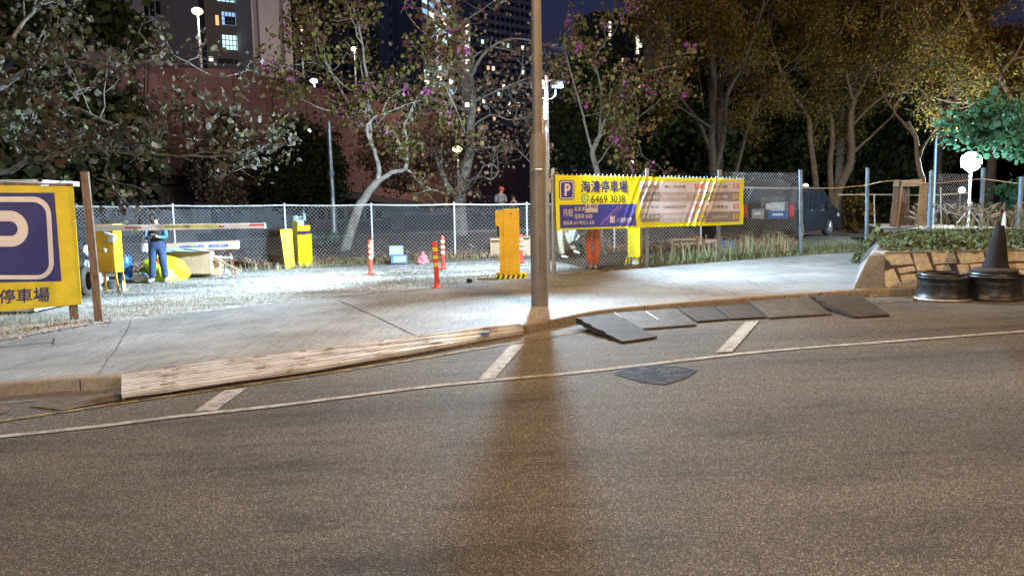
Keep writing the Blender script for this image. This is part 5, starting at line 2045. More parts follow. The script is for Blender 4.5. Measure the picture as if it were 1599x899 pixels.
a, b2 = at(450, 419), None
t = thing('cover_panel', 'yellow metal cover panel leaning against the left of the ticket machine', 'panel', (a.x, a.y, gz(a.x)))
pa = [aty(437.5, 359, a.y), aty(453.5, 358, a.y + 0.12), aty(458, 416, a.y + 0.05), aty(446, 420.5, a.y - 0.05)]
mb.prism([q - Vector(t.location) for q in pa], (0.03, 0.05, 0))
mb.build('panel_sheet', 'lemon', t)
mb = MB()
mb.prism([pa[0] - Vector(t.location) + Vector((0, -0.004, 0)), pa[1] - Vector(t.location) + Vector((0, -.004, 0)), pa[1] - Vector(t.location) + Vector((0, -.03, -.02)), pa[0] - Vector(t.location) + Vector((0, -.03, -.02))], (0, 0, 0.012))
mb.build('folded_edge', 'lemon', t)

# ================================================================== TALL YELLOW MACHINE
p = at(797, 434)
t = thing('payment_kiosk', 'tall yellow payment machine on a striped plinth beside the lamp post', 'payment machine', (p.x, p.y, gz(p.x)))
g_ = gz(p.x)
qx = lambda px, py=380: aty(px, py, p.y).x - p.x
qz = lambda py, px=797: aty(px, py, p.y).z - g_
mb = MB()
xa, xb = qx(786.5), qx(811.5)
mb.box(((xa + xb) / 2, 0.17, (0.06 + qz(326.5)) / 2), (xb - xa, 0.34, qz(326.5) - 0.06))
mb.build('kiosk_body', 'yellow', t, bevel=0.006)
mb = MB()
xa, xb = qx(780), qx(787)
mb.prism([(xa, 0.03, 0.06), (xb, 0.03, 0.06), (xb, 0.03, qz(353)), (xa, 0.03, qz(353))], (0, 0.25, 0))
mb.prism([(qx(774), 0.025, qz(353)), (xb, 0.025, qz(353)), (xb, 0.025, qz(328)), (qx(774), 0.025, qz(329))], (0, 0.3, 0))
mb.build('side_hood', 'yellow', t, bevel=0.005)
mb = MB()
mb.prism([(qx(777.5), 0.05, qz(369)), (qx(780), 0.05, qz(369)), (qx(780), 0.05, qz(355)), (qx(776), 0.05, qz(355))], (0, 0.14, 0))
mb.build('card_reader', 'black', t)
mb = MB()
mb.tube([(qx(798.5), -0.004, qz(333.5)), (qx(798.5), 0.004, qz(333.5))], 0.017, 12)
mb.build('lock_hole', 'black', t)
mb = MB()
mb.box(((qx(774) + qx(822)) / 2, 0.12, 0.04), (qx(822) - qx(774), 0.5, 0.09))
pl = mb.build('plinth', 'lemon', t)
mb = MB()
xa, xb = qx(774), qx(822)
k = xa
while k < xb - 0.05:
    mb.prism([(k, -0.132, -0.003), (k + 0.05, -0.132, -0.003), (min(xb, k + 0.09), -0.132, 0.083), (min(xb, k + 0.04), -0.132, 0.083)], (0, 0.001, 0))
    mb.prism([(k, -0.128, 0.0865), (k + 0.05, -0.128, 0.0865), (min(xb, k + 0.05), 0.03, 0.0865), (min(xb, k), 0.03, 0.0865)], (0, 0, 0.001))
    k += 0.105
mb.build('hazard_stripe', 'black', pl)
p = at(733, 441)
mb = MB()
mb.lathe([(0, 0), (0.05, 0), (0.055, 0.02), (0.055, 0.07), (0.04, 0.08), (0, 0.08)], (p.x, p.y, gz(p.x)), 16)
tag(mb.build('rubber_puck', 'black', smooth=True), 'little black rubber puck lying on the gravel at the pavement edge', 'puck')
carton('brown carton half hidden behind the left of the payment machine', 765, 781, 401, 372, 0.35, 0.1, flap=0.06)
carton('brown carton between the payment machine and the lamp post', 813, 829, 400, 369, 0.35, -0.1, 'cardboard_pale', flap=0.04)

# ================================================================== BOLLARDS
bol = None
for k, (x, yb, yt, lab, ry) in enumerate(((683, 449, 377, 'nearest red bollard with yellow bands beside the black cap', 1), (579, 428, 375, 'leftmost red bollard with pale bands in front of a fence post', 0), (692, 420, 368, 'red bollard with pale bands just behind the nearest one', 0), (814, 410, 366, 'red bollard mostly hidden behind the payment machine', 0))):
    p = at(x, yb)
    h = aty(x, yt, p.y).z - gz(p.x)
    if bol is None:
        bol = thing('road_bollard', lab, 'bollard', (p.x, p.y, gz(p.x)), 0, 'red flexible bollards with reflective bands')
        hb = h
        mb = MB()
        mb.lathe([(0, 0), (0.11, 0), (0.11, 0.012), (0.07, 0.03), (0.052, 0.05), (0.048, 0.12), (0.046, h - 0.02), (0.035, h), (0, h)], (0, 0, 0), 20)
        mb.build('bollard_tube', 'bollard_red', bol, smooth=True)
        for kk_ in range(3):
            mb = MB()
            z = h * (0.50 + 0.165 * kk_)
            mb.lathe([(0.0475, z - 0.035), (0.0505, z - 0.034), (0.0505, z + 0.034), (0.0475, z + 0.035)], (0, 0, 0), 20)
            mb.build('reflective_band', 'reflective_yellow', bol, smooth=True)
    else:
        c = copy_tree(bol)
        c.location = (p.x, p.y, gz(p.x))
        c.rotation_euler = (0, random.uniform(-.02, .02), k)
        c.scale = (1, 1, h / hb)
        c['label'] = lab
        for ch in c.children:
            if ch.name.startswith('reflective'):
                ch.data = ch.data.copy()
                ch.data.materials[0] = MATS['reflective_white']
    if k == 0:
        bol.rotation_euler = (0, -0.04, 0)

# crate, pink bag
p = at(622, 411)
t = thing('plastic_crate', 'blue and white cool box with its lid propped open near the rear fence', 'cool box', (p.x, p.y, gz(p.x)), 0.15)
mb = MB()
mb.box((0.02, 0, 0.12), (0.46, 0.3, 0.24))
mb.build('box_body', mat('box_blue', (0.12, 0.24, 0.42), 0.5), t, bevel=0.012)
mb = MB()
mb.box((0.04, -0.153, 0.13), (0.34, 0.006, 0.16))
mb.build('front_label', mat('pale_blue', (0.4, 0.55, 0.68), 0.5), t)
mb = MB()
mb.box((-0.05, 0.17, 0.36), (0.40, 0.05, 0.26), R=Matrix.Rotation(-0.25, 3, 'X'))
mb.build('box_lid', 'pale_blue', t, bevel=0.012)
p = at(661, 411)
t = thing('plastic_bag', 'knotted pink plastic bag on the litter by the rear fence', 'bag', (p.x, p.y, gz(p.x)))
crumple('bag_body', 'pink_bag', (0, 0, 0), (0.30, 0.26, 0.22), t, 41, 0.2)
crumple('bag_knot', 'pink_bag', (-0.01, 0, 0.2), (0.10, 0.1, 0.12), t, 42, 0.3)

# ================================================================== YELLOW BOX ON LEGS BEHIND THE BANNER
p = at(990, 414)
p = Vector((p.x, p.y + 0.2, p.z))
t = thing('control_cabinet', 'yellow control cabinet on short legs standing behind the price banner', 'cabinet', (p.x, p.y, gz(p.x)))
g_ = gz(p.x)
qx = lambda px, py=390: aty(px, py, p.y).x - p.x
qz = lambda py, px=990: aty(px, py, p.y).z - g_
mb = MB()
mb.prism([(qx(979), -0.1, qz(401)), (qx(997.5), -0.16, qz(401)), (qx(1005.5), 0.2, qz(400)), (qx(987), 0.26, qz(400))], (0, 0, 1.22 - qz(401)))
mb.build('cabinet_body', 'lemon', t, bevel=0.005)
for x_, y_ in ((975, -0.12), (990, -0.16), (1004, 0.18), (984, 0.22)):
    mb = MB()
    mb.tube([(qx(x_ + 3), y_, qz(401) + 0.01), (qx(x_), y_, 0)], 0.022, 4)
    mb.build('leg', 'lemon', t)
mb = MB()
mb.box((qx(992), 0, 0.1), (0.16, 0.14, 0.19))
mb.build('battery_box', 'white', t, bevel=0.01)

# boxes and rubbish behind the verge
carton('low pale carton behind the weeds under the banner', 1048, 1086, 388, 373, 0.4, 0.05, 'cardboard_pale', flap=0.05)
carton('orange brown carton behind the weeds under the banner', 1086, 1097, 387, 370, 0.4, 0.0, mat('carton_orange', (0.42, 0.16, 0.04), 0.8))
carton('pale pink carton beside the dark fence post under the banner', 1101, 1121, 386, 374, 0.4, -0.05, 'pinkish')
p = at(1136, 388)
t = thing('tarpaulin', 'small heap of blue tarpaulin in the weeds right of the banner', 'tarpaulin', (p.x, p.y, gz(p.x)))
crumple('tarpaulin_fold', 'plastic_blue', (0, 0, 0), (0.6, 0.4, 0.2), t, 51, 0.25)

# ================================================================== PLYWOOD CUPBOARD
Yc = 21.5
p = aty(1420, 353, Yc)
t = thing('wooden_cupboard', 'open wooden cupboard with a tan plywood side under the trees', 'cupboard', (p.x, Yc, p.z))
qx = lambda px, py=320: aty(px, py, Yc).x - p.x
qz = lambda py, px=1420: aty(px, py, Yc).z - p.z
mb = MB()
mb.prism([(qx(1430), -0.1, 0), (qx(1448), 0.0, 0), (qx(1448), 0.0, qz(288)), (qx(1433), -0.1, qz(286))], (0, 0.03, 0))
mb.build('plywood_side', 'timber', t)
mb = MB()
mb.prism([(qx(1398), -0.1, 0), (qx(1401), -0.1, 0), (qx(1406), -0.1, qz(291)), (qx(1402), -0.1, qz(291))], (0, 0.05, 0))
mb.prism([(qx(1403), -0.12, qz(291)), (qx(1435), -0.12, qz(291)), (qx(1435), -0.12, qz(280)), (qx(1405), -0.12, qz(282))], (0, 0.5, 0))
mb.build('door_frame', 'timber', t)
mb = MB()
mb.prism([(qx(1401), 0.38, 0), (qx(1431), 0.38, 0), (qx(1431), 0.38, qz(291)), (qx(1405), 0.38, qz(291))], (0, 0.02, 0))
mb.prism([(qx(1401), -0.08, -0.02), (qx(1431), -0.08, -0.02), (qx(1431), 0.38, -0.02), (qx(1401), 0.38, -0.02)], (0, 0, 0.03))
mb.build('back_board', 'rust_wood', t)

# ================================================================== VAN
VP = at(1222, 377)
VY = 25.4
vp = aty(1236, 372, VY)
t = thing('parked_van', 'dark grey van parked nose away with its tailgate up behind the fence', 'van', (vp.x, VY, -0.1), 0)
yaw = math.radians(-43)
t.rotation_euler = (0, 0, yaw)
# local: +y forward, +x right side, origin at the rear right corner on the ground
gz_v = -0.02
t.location.z = gz(vp.x + 1.3) - 0.02
Wv, Lv, Hv = 1.72, 4.5, 1.84
prof = [(0.0, 0.35), (0.0, 0.95), (0.10, 1.55), (0.22, 1.78), (0.6, 1.84), (2.6, 1.84), (3.1, 1.74), (3.75, 1.18), (4.30, 1.0), (4.46, 0.80), (4.5, 0.5), (4.42, 0.28)]
arch = lambda cy: [(cy + 0.36 * math.cos(math.radians(a)), 0.30 + 0.36 * math.sin(math.radians(a))) for a in range(0, 181, 20)]
bot = [(4.2, 0.25)] + arch(3.62) + [(3.1, 0.25), (1.3, 0.25)] + arch(0.85) + [(0.35, 0.25)]
outl = prof + bot
mb = MB()
for sx, xo in ((0, 0.0), (1, -Wv)):
    pass


def inx(z):
    return 0.0 if z < 1.0 else (z - 1.0) * 0.13


n = len(outl)
vr = [(-inx(z), y, z) for y, z in outl]
vl = [(-Wv + inx(z), y, z) for y, z in outl]
tri = bmesh.new()
mb.add(vr, [tuple(range(n))])
mb.add(vl, [tuple(range(n))[::-1]])
np_ = len(prof)
mb.add([(-inx(z), y, z) for y, z in prof] + [(-Wv + inx(z), y, z) for y, z in prof], [(i, i + 1, np_ + i + 1, np_ + i) for i in range(3, np_ - 1)])
mb.add([(0, 0, 0.35), (-Wv, 0, 0.35), (-Wv, 0, 0.72), (0, 0, 0.72)], [(0, 1, 2, 3)])
mb.add([(0, 0, 0.72), (-Wv, 0, 0.72), (-Wv, 4.2, 0.72), (0, 4.2, 0.72)], [(0, 1, 2, 3)])
for x_ in (-0.07, -Wv + 0.07):
    mb.tube([(x_ + 0.0, 0.02, 0.7), (x_ + (-0.06 if x_ > -1 else 0.06), 0.12, 1.6), (x_ + (-0.1 if x_ > -1 else 0.1), 0.24, 1.8)], 0.055, 6)
mb.build('van_body', 'car_paint', t)
mb = MB()
for y0, y1, mt in ((0.45, 1.45, 0), (1.6, 2.45, 0)):
    mb.prism([(-inx(1.08) + 0.004, y0, 1.08), (-inx(1.08) + 0.004, y1, 1.08), (-inx(1.62) + 0.004, y1, 1.62), (-inx(1.62) + 0.004, y0 + 0.1, 1.62)], (-0.012, 0, 0))
mb.build('side_window', 'glass_dark', t)
mb = MB()
mb.prism([(0.002 - inx(1.08), 2.6, 1.08), (0.002 - inx(1.08), 3.6, 1.08), (0.002 - inx(1.62), 3.05, 1.62), (0.002 - inx(1.62), 2.62, 1.62)], (-0.012, 0, 0))
mb.build('front_window', 'glass_dark', t)
mb = MB()
mb.prism([(-0.16, 3.16, 1.70), (-Wv + 0.16, 3.16, 1.70), (-Wv + 0.08, 3.76, 1.20), (-0.08, 3.76, 1.20)], (0, 0.02, 0.03))
mb.build('windscreen', 'glass_dark', t)
mb = MB()
mb.prism([(0.006, 1.55, 0.45), (0.006, 2.5, 0.45), (0.006 - inx(1.7), 2.5, 1.70), (0.006 - inx(1.7), 1.55, 1.70)], (-0.02, 0, 0))
dr = mb.build('sliding_door', 'car_paint', t)
mb = MB()
mb.box((0.02, 1.68, 0.98), (0.03, 0.16, 0.03))
mb.box((0.02, 2.74, 0.98), (0.03, 0.16, 0.03))
mb.build('door_handle', 'galv', dr)
for y_ in (0.85, 3.62):
    for x_, nm in ((-0.12, 'wheel'), (-Wv + 0.12, 'wheel')):
        mb = MB()
        mb.lathe([(0.20, -0.10), (0.29, -0.11), (0.325, -0.07), (0.325, 0.07), (0.29, 0.11), (0.20, 0.10)], (0, 0, 0), 24, closed=True)
        mb.v = [(x_ + z, y_ + x, 0.32 + y) for x, y, z in mb.v]
        wh = mb.build(nm, 'rubber', t, smooth=True)
        mb = MB()
        sg = 1 if x_ > -0.5 else -1
        for k in range(5):
            a = 2 * math.pi * k / 5
            mb.tube([(x_ + sg * 0.08, y_, 0.32), (x_ + sg * 0.09, y_ + 0.2 * math.cos(a), 0.32 + 0.2 * math.sin(a))], [0.03, 0.022], 6)
        mb.tube([(x_ + sg * 0.08, y_ + 0.205 * math.cos(k * math.pi / 12), 0.32 + 0.205 * math.sin(k * math.pi / 12)) for k in range(25)], 0.016, 5, caps=False)
        mb.build('rim', 'galv', wh, smooth=True)
for x_ in (-0.02, -Wv + 0.02):
    mb = MB()
    mb.box((x_ + (0.0), -0.012, 1.0), (0.13, 0.08, 0.42))
    mb.build('tail_light', 'tail_red', t, bevel=0.02)
mb = MB()
mb.prism([(-0.16, 0.25, 1.84), (-Wv + 0.16, 0.25, 1.84), (-Wv + 0.1, -0.85, 2.0), (-0.1, -0.85, 2.0)], (0, 0, 0.05))
mb.build('tailgate', 'car_paint', t)
mb = MB()
mb.box((0.10, 3.15, 1.12), (0.16, 0.1, 0.18))
mb.build('wing_mirror', 'car_paint', t, bevel=0.02)
mb = MB()
mb.box((-0.12, 4.40, 0.78), (0.3, 0.14, 0.14))
mb.build('headlight', 'galv', t, bevel=0.02)
mb = MB()
mb.box((-Wv / 2, -0.06, 0.45), (Wv - 0.02, 0.14, 0.22))
mb.build('rear_bumper', 'car_paint', t, bevel=0.03)
mvan = Matrix.Translation(t.location) @ Matrix.Rotation(yaw, 4, 'Z')


def in_van(name, lab, cat, loc, m_, d, sub=None):
    q = mvan @ Vector(loc)
    t_ = thing(name, lab, cat, q, yaw)
    mb = MB()
    mb.box((0, 0, d[2] / 2), d)
    mb.build(sub or 'box_body', m_, t_, bevel=0.01)
    mb = MB()
    mb.box((0, -d[1] / 2 - 0.004, d[2] * 0.55), (d[0] * 0.55, 0.008, d[2] * 0.3))
    mb.build('front_label', 'white', t_)


in_van('storage_crate', 'blue plastic crate in the open back of the dark van', 'crate', (-0.55, 0.30, 0.725), 'plastic_blue', (0.7, 0.4, 0.26))
in_van('tool_box', 'pale grey toolbox at the left of the open van boot', 'toolbox', (-1.3, 0.32, 0.725), 'galv', (0.45, 0.35, 0.34))
in_van('stacked_box', 'upper pale box stacked on the blue crate in the van', 'box', (-0.6, 0.34, 0.99), 'pale_sheet', (0.5, 0.32, 0.3))
in_van('dark_suitcase', 'dark case standing deep in the open van boot', 'case', (-1.0, 0.9, 0.725), 'rubber_worn', (0.9, 0.4, 0.75))
# pale lamp behind the van
for lab, x, y, Y_, r_, m_ in (('small white lamp on a pole above the dark van', 1258, 291, 34.0, 0.13, 'lamp_led_small'), ('pair of small white lamps high between the trees, left one', 1379, 256, 60.0, 0.2, 'lamp_white'), ('pair of small white lamps high between the trees, right one', 1386, 261, 60.0, 0.17, 'lamp_white'),
                          ('tiny white lamp low in the dark right of the cupboard', 1502, 297, 45.0, 0.2, 'lamp_led_small'), ('tiny green white lamp seen through the van boot', 1186, 317, 40.0, 0.09, 'lamp_led_small')):
    p = aty(x, y, Y_)
    t = thing('distant_lamp', lab, 'lamp', (p.x, Y_, gz(p.x)))
    mb = MB()
    mb.tube([(0, 0.15, 0), (0, 0.15, p.z - gz(p.x) - 0.05), (0, 0, p.z - gz(p.x))], 0.04, 6)
    mb.build('lamp_pole', 'galv', t)
    mb = MB()
    mb.sphere((0, 0, p.z - gz(p.x)), r_, 10, 6)
    mb.build('lamp_globe', m_, t)
    if x == 1258:
        ld = bpy.data.lights.new('lamp_or_fill', 'POINT')
        ld.energy = 130
        ld.color = (0.85, 0.93, 1.0)
        lo = bpy.data.objects.new('lamp_or_fill', ld)
        COL.objects.link(lo)
        lo.parent = t
        lo.location = (0.3, -1.0, p.z - gz(p.x) + 0.3)
# ================================================================== PEOPLE
def skin_mesh(name, pts, edges, mats, parent, sub=2, root=0):
    """pts: list of (x, y, z, rx[, ry])"""
    me = bpy.data.meshes.new(name)
    me.from_pydata([p[:3] for p in pts], edges, [])
    o = bpy.data.objects.new(name, me)
    COL.objects.link(o)
    md = o.modifiers.new('s', 'SKIN')
    md.use_smooth_shade = True
    sv = me.skin_vertices[0].data
    for i, p in enumerate(pts):
        sv[i].radius = (p[3], p[4] if len(p) > 4 else p[3])
        sv[i].use_root = (i == root)
    sb = o.modifiers.new('b', 'SUBSURF')
    sb.levels = sub
    sb.render_levels = sub
    dg = bpy.context.evaluated_depsgraph_get()
    m2 = bpy.data.meshes.new_from_object(o.evaluated_get(dg))
    o.modifiers.clear()
    o.data = m2
    bpy.data.meshes.remove(me)
    m2.name = name
    m2.materials.clear()
    m2.materials.append(MATS[mats] if isinstance(mats, str) else mats)
    o.parent = parent
    return o


def join_into(o, others):
    """merge meshes into o so a body stays one mesh"""
    bm = bmesh.new()
    bm.from_mesh(o.data)
    for q in others:
        bm.from_mesh(q.data)
        bpy.data.objects.remove(q)
    bm.to_mesh(o.data)
    bm.free()
    for p in o.data.polygons:
        p.use_smooth = True


def finger_set(hand, d, side, parent, up_=Vector((0, 0, 1)), scale=1.0):
    """five short bent chains rooted in the palm; d: pointing direction"""
    d = Vector(d).normalized()
    s_ = Vector(side).normalized()
    n_ = d.cross(s_)
    out = []
    for k, (off, ln) in enumerate(((-0.03, 0.055), (-0.01, 0.068), (0.011, 0.072), (0.031, 0.064))):
        a = Vector(hand) + s_ * off * scale + d * 0.02
        b2 = a + d * ln * 0.6 * scale
        c = b2 + (d * 0.6 + n_ * 0.5) * ln * 0.55 * scale
        out.append(skin_mesh('finger', [(*a, .010), (*b2, .009), (*c, .007)], [(0, 1), (1, 2)], 'skin', parent, 1))
    a = Vector(hand) - s_ * 0.03
    b2 = a - s_ * 0.03 + d * 0.025
    c = b2 + d * 0.035
    out.append(skin_mesh('thumb', [(*a, .012), (*b2, .010), (*c, .008)], [(0, 1), (1, 2)], 'skin', parent, 1))
    return out


def person(label, loc, rz, pose, top, bottom, sleeve=None, shoes='white', hair=True, cap=None, group=None):
    """pose: joints in metres, figure faces -y"""
    t = thing('person', label, 'person', loc, rz, group)
    J = pose
    P_ = []
    names = ['pelvis', 'waist', 'chest', 'neck', 'headb', 'headt', 'hipL', 'kneeL', 'ankL', 'toeL', 'hipR', 'kneeR', 'ankR', 'toeR', 'shL', 'elL', 'wrL', 'haL', 'shR', 'elR', 'wrR', 'haR']
    rad = {'pelvis': (.125, .10), 'waist': (.115, .085), 'chest': (.145, .10), 'neck': (.05, .05), 'headb': (.062, .07), 'headt': (.078, .09), 'hipL': (.085, .085), 'hipR': (.085, .085), 'kneeL': (.056, .056), 'kneeR': (.056, .056), 'ankL': (.036, .036), 'ankR': (.036, .036), 'toeL': (.034, .028), 'toeR': (.034, .028), 'shL': (.052, .052), 'shR': (.052, .052), 'elL': (.038, .038), 'elR': (.038, .038), 'wrL': (.026, .026), 'wrR': (.026, .026), 'haL': (.034, .020), 'haR': (.034, .020)}
    for n_ in names:
        P_.append((*J[n_], *rad[n_]))
    ix = {n_: i for i, n_ in enumerate(names)}
    E_ = [('pelvis', 'waist'), ('waist', 'chest'), ('chest', 'neck'), ('neck', 'headb'), ('headb', 'headt')]
    for s_ in 'LR':
        E_ += [('pelvis', 'hip' + s_), ('hip' + s_, 'knee' + s_), ('knee' + s_, 'ank' + s_), ('ank' + s_, 'toe' + s_), ('chest', 'sh' + s_), ('sh' + s_, 'el' + s_), ('el' + s_, 'wr' + s_), ('wr' + s_, 'ha' + s_)]
    body = skin_mesh('body', P_, [(ix[a], ix[b_]) for a, b_ in E_], 'skin', t)
    extra = []
    for s_ in 'LR':
        d = Vector(J['ha' + s_]) - Vector(J['wr' + s_])
        extra += finger_set(J['ha' + s_], d, Vector((1, 0, 0.1)) if s_ == 'R' else Vector((-1, 0, .1)), t)
    # face: nose, ears, jaw
    hb, ht = Vector(J['headb']), Vector(J['headt'])
    u_ = (ht - hb).normalized()
    fd = Vector(J.get('face', (0, -1, 0))).normalized()
    fd = (fd - u_ * fd.dot(u_)).normalized()
    sd = fd.cross(u_)
    mid = hb.lerp(ht, 0.35)
    mb = MB()
    mb.tube([mid + fd * 0.075 + u_ * 0.03, mid + fd * 0.10 - u_ * 0.012], [0.008, 0.014], 8)
    mb.sphere(mid + fd * 0.045 - u_ * 0.055, 0.04, 10, 6)
    for s2 in (-1, 1):
        mb.sphere(mid + sd * 0.077 * s2 - fd * 0.005, 0.022, 8, 5, sc=(0.5, 0.9, 1.2))
    extra.append(mb.build('nose', 'skin', t, smooth=True))
    join_into(body, extra)
    mb = MB()
    for s2 in (-1, 1):
        mb.sphere(mid + fd * 0.078 + sd * 0.03 * s2 + u_ * 0.026, 0.011, 8, 5)
        mb.tube([mid + fd * 0.084 + sd * 0.018 * s2 + u_ * 0.045, mid + fd * 0.078 + sd * 0.048 * s2 + u_ * 0.044], 0.005, 5)
    mb.build('eyes', 'hair', t)
    mb = MB()
    mb.tube([mid + fd * 0.082 - sd * 0.022 - u_ * 0.045, mid + fd * 0.088 - u_ * 0.043, mid + fd * 0.082 + sd * 0.022 - u_ * 0.045], 0.006, 5)
    mb.build('mouth', mat('lips', (0.35, 0.10, 0.09), 0.5), t)
    if hair:
        mb = MB()
        c = hb.lerp(ht, 0.85) - fd * 0.018
        mb.sphere(c, 0.100, 14, 10, sc=(0.92, 0.95, 0.9))
        c2 = hb.lerp(ht, 0.5) - fd * 0.035
        mb.sphere(c2, 0.092, 12, 8, sc=(0.98, 0.8, 1.1))
        if hair == 'long':
            mb.sphere(hb.lerp(ht, 0.2) - fd * 0.06, 0.075, 10, 7, sc=(1.0, 0.7, 1.4))
            mb.sphere(mid + sd * 0.07 - fd * 0.02 - u_ * 0.02, 0.045, 8, 6, sc=(0.6, 0.8, 1.8))
            mb.sphere(mid - sd * 0.07 - fd * 0.02 - u_ * 0.02, 0.045, 8, 6, sc=(0.6, 0.8, 1.8))
        # keep the hair behind the face line
        mb.build('hair', 'hair', t, smooth=True)
    if cap:
        mb = MB()
        c = hb.lerp(ht, 1.05) - fd * 0.01
        mb.sphere(c, 0.106, 16, 8, sc=(0.95, 1.0, 0.66))
        mb.tube([c + fd * 0.07 - u_ * 0.01, c + fd * 0.14 - u_ * 0.02], [0.05, 0.03], 10)
        mb.v = [v if i < 144 else v for i, v in enumerate(mb.v)]
        mb.build('cap', cap, t, smooth=True)
    # trousers
    pp = [(*J['pelvis'], .16, .13), (*Vector(J['waist']).lerp(Vector(J['pelvis']), .0), .142, .115)]
    ee = [(0, 1)]
    for s_ in 'LR':
        i = len(pp)
        k_, a_ = Vector(J['knee' + s_]), Vector(J['ank' + s_])
        pp += [(*J['hip' + s_], .112, .112), (*k_, .088, .088), (*(a_.lerp(k_, 0.03)), .080, .080)]
        ee += [(0, i), (i, i + 1), (i + 1, i + 2)]
    skin_mesh('trousers', pp, ee, bottom, t)
    # top: torso and sleeves
    pp = [(*Vector(J['waist']).lerp(Vector(J['pelvis']), .85), .172, .142), (*J['waist'], .158, .128), (*J['chest'], .172, .125), (*Vector(J['chest']).lerp(Vector(J['neck']), .8), .075, .07)]
    skin_mesh('torso_clothing', pp, [(0, 1), (1, 2), (2, 3)], top, t)
    for s_ in 'LR':
        c_ = Vector(J['chest']).lerp(Vector(J['sh' + s_]), .55)
        pp = [(*c_, .07), (*J['sh' + s_], .068), (*J['el' + s_], .055), (*(Vector(J['el' + s_]).lerp(Vector(J['wr' + s_]), .88)), .040)]
        skin_mesh('sleeve', pp, [(0, 1), (1, 2), (2, 3)], sleeve or top, t)
        a_, b2 = Vector(J['ank' + s_]), Vector(J['toe' + s_])
        d = b2 - a_
        d.z = 0
        d = d.normalized()
        fz = min(a_.z, b2.z)
        pp = [(*(Vector((a_.x, a_.y, a_.z)) - d * 0.045 + Vector((0, 0, -.028))), .045, .040), (*(a_.lerp(b2, .5) + Vector((0, 0, -.012))), .046, .036), (*(b2 + d * .03), .042, .028)]
        skin_mesh('shoe', pp, [(0, 1), (1, 2)], shoes, t, 1)
    return t


stand = dict(pelvis=(0, 0, .86), waist=(0, .01, 1.02), chest=(0, .0, 1.22), neck=(0, -.02, 1.36), headb=(0, -.05, 1.43), headt=(0, -.075, 1.53), face=(0.25, -1, -.45),
             hipL=(.09, 0, .82), kneeL=(.115, -.02, .45), ankL=(.14, .02, .075), toeL=(.18, -.13, .03), hipR=(-.09, 0, .82), kneeR=(-.12, -.02, .45), ankR=(-.15, .03, .075), toeR=(-.20, -.11, .03),
             shL=(.18, .01, 1.29), elL=(.21, -.02, 1.04), wrL=(.09, -.22, 1.06), haL=(.03, -.28, 1.10), shR=(-.18, .01, 1.29), elR=(-.22, -.01, 1.03), wrR=(-.10, -.21, 1.05), haR=(-.04, -.27, 1.09))
a, b2 = at(236, 441), at(262, 439)
c = (a + b2) / 2
tper = person('woman in dark vest, blue sleeves and jeans looking down at a phone', (c.x, c.y, gz(c.x)), 0.22, stand, 'black_cloth', 'denim', 'blue_cloth', 'pale_sheet', hair='long', cap='black_cloth')
hreal = (c.z + 0)
sc_ = (aty(247, 330.5, c.y).z - gz(c.x)) / 1.645
tper.scale = (sc_, sc_, sc_)
Mp = Matrix.Translation(tper.location) @ Matrix.Rotation(0.22, 4, 'Z') @ Matrix.Scale(sc_, 4)
q = Mp @ Vector((0.0, -.31, 1.13))
t = thing('mobile_phone', 'dark phone held by the woman in front of her chest', 'phone', q, 0.22)
mb = MB()
mb.box((0, 0, 0), (0.075, 0.012, 0.15), R=Matrix.Rotation(-0.7, 3, 'X'))
mb.build('phone_body', 'black', t, bevel=0.003)
mb = MB()
mb.box((0, 0.0045, 0.005), (0.066, 0.008, 0.135), R=Matrix.Rotation(-0.7, 3, 'X'))
mb.build('phone_screen', mat('phone_glass', (0.05, 0.06, 0.08), 0.1, emit=(0.6, 0.75, 1.0), es=0.5), t)
q = Mp @ Vector((-0.26, -0.04, 0.88))
t = thing('shoulder_bag', 'pink and white bag hanging at the woman right hip', 'bag', q, 0.2)
crumple('bag_body', 'pinkish', (0, 0, -0.16), (0.17, 0.12, 0.33), t, 61, 0.12)
mb = MB()
mb.tube([(0, 0, 0.1), (0.08, -0.08, 0.32), (0.14, -0.05, 0.48)], 0.010, 5)
mb.build('bag_strap', 'pinkish', t)

# two workers behind the banner: legs show below it
walk = dict(pelvis=(0, 0, .90), waist=(.02, .0, 1.06), chest=(.06, 0, 1.27), neck=(.09, 0, 1.41), headb=(.11, -.03, 1.48), headt=(.13, -.05, 1.58), face=(.5, -1, -.2),
            hipL=(.08, .02, .86), kneeL=(.17, .0, .50), ankL=(.33, .03, .22), toeL=(.44, -.03, .13), hipR=(-.08, -.02, .86), kneeR=(-.08, -.05, .47), ankR=(-.02, -.03, .08), toeR=(.10, -.10, .03),
            shL=(.24, .02, 1.34), elL=(.26, .04, 1.08), wrL=(.28, -.10, .88), haL=(.29, -.13, .80), shR=(-.12, .0, 1.34), elR=(-.14, -.05, 1.08), wrR=(.0, -.18, .95), haR=(.05, -.22, .90))
p = at(884, 403)
t = person('worker in pale khaki trousers and white shoes stepping behind the banner', (p.x - .08, p.y, gz(p.x)), 0.0, walk, 'khaki', 'khaki', None, 'white', hair=True)
q = Vector(p) + Vector((0.22, -0.25, 0.66))
t = thing('clipboard', 'pale blue clipboard hanging at an angle beside the khaki trousers', 'clipboard', q)
mb = MB()
mb.box((0, 0, 0), (0.24, 0.015, 0.32), R=Matrix.Rotation(-0.35, 3, 'Y'))
mb.build('board', mat('pale_blue2', (0.5, 0.62, 0.85), 0.4), t, bevel=0.004)
mb = MB()
mb.box((-0.05, -0.012, 0.14), (0.09, 0.015, 0.03), R=Matrix.Rotation(-0.35, 3, 'Y'))
mb.build('clip', 'galv', t)
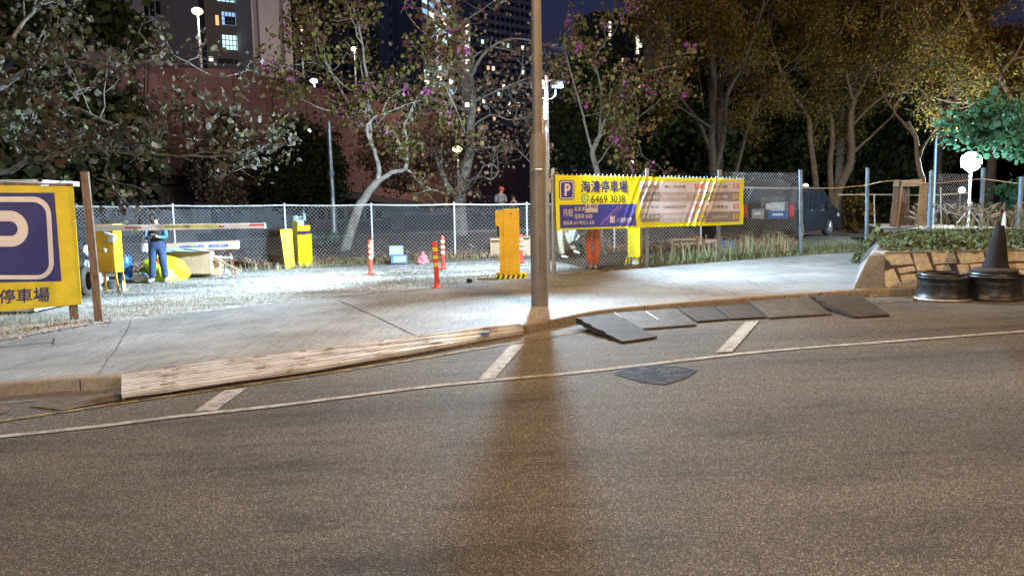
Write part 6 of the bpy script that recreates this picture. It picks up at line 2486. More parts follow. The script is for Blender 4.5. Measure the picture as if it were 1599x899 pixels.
bend = dict(pelvis=(.02, 0, .86), waist=(-.05, -.03, 1.0), chest=(-.18, -.10, 1.12), neck=(-.29, -.17, 1.19), headb=(-.35, -.21, 1.21), headt=(-.43, -.26, 1.24), face=(-.5, -.6, -.9),
            hipL=(.10, .02, .82), kneeL=(.10, -.03, .45), ankL=(.06, .02, .09), toeL=(.06, -.13, .03), hipR=(-.07, -.02, .82), kneeR=(-.11, -.08, .45), ankR=(-.04, -.02, .09), toeR=(-.08, -.16, .03),
            shL=(-.12, -.12, 1.20), elL=(-.16, -.24, .92), wrL=(-.30, -.30, .74), haL=(-.37, -.31, .68), shR=(-.26, -.03, 1.08), elR=(-.36, -.14, .86), wrR=(-.44, -.22, .68), haR=(-.48, -.26, .61))
p = at(924, 419)
t = person('worker in bright orange trousers bending down behind the banner', (p.x + .02, p.y, gz(p.x)), 0.0, bend, 'hiviz', 'orange_cloth', 'white', 'khaki', hair=True)
q = Vector(p) + Vector((-.40, -.30, .60))
t = thing('cordless_drill', 'teal cordless drill held low by the worker in orange trousers', 'drill', q, 0.3)
mb = MB()
mb.tube([(-.10, 0, .02), (.08, 0, .04)], [.03, .035], 10)
mb.tube([(.05, 0, .03), (.08, 0, -.12)], [.025, .02], 8)
mb.box((.09, 0, -.14), (.12, .07, .05))
mb.build('drill_body', 'teal', t, smooth=True)
mb = MB()
mb.tube([(-.10, 0, .02), (-.24, 0, -.02)], [.014, .005], 8)
mb.build('drill_bit', 'galv', t)
# fence rail parts and shovel leaning behind the worker
a, b2 = at(944, 392), None
p = aty(944, 393, 18.9)
mb = MB()
mb.tube([aty(936, 365, 18.7), p], 0.018, 6)
mb.tube([p, p + Vector((0.03, 0, -0.05))], 0.03, 6)
tag(mb.build('shovel', 'galv'), 'thin grey tool handle leaning behind the orange trousers', 'tool')
# far figure above the rear fence
p = aty(782, 318, 27.5)
t0 = thing('loading_platform', 'low dark timber platform behind the rear fence', 'platform', (p.x, 28.0, gz(p.x)))
mb = MB()
mb.box((0.3, 0, 0.32), (3.0, 1.6, 0.64))
mb.build('platform_deck', 'rust_wood', t0)
t = person('person in striped dark jacket and orange cap standing behind the rear fence', (p.x, 27.6, gz(p.x) + 0.64), 0.5, stand, mat('striped_cloth', (0.03, 0.04, 0.06), 0.8, col2=(0.35, 0.38, 0.42), scale=9, stretch=(9, 1, 1)), 'black_cloth', None, 'black', hair=True, cap='orange_cloth')
p = aty(803, 330, 27.5)
t = person('second dim figure standing behind the rear fence beside the lamp post', (p.x, 28.0, gz(p.x) + 0.64), -0.4, stand, 'black_cloth', 'black_cloth', None, 'black', hair=True)
t.scale = (.8, .8, .8)

# ================================================================== TREES
def grow(mb, tips, p, d, L_, r, lvl, rnd, up_b=0.12, wob=0.28, nseg=4, kids=(2, 3), shrink=0.62, n=6):
    pts, rad = [p.copy()], [r]
    q = p.copy()
    dd = d.normalized()
    for k in range(nseg):
        dd = (dd + Vector((rnd.gauss(0, wob), rnd.gauss(0, wob), rnd.gauss(0, wob) + up_b))).normalized()
        q = q + dd * (L_ / nseg)
        pts.append(q.copy())
        rad.append(r * (1 - 0.55 * (k + 1) / nseg))
        if lvl > 0 and k >= 1 and rnd.random() < 0.85:
            for _ in range(rnd.randint(*kids) - 1):
                sd = Vector((rnd.gauss(0, 1), rnd.gauss(0, 1), rnd.gauss(0.1, .7))).normalized()
                grow(mb, tips, q.copy(), (dd * 0.55 + sd * 0.85), L_ * shrink * rnd.uniform(.7, 1.15), r * 0.5, lvl - 1, rnd, up_b, wob, max(3, nseg - 1), kids, shrink, max(3, n - 1))
        if lvl == 0:
            tips.append(q.copy())
    tips.append(q.copy())
    mb.tube(pts, rad, n, caps=False)


def tree(label, limbs, leafm, leafsz, per_tip, spread, bark, seed, name='tree', lvl=2, blen=1.3, group=None, kind='bi', flowers=0.0, spawn=1.0, up_b=0.12, droop=0.0, start=0.35, wob=0.28, extra=None, thin=1.0):
    """limbs: list of ([(px, py, Y), ...], r0, r1, leafy)"""
    rnd = random.Random(seed)
    p0 = aty(*limbs[0][0][0])
    t = thing(name, label, 'tree', (p0.x, p0.y, gz(p0.x)), 0, group)
    mb = MB()
    tw = MB()
    tips = []
    for pts, r0, r1, leafy in limbs:
        W_ = [aty(*q) for q in pts]
        # smooth it
        sm = []
        for i in range(len(W_) - 1):
            a0_, a1_, a2_, a3_ = W_[max(0, i - 1)], W_[i], W_[i + 1], W_[min(len(W_) - 1, i + 2)]
            for k in range(4):
                u_ = k / 4
                sm.append(0.5 * ((2 * a1_) + (a2_ - a0_) * u_ + (2 * a0_ - 5 * a1_ + 4 * a2_ - a3_) * u_ * u_ + (3 * a1_ - a0_ - 3 * a2_ + a3_) * u_ ** 3) + Vector((rnd.gauss(0, .01), rnd.gauss(0, .01), rnd.gauss(0, .01))))
        sm.append(W_[-1])
        N_ = len(sm)
        mb.tube(sm, [r0 + (r1 - r0) * i / (N_ - 1) for i in range(N_)], 9, caps=False)
        if leafy > 0:
            for i in range(int(N_ * start), N_):
                if rnd.random() < leafy * spawn:
                    d = (sm[min(N_ - 1, i + 1)] - sm[max(0, i - 1)]).normalized()
                    sd = Vector((rnd.gauss(0, 1), rnd.gauss(0, 1), rnd.gauss(0.25, .7))).normalized()
                    rr_ = (r0 + (r1 - r0) * i / (N_ - 1))
                    grow(tw, tips, sm[i], d * .5 + sd, blen * rnd.uniform(.6, 1.2), min(rr_ * .6, 0.03), lvl, rnd, up_b, wob)
            grow(tw, tips, sm[-1], (sm[-1] - sm[-2]), blen, r1 * .9, lvl, rnd, up_b, wob)
    mb.build('trunk', bark, t, world=True, smooth=True)
    tw.build('twigs', bark, t, world=True)
    if tips and per_tip > 0:
        T_ = np.array([tuple(x) for x in tips])
        if thin < 1:
            T_ = T_[rng.random(len(T_)) < thin]
        reps = np.repeat(T_, per_tip, axis=0)
        reps = reps + rng.normal(0, spread, reps.shape)
        reps[:, 2] -= droop * np.abs(rng.normal(0, 1, len(reps)))
        leaf_cloud('crown', leafm, reps, leafsz, t, kind)
        if flowers > 0:
            F_ = T_[rng.random(len(T_)) < flowers]
            if len(F_):
                fr = np.repeat(F_, 9, axis=0) + rng.normal(0, 0.09, (len(F_) * 9, 3))
                leaf_cloud('flowers', 'flower_magenta', fr, 0.10, t, 'quad')
    print('TREE', label[:30], 'tips', len(tips))
    return t


Y = 13.0
tree('tree with pale dying leaves reaching in from the left above the yellow sign',
     [([(-95, 520, Y), (-90, 420, Y), (-70, 320, Y), (-45, 262, Y)], .16, .09, 0), ([(-45, 262, Y), (10, 268, Y - .1), (34, 256, Y - .2), (75, 243, Y - .4), (135, 229, Y - .5), (180, 237, Y - .3), (260, 241, Y), (330, 245, Y + .2), (382, 243, Y + .3)], .06, .012, .8),
      ([(-70, 320, Y), (-60, 200, Y + .3), (-20, 150, Y + .4), (30, 118, Y + .5), (60, 99, Y + .6), (130, 98, Y + .6), (160, 105, Y + .5), (230, 99, Y + .6), (300, 102, Y + .7)], .08, .012, .75),
      ([(-60, 200, Y + .3), (0, 178, Y + .2), (50, 165, Y), (110, 168, Y), (170, 190, Y), (230, 200, Y), (292, 176, Y)], .05, .01, .7),
      ([(-20, 150, Y + .4), (20, 60, Y + .8), (60, 10, Y + 1), (110, -40, Y + 1)], .05, .015, .8), ([(34, 256, Y - .2), (24, 215, Y), (60, 200, Y + .2), (70, 204, Y + .2)], .025, .01, .5)],
     'leaf_pale', 0.085, 5, 0.13, 'bark_mid', 11, name='tree', thin=.62, lvl=1, blen=0.8, spawn=0.8, start=.25, up_b=.05, kind='bi', group=None)
Y = 23.6
tree('leaning bauhinia with magenta flowers behind the middle of the rear fence',
     [([(533, 412, Y), (545, 370, Y), (560, 325, Y), (572, 305, Y), (590, 283, Y)], .17, .11, 0), ([(590, 283, Y), (612, 270, Y), (632, 263, Y - .1), (636, 225, Y), (632, 195, Y), (645, 170, Y + .1), (660, 120, Y + .2)], .085, .02, .55),
      ([(590, 283, Y), (592, 262, Y), (580, 225, Y), (563, 190, Y), (545, 170, Y + .2), (530, 160, Y + .3)], .085, .02, .6),
      ([(580, 225, Y), (573, 200, Y - .3), (585, 183, Y - .4), (600, 178, Y - .4), (630, 165, Y - .5)], .06, .015, .8),
      ([(570, 165, Y), (560, 148, Y), (535, 132, Y), (515, 112, Y), (490, 98, Y), (450, 103, Y - .2)], .035, .012, .9),
      ([(580, 225, Y), (575, 165, Y), (570, 100, Y + .5), (560, 40, Y + .8), (540, -20, Y + 1)], .06, .02, 1.0), ([(563, 190, Y), (520, 120, Y + .5), (490, 60, Y + .6), (470, 20, Y + .8)], .04, .015, 1.0),
      ([(632, 195, Y), (660, 140, Y - .4), (690, 130, Y - .4), (712, 170, Y - .4)], .03, .012, .9), ([(545, 170, Y + .2), (510, 172, Y - .2), (480, 160, Y - .3)], .025, .01, .7), ([(660, 120, Y), (690, 90, Y + .5), (650, 40, Y + .6)], .03, .012, .8)],
     'leaf_bauhinia', 0.10, 8, 0.20, 'bark_lit', 5, name='bauhinia_tree', lvl=1, blen=1.0, flowers=.07, spawn=.62, droop=.06)
Y = 26.0
tree('bare curling tree right of the bauhinia behind the rear fence',
     [([(722, 405, Y), (720, 350, Y), (718, 312, Y), (722, 285, Y), (733, 240, Y), (735, 200, Y), (738, 160, Y), (735, 120, Y + .3)], .26, .10, .3), ([(718, 312, Y), (702, 295, Y), (690, 270, Y), (682, 248, Y), (670, 232, Y), (640, 238, Y)], .13, .04, .4),
      ([(730, 283, Y - .2), (750, 276, Y - .5), (768, 280, Y - .7), (778, 267, Y - .8), (770, 258, Y - .8), (756, 260, Y - .7), (746, 275, Y - .7)], .05, .02, .2),
      ([(735, 232, Y), (770, 230, Y - .5), (790, 225, Y - .6), (815, 240, Y - .6), (835, 262, Y - .5)], .045, .012, .5), ([(735, 200, Y), (765, 180, Y - .4), (800, 188, Y - .5), (830, 180, Y - .5)], .04, .012, .9),
      ([(735, 120, Y + .3), (760, 80, Y), (800, 60, Y), (850, 70, Y)], .07, .02, .9), ([(735, 120, Y), (700, 80, Y), (720, 40, Y), (760, 10, Y)], .06, .02, .9), ([(738, 160, Y), (780, 140, Y - .3), (830, 120, Y - .3)], .05, .02, 1.0)],
     'leaf_red', 0.10, 4, 0.24, 'bark_pale', 9, lvl=2, blen=1.1, spawn=.45, thin=.3)
Y = 24.5
tree('small red and green leaved tree between the lamp post and the big trees',
     [([(938, 400, Y), (936, 330, Y), (934, 275, Y), (925, 240, Y), (935, 215, Y)], .12, .08, 0), ([(935, 215, Y), (950, 175, Y), (970, 140, Y), (1000, 118, Y), (1040, 105, Y)], .055, .015, .85), ([(925, 240, Y), (915, 200, Y), (905, 160, Y), (890, 110, Y), (880, 60, Y)], .05, .015, .75),
      ([(935, 215, Y), (985, 190, Y - .2), (1015, 170, Y - .3)], .035, .012, .8), ([(934, 255, Y), (965, 215, Y - .4), (990, 215, Y - .4), (1005, 245, Y - .5)], .03, .01, .8), ([(935, 215, Y), (940, 150, Y + .3), (930, 90, Y + .5), (960, 50, Y + .5)], .05, .015, .7)],
     'leaf_bauhinia', 0.10, 7, 0.18, 'bark_pale', 21, lvl=1, blen=1.0, flowers=.08, spawn=.7, droop=.05)
Y = 29.5
tree('tall many stemmed tree with yellow green clumps right of the banner',
     [([(1120, 400, Y), (1118, 330, Y), (1114, 275, Y), (1112, 200, Y), (1115, 140, Y), (1112, 80, Y), (1105, 10, Y), (1100, -60, Y)], .20, .06, .5), ([(1114, 275, Y), (1130, 215, Y), (1135, 150, Y), (1160, 100, Y), (1185, 30, Y), (1200, -30, Y)], .12, .04, .7),
      ([(1112, 240, Y), (1090, 190, Y), (1060, 150, Y), (1030, 110, Y), (1000, 60, Y), (980, 10, Y)], .09, .03, .7), ([(1130, 330, Y), (1150, 265, Y), (1165, 210, Y), (1190, 150, Y), (1230, 100, Y)], .10, .03, .6), ([(1060, 150, Y), (1050, 80, Y), (1045, 10, Y), (1050, -40, Y)], .06, .02, .8),
      ([(1112, 200, Y), (1080, 180, Y - .5), (1040, 160, Y - .6), (1010, 175, Y - .6)], .05, .02, .6)],
     'leaf_olive', 0.12, 21, 0.22, 'bark_dark', 31, lvl=2, blen=1.7, spawn=.46, kind='long', droop=.10)
Y = 31.0
tree('big feathery tree with reddish lit limbs behind the van',
     [([(1300, 345, Y), (1308, 300, Y), (1326, 262, Y), (1330, 240, Y), (1328, 200, Y), (1333, 160, Y), (1352, 120, Y), (1370, 60, Y), (1380, 0, Y)], .20, .06, .5), ([(1330, 240, Y), (1350, 222, Y), (1375, 200, Y), (1395, 180, Y)], .07, .03, .4), ([(1280, 345, Y), (1275, 300, Y), (1265, 215, Y), (1262, 185, Y), (1240, 150, Y), (1215, 100, Y), (1200, 40, Y)], .14, .05, .6),
      ([(1300, 330, Y), (1296, 260, Y), (1300, 200, Y), (1290, 140, Y), (1300, 60, Y), (1290, -20, Y)], .13, .05, .7), ([(1333, 160, Y), (1320, 110, Y - .5), (1310, 60, Y - .5), (1340, 0, Y - .5)], .07, .03, .7), ([(1352, 120, Y), (1400, 90, Y - .5), (1440, 60, Y - .6), (1480, 20, Y - .6)], .07, .02, .9), ([(1328, 200, Y), (1380, 150, Y - .6), (1430, 140, Y - .8), (1500, 150, Y - .8)], .06, .02, 1.0)],
     'leaf_olive', 0.12, 21, 0.22, 'bark_red', 41, lvl=2, blen=1.7, spawn=.46, kind='long', droop=.10)
Y = 25.0
tree('feathery tree spreading to the right edge over the floodlight',
     [([(1640, 420, Y), (1630, 320, Y), (1610, 250, Y), (1590, 180, Y), (1560, 120, Y), (1530, 60, Y), (1500, 0, Y)], .18, .05, .7), ([(1590, 180, Y), (1540, 160, Y - .4), (1490, 160, Y - .5), (1450, 150, Y - .5)], .06, .02, 1.0), ([(1560, 120, Y), (1590, 80, Y), (1610, 30, Y)], .06, .03, .8), ([(1560, 120, Y), (1500, 100, Y - .5), (1450, 80, Y - .5), (1420, 20, Y - .5)], .06, .02, .9)],
     'leaf_olive', 0.12, 22, 0.22, 'bark_red', 51, lvl=2, blen=1.6, spawn=.36, kind='long', droop=.10)
Y = 22.6
tree('leaning slim trunk crossing in front of the wooden cupboard',
     [([(1420, 358, Y), (1428, 330, Y), (1440, 305, Y), (1439, 280, Y), (1433, 250, Y), (1430, 215, Y), (1418, 190, Y)], .12, .05, 0), ([(1433, 250, Y), (1450, 215, Y), (1470, 190, Y)], .04, .02, .8), ([(1430, 215, Y), (1400, 180, Y + .5), (1380, 150, Y + .6)], .04, .02, .8)],
     'leaf_olive', 0.10, 6, 0.2, 'bark_red', 61, lvl=1, blen=1.0, spawn=.5, kind='long', droop=.08)
Y = 21.5
tree('broad leaved branch lit teal above the floodlight at the right edge',
     [([(1680, 400, Y), (1670, 300, Y), (1650, 230, Y), (1620, 200, Y)], .10, .05, 0), ([(1620, 200, Y), (1590, 195, Y), (1560, 190, Y), (1520, 195, Y)], .04, .012, .9), ([(1620, 200, Y), (1590, 215, Y - .3), (1560, 212, Y - .3)], .03, .01, .9)],
     'leaf_teal', 0.14, 6, 0.18, 'bark_pale', 71, name='broadleaf_tree', lvl=1, blen=.7, spawn=.8, droop=.12, start=.1)


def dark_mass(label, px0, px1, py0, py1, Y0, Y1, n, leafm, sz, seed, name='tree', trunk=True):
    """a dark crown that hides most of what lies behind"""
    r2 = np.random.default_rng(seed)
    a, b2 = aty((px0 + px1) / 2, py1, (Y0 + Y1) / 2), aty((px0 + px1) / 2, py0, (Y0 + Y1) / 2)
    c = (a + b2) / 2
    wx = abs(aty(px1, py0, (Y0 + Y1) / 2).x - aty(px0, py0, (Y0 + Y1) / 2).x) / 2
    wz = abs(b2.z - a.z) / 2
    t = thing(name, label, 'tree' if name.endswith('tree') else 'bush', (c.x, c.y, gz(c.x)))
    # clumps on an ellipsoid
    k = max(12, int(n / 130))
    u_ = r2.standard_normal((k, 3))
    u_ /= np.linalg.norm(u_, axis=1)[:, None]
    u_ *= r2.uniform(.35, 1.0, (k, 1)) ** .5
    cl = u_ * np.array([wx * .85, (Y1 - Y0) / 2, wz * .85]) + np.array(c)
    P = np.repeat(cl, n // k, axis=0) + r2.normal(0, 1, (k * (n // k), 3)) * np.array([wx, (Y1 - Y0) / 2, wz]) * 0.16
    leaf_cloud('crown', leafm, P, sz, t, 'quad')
    mb = MB()
    if trunk:
        mb.tube([(0, 0, -.1), (0.05, 0, (c.z - gz(c.x)) * .5), (0, 0, c.z - gz(c.x))], [.22, .17, .1], 9)
    rt_ = random.Random(seed)
    for _ in range(7):
        i = rt_.randrange(k)
        mb.tube([(0, 0, max(0.1, (c.z - gz(c.x)) * .6)), tuple((Vector(cl[i]) - Vector(t.location)) * .6 + Vector((0, 0, .3))), tuple(Vector(cl[i]) - Vector(t.location))], [.07, .04, .015], 6)
    mb.build('trunk', 'bark_dark', t, smooth=True)
    return t


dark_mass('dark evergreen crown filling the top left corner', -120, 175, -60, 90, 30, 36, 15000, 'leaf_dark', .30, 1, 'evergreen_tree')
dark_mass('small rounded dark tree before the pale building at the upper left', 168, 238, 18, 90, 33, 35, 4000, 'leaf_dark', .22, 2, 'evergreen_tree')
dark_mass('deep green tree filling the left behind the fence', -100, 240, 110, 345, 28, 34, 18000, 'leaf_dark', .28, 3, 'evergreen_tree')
dark_mass('reddish brown bushes climbing the pink wall left of the bauhinia', 290, 410, 180, 330, 36, 39, 10000, 'leaf_red', .14, 4, 'wall_bush', False)
dark_mass('dark thicket under the pink wall between the columns and the lamp pole', 395, 545, 182, 340, 36, 39, 12000, 'leaf_dark', .16, 5, 'wall_bush', False)
dark_mass('sparse reddish twigs hanging before the pink wall behind the bauhinia', 545, 720, 190, 300, 36, 39, 4500, 'leaf_red', .13, 18, 'wall_bush', False)
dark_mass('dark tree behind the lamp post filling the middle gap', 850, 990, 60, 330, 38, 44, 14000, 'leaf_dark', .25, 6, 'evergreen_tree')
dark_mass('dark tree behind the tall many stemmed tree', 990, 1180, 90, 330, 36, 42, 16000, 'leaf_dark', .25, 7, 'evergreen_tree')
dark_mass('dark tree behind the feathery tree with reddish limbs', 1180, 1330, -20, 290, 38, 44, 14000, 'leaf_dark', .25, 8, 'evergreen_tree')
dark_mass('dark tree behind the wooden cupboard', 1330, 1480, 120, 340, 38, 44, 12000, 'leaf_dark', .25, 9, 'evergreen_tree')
dark_mass('leafy dark tree top above the bauhinia reaching the upper edge', 1010, 1240, -90, 110, 32, 37, 9000, 'leaf_olive', .16, 10, 'evergreen_tree')
dark_mass('yellowish tree top in the upper right corner', 1390, 1560, -80, 60, 31, 36, 8000, 'leaf_olive', .15, 12, 'evergreen_tree')
dark_mass('golden brown tree top between the two big trees', 1225, 1410, -70, 130, 32, 37, 9000, 'leaf_olive', .15, 16, 'evergreen_tree')
dark_mass('golden brown foliage mass hanging at the right edge', 1470, 1640, 40, 175, 29, 33, 7000, 'leaf_olive', .14, 17, 'evergreen_tree')
dark_mass('low dark bushes by the van nose', 1322, 1350, 300, 372, 30, 32, 1600, 'leaf_olive', .12, 13, 'low_bush', False)
dark_mass('low dark bush mass beyond the right fence', 1560, 1700, 270, 352, 27, 30, 3000, 'leaf_teal', .12, 14, 'low_bush', False)

# small shrub in front of the leaning trunk, little plant on the sign
dark_mass('small light green shrub in front of the leaning bauhinia trunk', 488, 532, 362, 382, 23.2, 23.8, 260, 'leaf_teal', .09, 15, 'low_shrub', False)


# ------------------------------------------------------------------ grasses (stuff)
def px_patch(poly, n, seed):
    r2 = np.random.default_rng(seed)
    P = np.array([tuple(at(x, y))[:2] for x, y in poly])
    mn, mx = P.min(0), P.max(0)
    out = []
    while len(out) < n:
        q = r2.uniform(mn, mx, (n * 2, 2))
        x, y = q[:, 0], q[:, 1]
        ins = np.zeros(len(q), bool)
        j = len(P) - 1
        for i in range(len(P)):
            xi, yi, xj, yj = P[i, 0], P[i, 1], P[j, 0], P[j, 1]
            ins ^= ((yi > y) != (yj > y)) & (x < (xj - xi) * (y - yi) / (yj - yi + 1e-12) + xi)
            j = i
        out += [(a, b_, gz(a) - 0.01) for a, b_ in q[ins]]
    return out[:n]


tag(leaf_cloud('dry_grass', 'blade_dry', px_patch([(118, 503), (150, 480), (230, 466), (330, 462), (400, 466), (330, 482), (230, 494), (160, 502)], 2000, 1) + px_patch([(560, 452), (620, 440), (690, 436), (775, 428), (775, 434), (700, 446), (600, 456)], 1100, 2)
               + px_patch([(-160, 556), (-160, 500), (0, 490), (60, 488), (118, 498), (118, 506), (0, 528)], 2600, 3) + px_patch([(815, 430), (870, 420), (1000, 408), (1000, 418), (900, 428), (830, 434)], 700, 4), 0.048, None, 'blade'), kind='stuff')
tag(leaf_cloud('green_verge_grass', 'blade_green', px_patch([(1005, 417), (1010, 400), (1120, 390), (1240, 380), (1345, 378), (1345, 392), (1240, 400), (1120, 410)], 5200, 5), 0.10, None, 'blade'), kind='stuff')
tag(leaf_cloud('tall_weeds', 'blade_dry', px_patch([(1020, 404), (1120, 394), (1235, 386), (1235, 394), (1120, 402), (1030, 412)], 300, 6), 0.34, None, 'blade'), kind='stuff')
tag(leaf_cloud('dry_fence_weeds', 'blade_dry', px_patch([(330, 424), (445, 415), (600, 408), (860, 396), (860, 400), (600, 412), (445, 421)], 1500, 7), 0.14, None, 'blade'), kind='stuff')
tag(leaf_cloud('loose_gravel', 'stone_bits', px_patch([(130, 500), (160, 450), (445, 420), (850, 402), (850, 428), (690, 444), (400, 474)], 5000, 8), 0.035, None, 'chip'), kind='stuff')
tag(leaf_cloud('leaf_litter', 'litter_leaf', px_patch([(-100, 545), (0, 520), (118, 500), (175, 498), (170, 506), (60, 522), (0, 536), (-100, 560)], 900, 9) + px_patch([(870, 428), (1010, 414), (1020, 418), (880, 432)], 350, 10) + px_patch([(1190, 466), (1330, 455), (1440, 468), (1300, 462)], 40, 11), 0.045, None, 'quad'), kind='stuff')

# fountain grass by the cupboard and the floodlight
for k, (x, yb, lab, n, spread_) in enumerate(((1430, 356, 'pale fountain grass clump by the leaning trunk', 26, .5), (1485, 356, 'big arching fountain grass clump left of the floodlight stand', 70, .8), (1575, 356, 'pinkish fountain grass clump at the right edge of the bed', 60, .8), (1530, 358, 'low fountain grass right of the floodlight stand', 30, .6))):
    c = atz(x, yb, BEDZ)
    c = Vector((c.x, c.y - .6, BEDZ))
    t = thing('fountain_grass', lab, 'grass clump', c, 0, 'fountain grass clumps on the raised bed')
    rd = random.Random(80 + k)
    mb, mp = MB(), MB()
    pl_ = []
    for i in range(n):
        a = rd.uniform(0, 6.28)
        base = Vector((rd.gauss(0, spread_ * .35), rd.gauss(0, .2), 0))
        rch = rd.uniform(.25, .75)
        hh = rd.uniform(.45, .95)
        pts = []
        for q_ in range(6):
            u_ = q_ / 5
            pts.append(base + Vector((math.cos(a) * rch * u_ ** 1.6, math.sin(a) * rch * .5 * u_ ** 1.6, hh * (u_ * 1.25 - .45 * u_ ** 2.6))))
        mb.tube(pts, [.006, .006, .005, .004, .003, .002], 3, caps=False)
        if rd.random() < .6:
            mp.tube([pts[3], pts[4], pts[5]], [.010, .022, .006], 5)
    mb.build('stalks', 'blade_dry', t)
    mp.build('seed_plumes', 'plume', t)

# little plant growing over the sign, weeds
p = SP.pt(*SP.hit(101, 287), out=-.05)
t = thing('small_plant', 'little green sprig growing above the top edge of the parking sign', 'plant', p)
mb = MB()
pos = []
rd = random.Random(3)
for k in range(7):
    a = rd.uniform(-1, 1)
    e_ = Vector((a * .10, rd.uniform(-.05, .05), rd.uniform(.08, .17)))
    mb.tube([(0, 0, -0.02), tuple(e_ * .5), tuple(e_)], .003, 3)
    for q_ in range(4):
        pos.append(tuple(Vector(t.location) + e_ * (0.5 + .15 * q_) + Vector((rd.uniform(-.015, .015), 0, 0))))
mb.build('stems', 'bark_dark', t)
leaf_cloud('leaves', 'blade_green', pos, .04, t, 'long')

# ================================================================== BUILDINGS
def bwall(mb, a, b2, z0, z1, th=1.0, mi=0):
    """upright slab between two plan points, pushed away from the viewer"""
    a, b2 = Vector((a[0], a[1], 0)), Vector((b2[0], b2[1], 0))
    d = (b2 - a).normalized()
    n = Vector((-d.y, d.x, 0))
    mb.prism([Vector((a.x, a.y, z0)), Vector((b2.x, b2.y, z0)), Vector((b2.x, b2.y, z1)), Vector((a.x, a.y, z1))], n * th, mi)


def place_at_z(px, py, z):
    """point of the view ray at height z (for things above the horizon)"""
    return atz(px, py, z)


# pink clad podium wall with the ramp soffit below it
ZP = 9.0
pA, pB, pC = atz(236, 104, ZP), atz(362, 108, ZP), atz(600, 160, ZP)
dr_ = (pC - pB).normalized()
pD = pB + dr_ * ((aty(800, 200, 70).x - pB.x) / dr_.x * 1.15)
t = thing('podium_building', 'long pink tiled podium wall receding behind the trees', 'building', (pB.x, pB.y, -.5))


def soffit(p):
    """height of the lower edge along the receding wall"""
    u_ = (p.x - pB.x) / (pD.x - pB.x)
    return 3.4 - 3.6 * max(0, u_) ** 1.1


mb = MB()
nn_ = 16
for i in range(nn_):
    a, b2 = pB.lerp(pD, i / nn_), pB.lerp(pD, (i + 1) / nn_)
    n = Vector((-dr_.y, dr_.x, 0)) * 2.0
    mb.prism([Vector((a.x, a.y, soffit(a))), Vector((b2.x, b2.y, soffit(b2))), Vector((b2.x, b2.y, ZP)), Vector((a.x, a.y, ZP))], n)
bwall(mb, pA, pB, 3.4, ZP - .02, 2.0)
bwall(mb, (pA.x - 14, pA.y), pA, 3.4, ZP - .02, 2.0)
wall = mb.build('clad_wall', 'red_cladding', t, world=True)
mb = MB()
n2 = Vector((dr_.y, -dr_.x, 0))
Ltot = (pD - pB).length
k = 0.0
while k < Ltot:
    a = pB + dr_ * k + n2 * .012
    mb.tube([Vector((a.x, a.y, soffit(a) + .05)), Vector((a.x, a.y, ZP - .05))], .022, 4)
    k += 3.0
for z in (ZP - 2.2, ZP - 4.4):
    a, b2 = pB + n2 * .012, pD + n2 * .012
    mb.tube([Vector((a.x, a.y, z)), Vector((b2.x, b2.y, z))], .022, 4)
mb.build('panel_joint', 'mortar', t, world=True)
mb = MB()
for z in (ZP + .3, ZP + .62, ZP + .95):
    mb.tube([Vector((pA.x, pA.y + .4, z)), Vector((pB.x, pB.y + .4, z)), Vector((pD.x, pD.y + .4, z))], .035, 4)
k = 0.0
while k < Ltot:
    a = pB + dr_ * k
    mb.tube([Vector((a.x, a.y + .4, ZP - .05)), Vector((a.x, a.y + .4, ZP + .95))], .03, 4)
    k += 1.6
mb.build('roof_railing', 'dark_render', t, world=True)
mb = MB()
mb.prism([Vector((pA.x - 14, pA.y + .1, 3.0)), Vector((pB.x, pB.y + .1, 3.0)), Vector((pD.x, pD.y + .1, -0.4)), Vector((pD.x + 6, pD.y + 20, -.4)), Vector((pA.x - 14, pA.y + 30, 3.0))], (0, 0, .4))
mb.build('soffit_slab', 'dark_render', t, world=True)
for x, w, Y_ in ((276, 1.9, 42), (377, 1.1, 52), (620, 1.2, 66)):
    p = aty(x, 330, Y_)
    mb = MB()
    mb.tube([(p.x, Y_, -.6), (p.x, Y_, 3.1)], w / 2, 18)
    mb.build('column', 'column_concrete', t, world=True, smooth=True)


def windows_grid(t, P_, a0_, a1_, zf, floors, bays, wf=.62, hf=.5, lit=(), name='window', m_='dark_window', out=.05, litm='lit_cool', maxparts=100, frame=None):
    rest = MB()
    cnt = 0
    for f_ in range(floors):
        for b_ in range(bays):
            z0_, z1_ = zf[0] + (zf[1] - zf[0]) * (f_ + .5 - hf / 2) / floors, zf[0] + (zf[1] - zf[0]) * (f_ + .5 + hf / 2) / floors
            s0_ = a0_ + (a1_ - a0_) * (b_ + .5 - wf / 2) / bays
            s1_ = a0_ + (a1_ - a0_) * (b_ + .5 + wf / 2) / bays
            key = (f_, b_)
            mm = lit.get(key) if isinstance(lit, dict) else None
            cor = [P_.pt(s0_, z0_, out), P_.pt(s1_, z0_, out), P_.pt(s1_, z1_, out), P_.pt(s0_, z1_, out)]
            if mm or cnt < maxparts:
                mb = MB()
                mb.prism(cor, -P_.n * .06)
                mb.build(name, mm or m_, t, world=True)
                cnt += 1
            else:
                rest.prism(cor, -P_.n * .06)
    if rest.v:
        tag(rest.build('window', m_, t, world=True), kind='stuff')


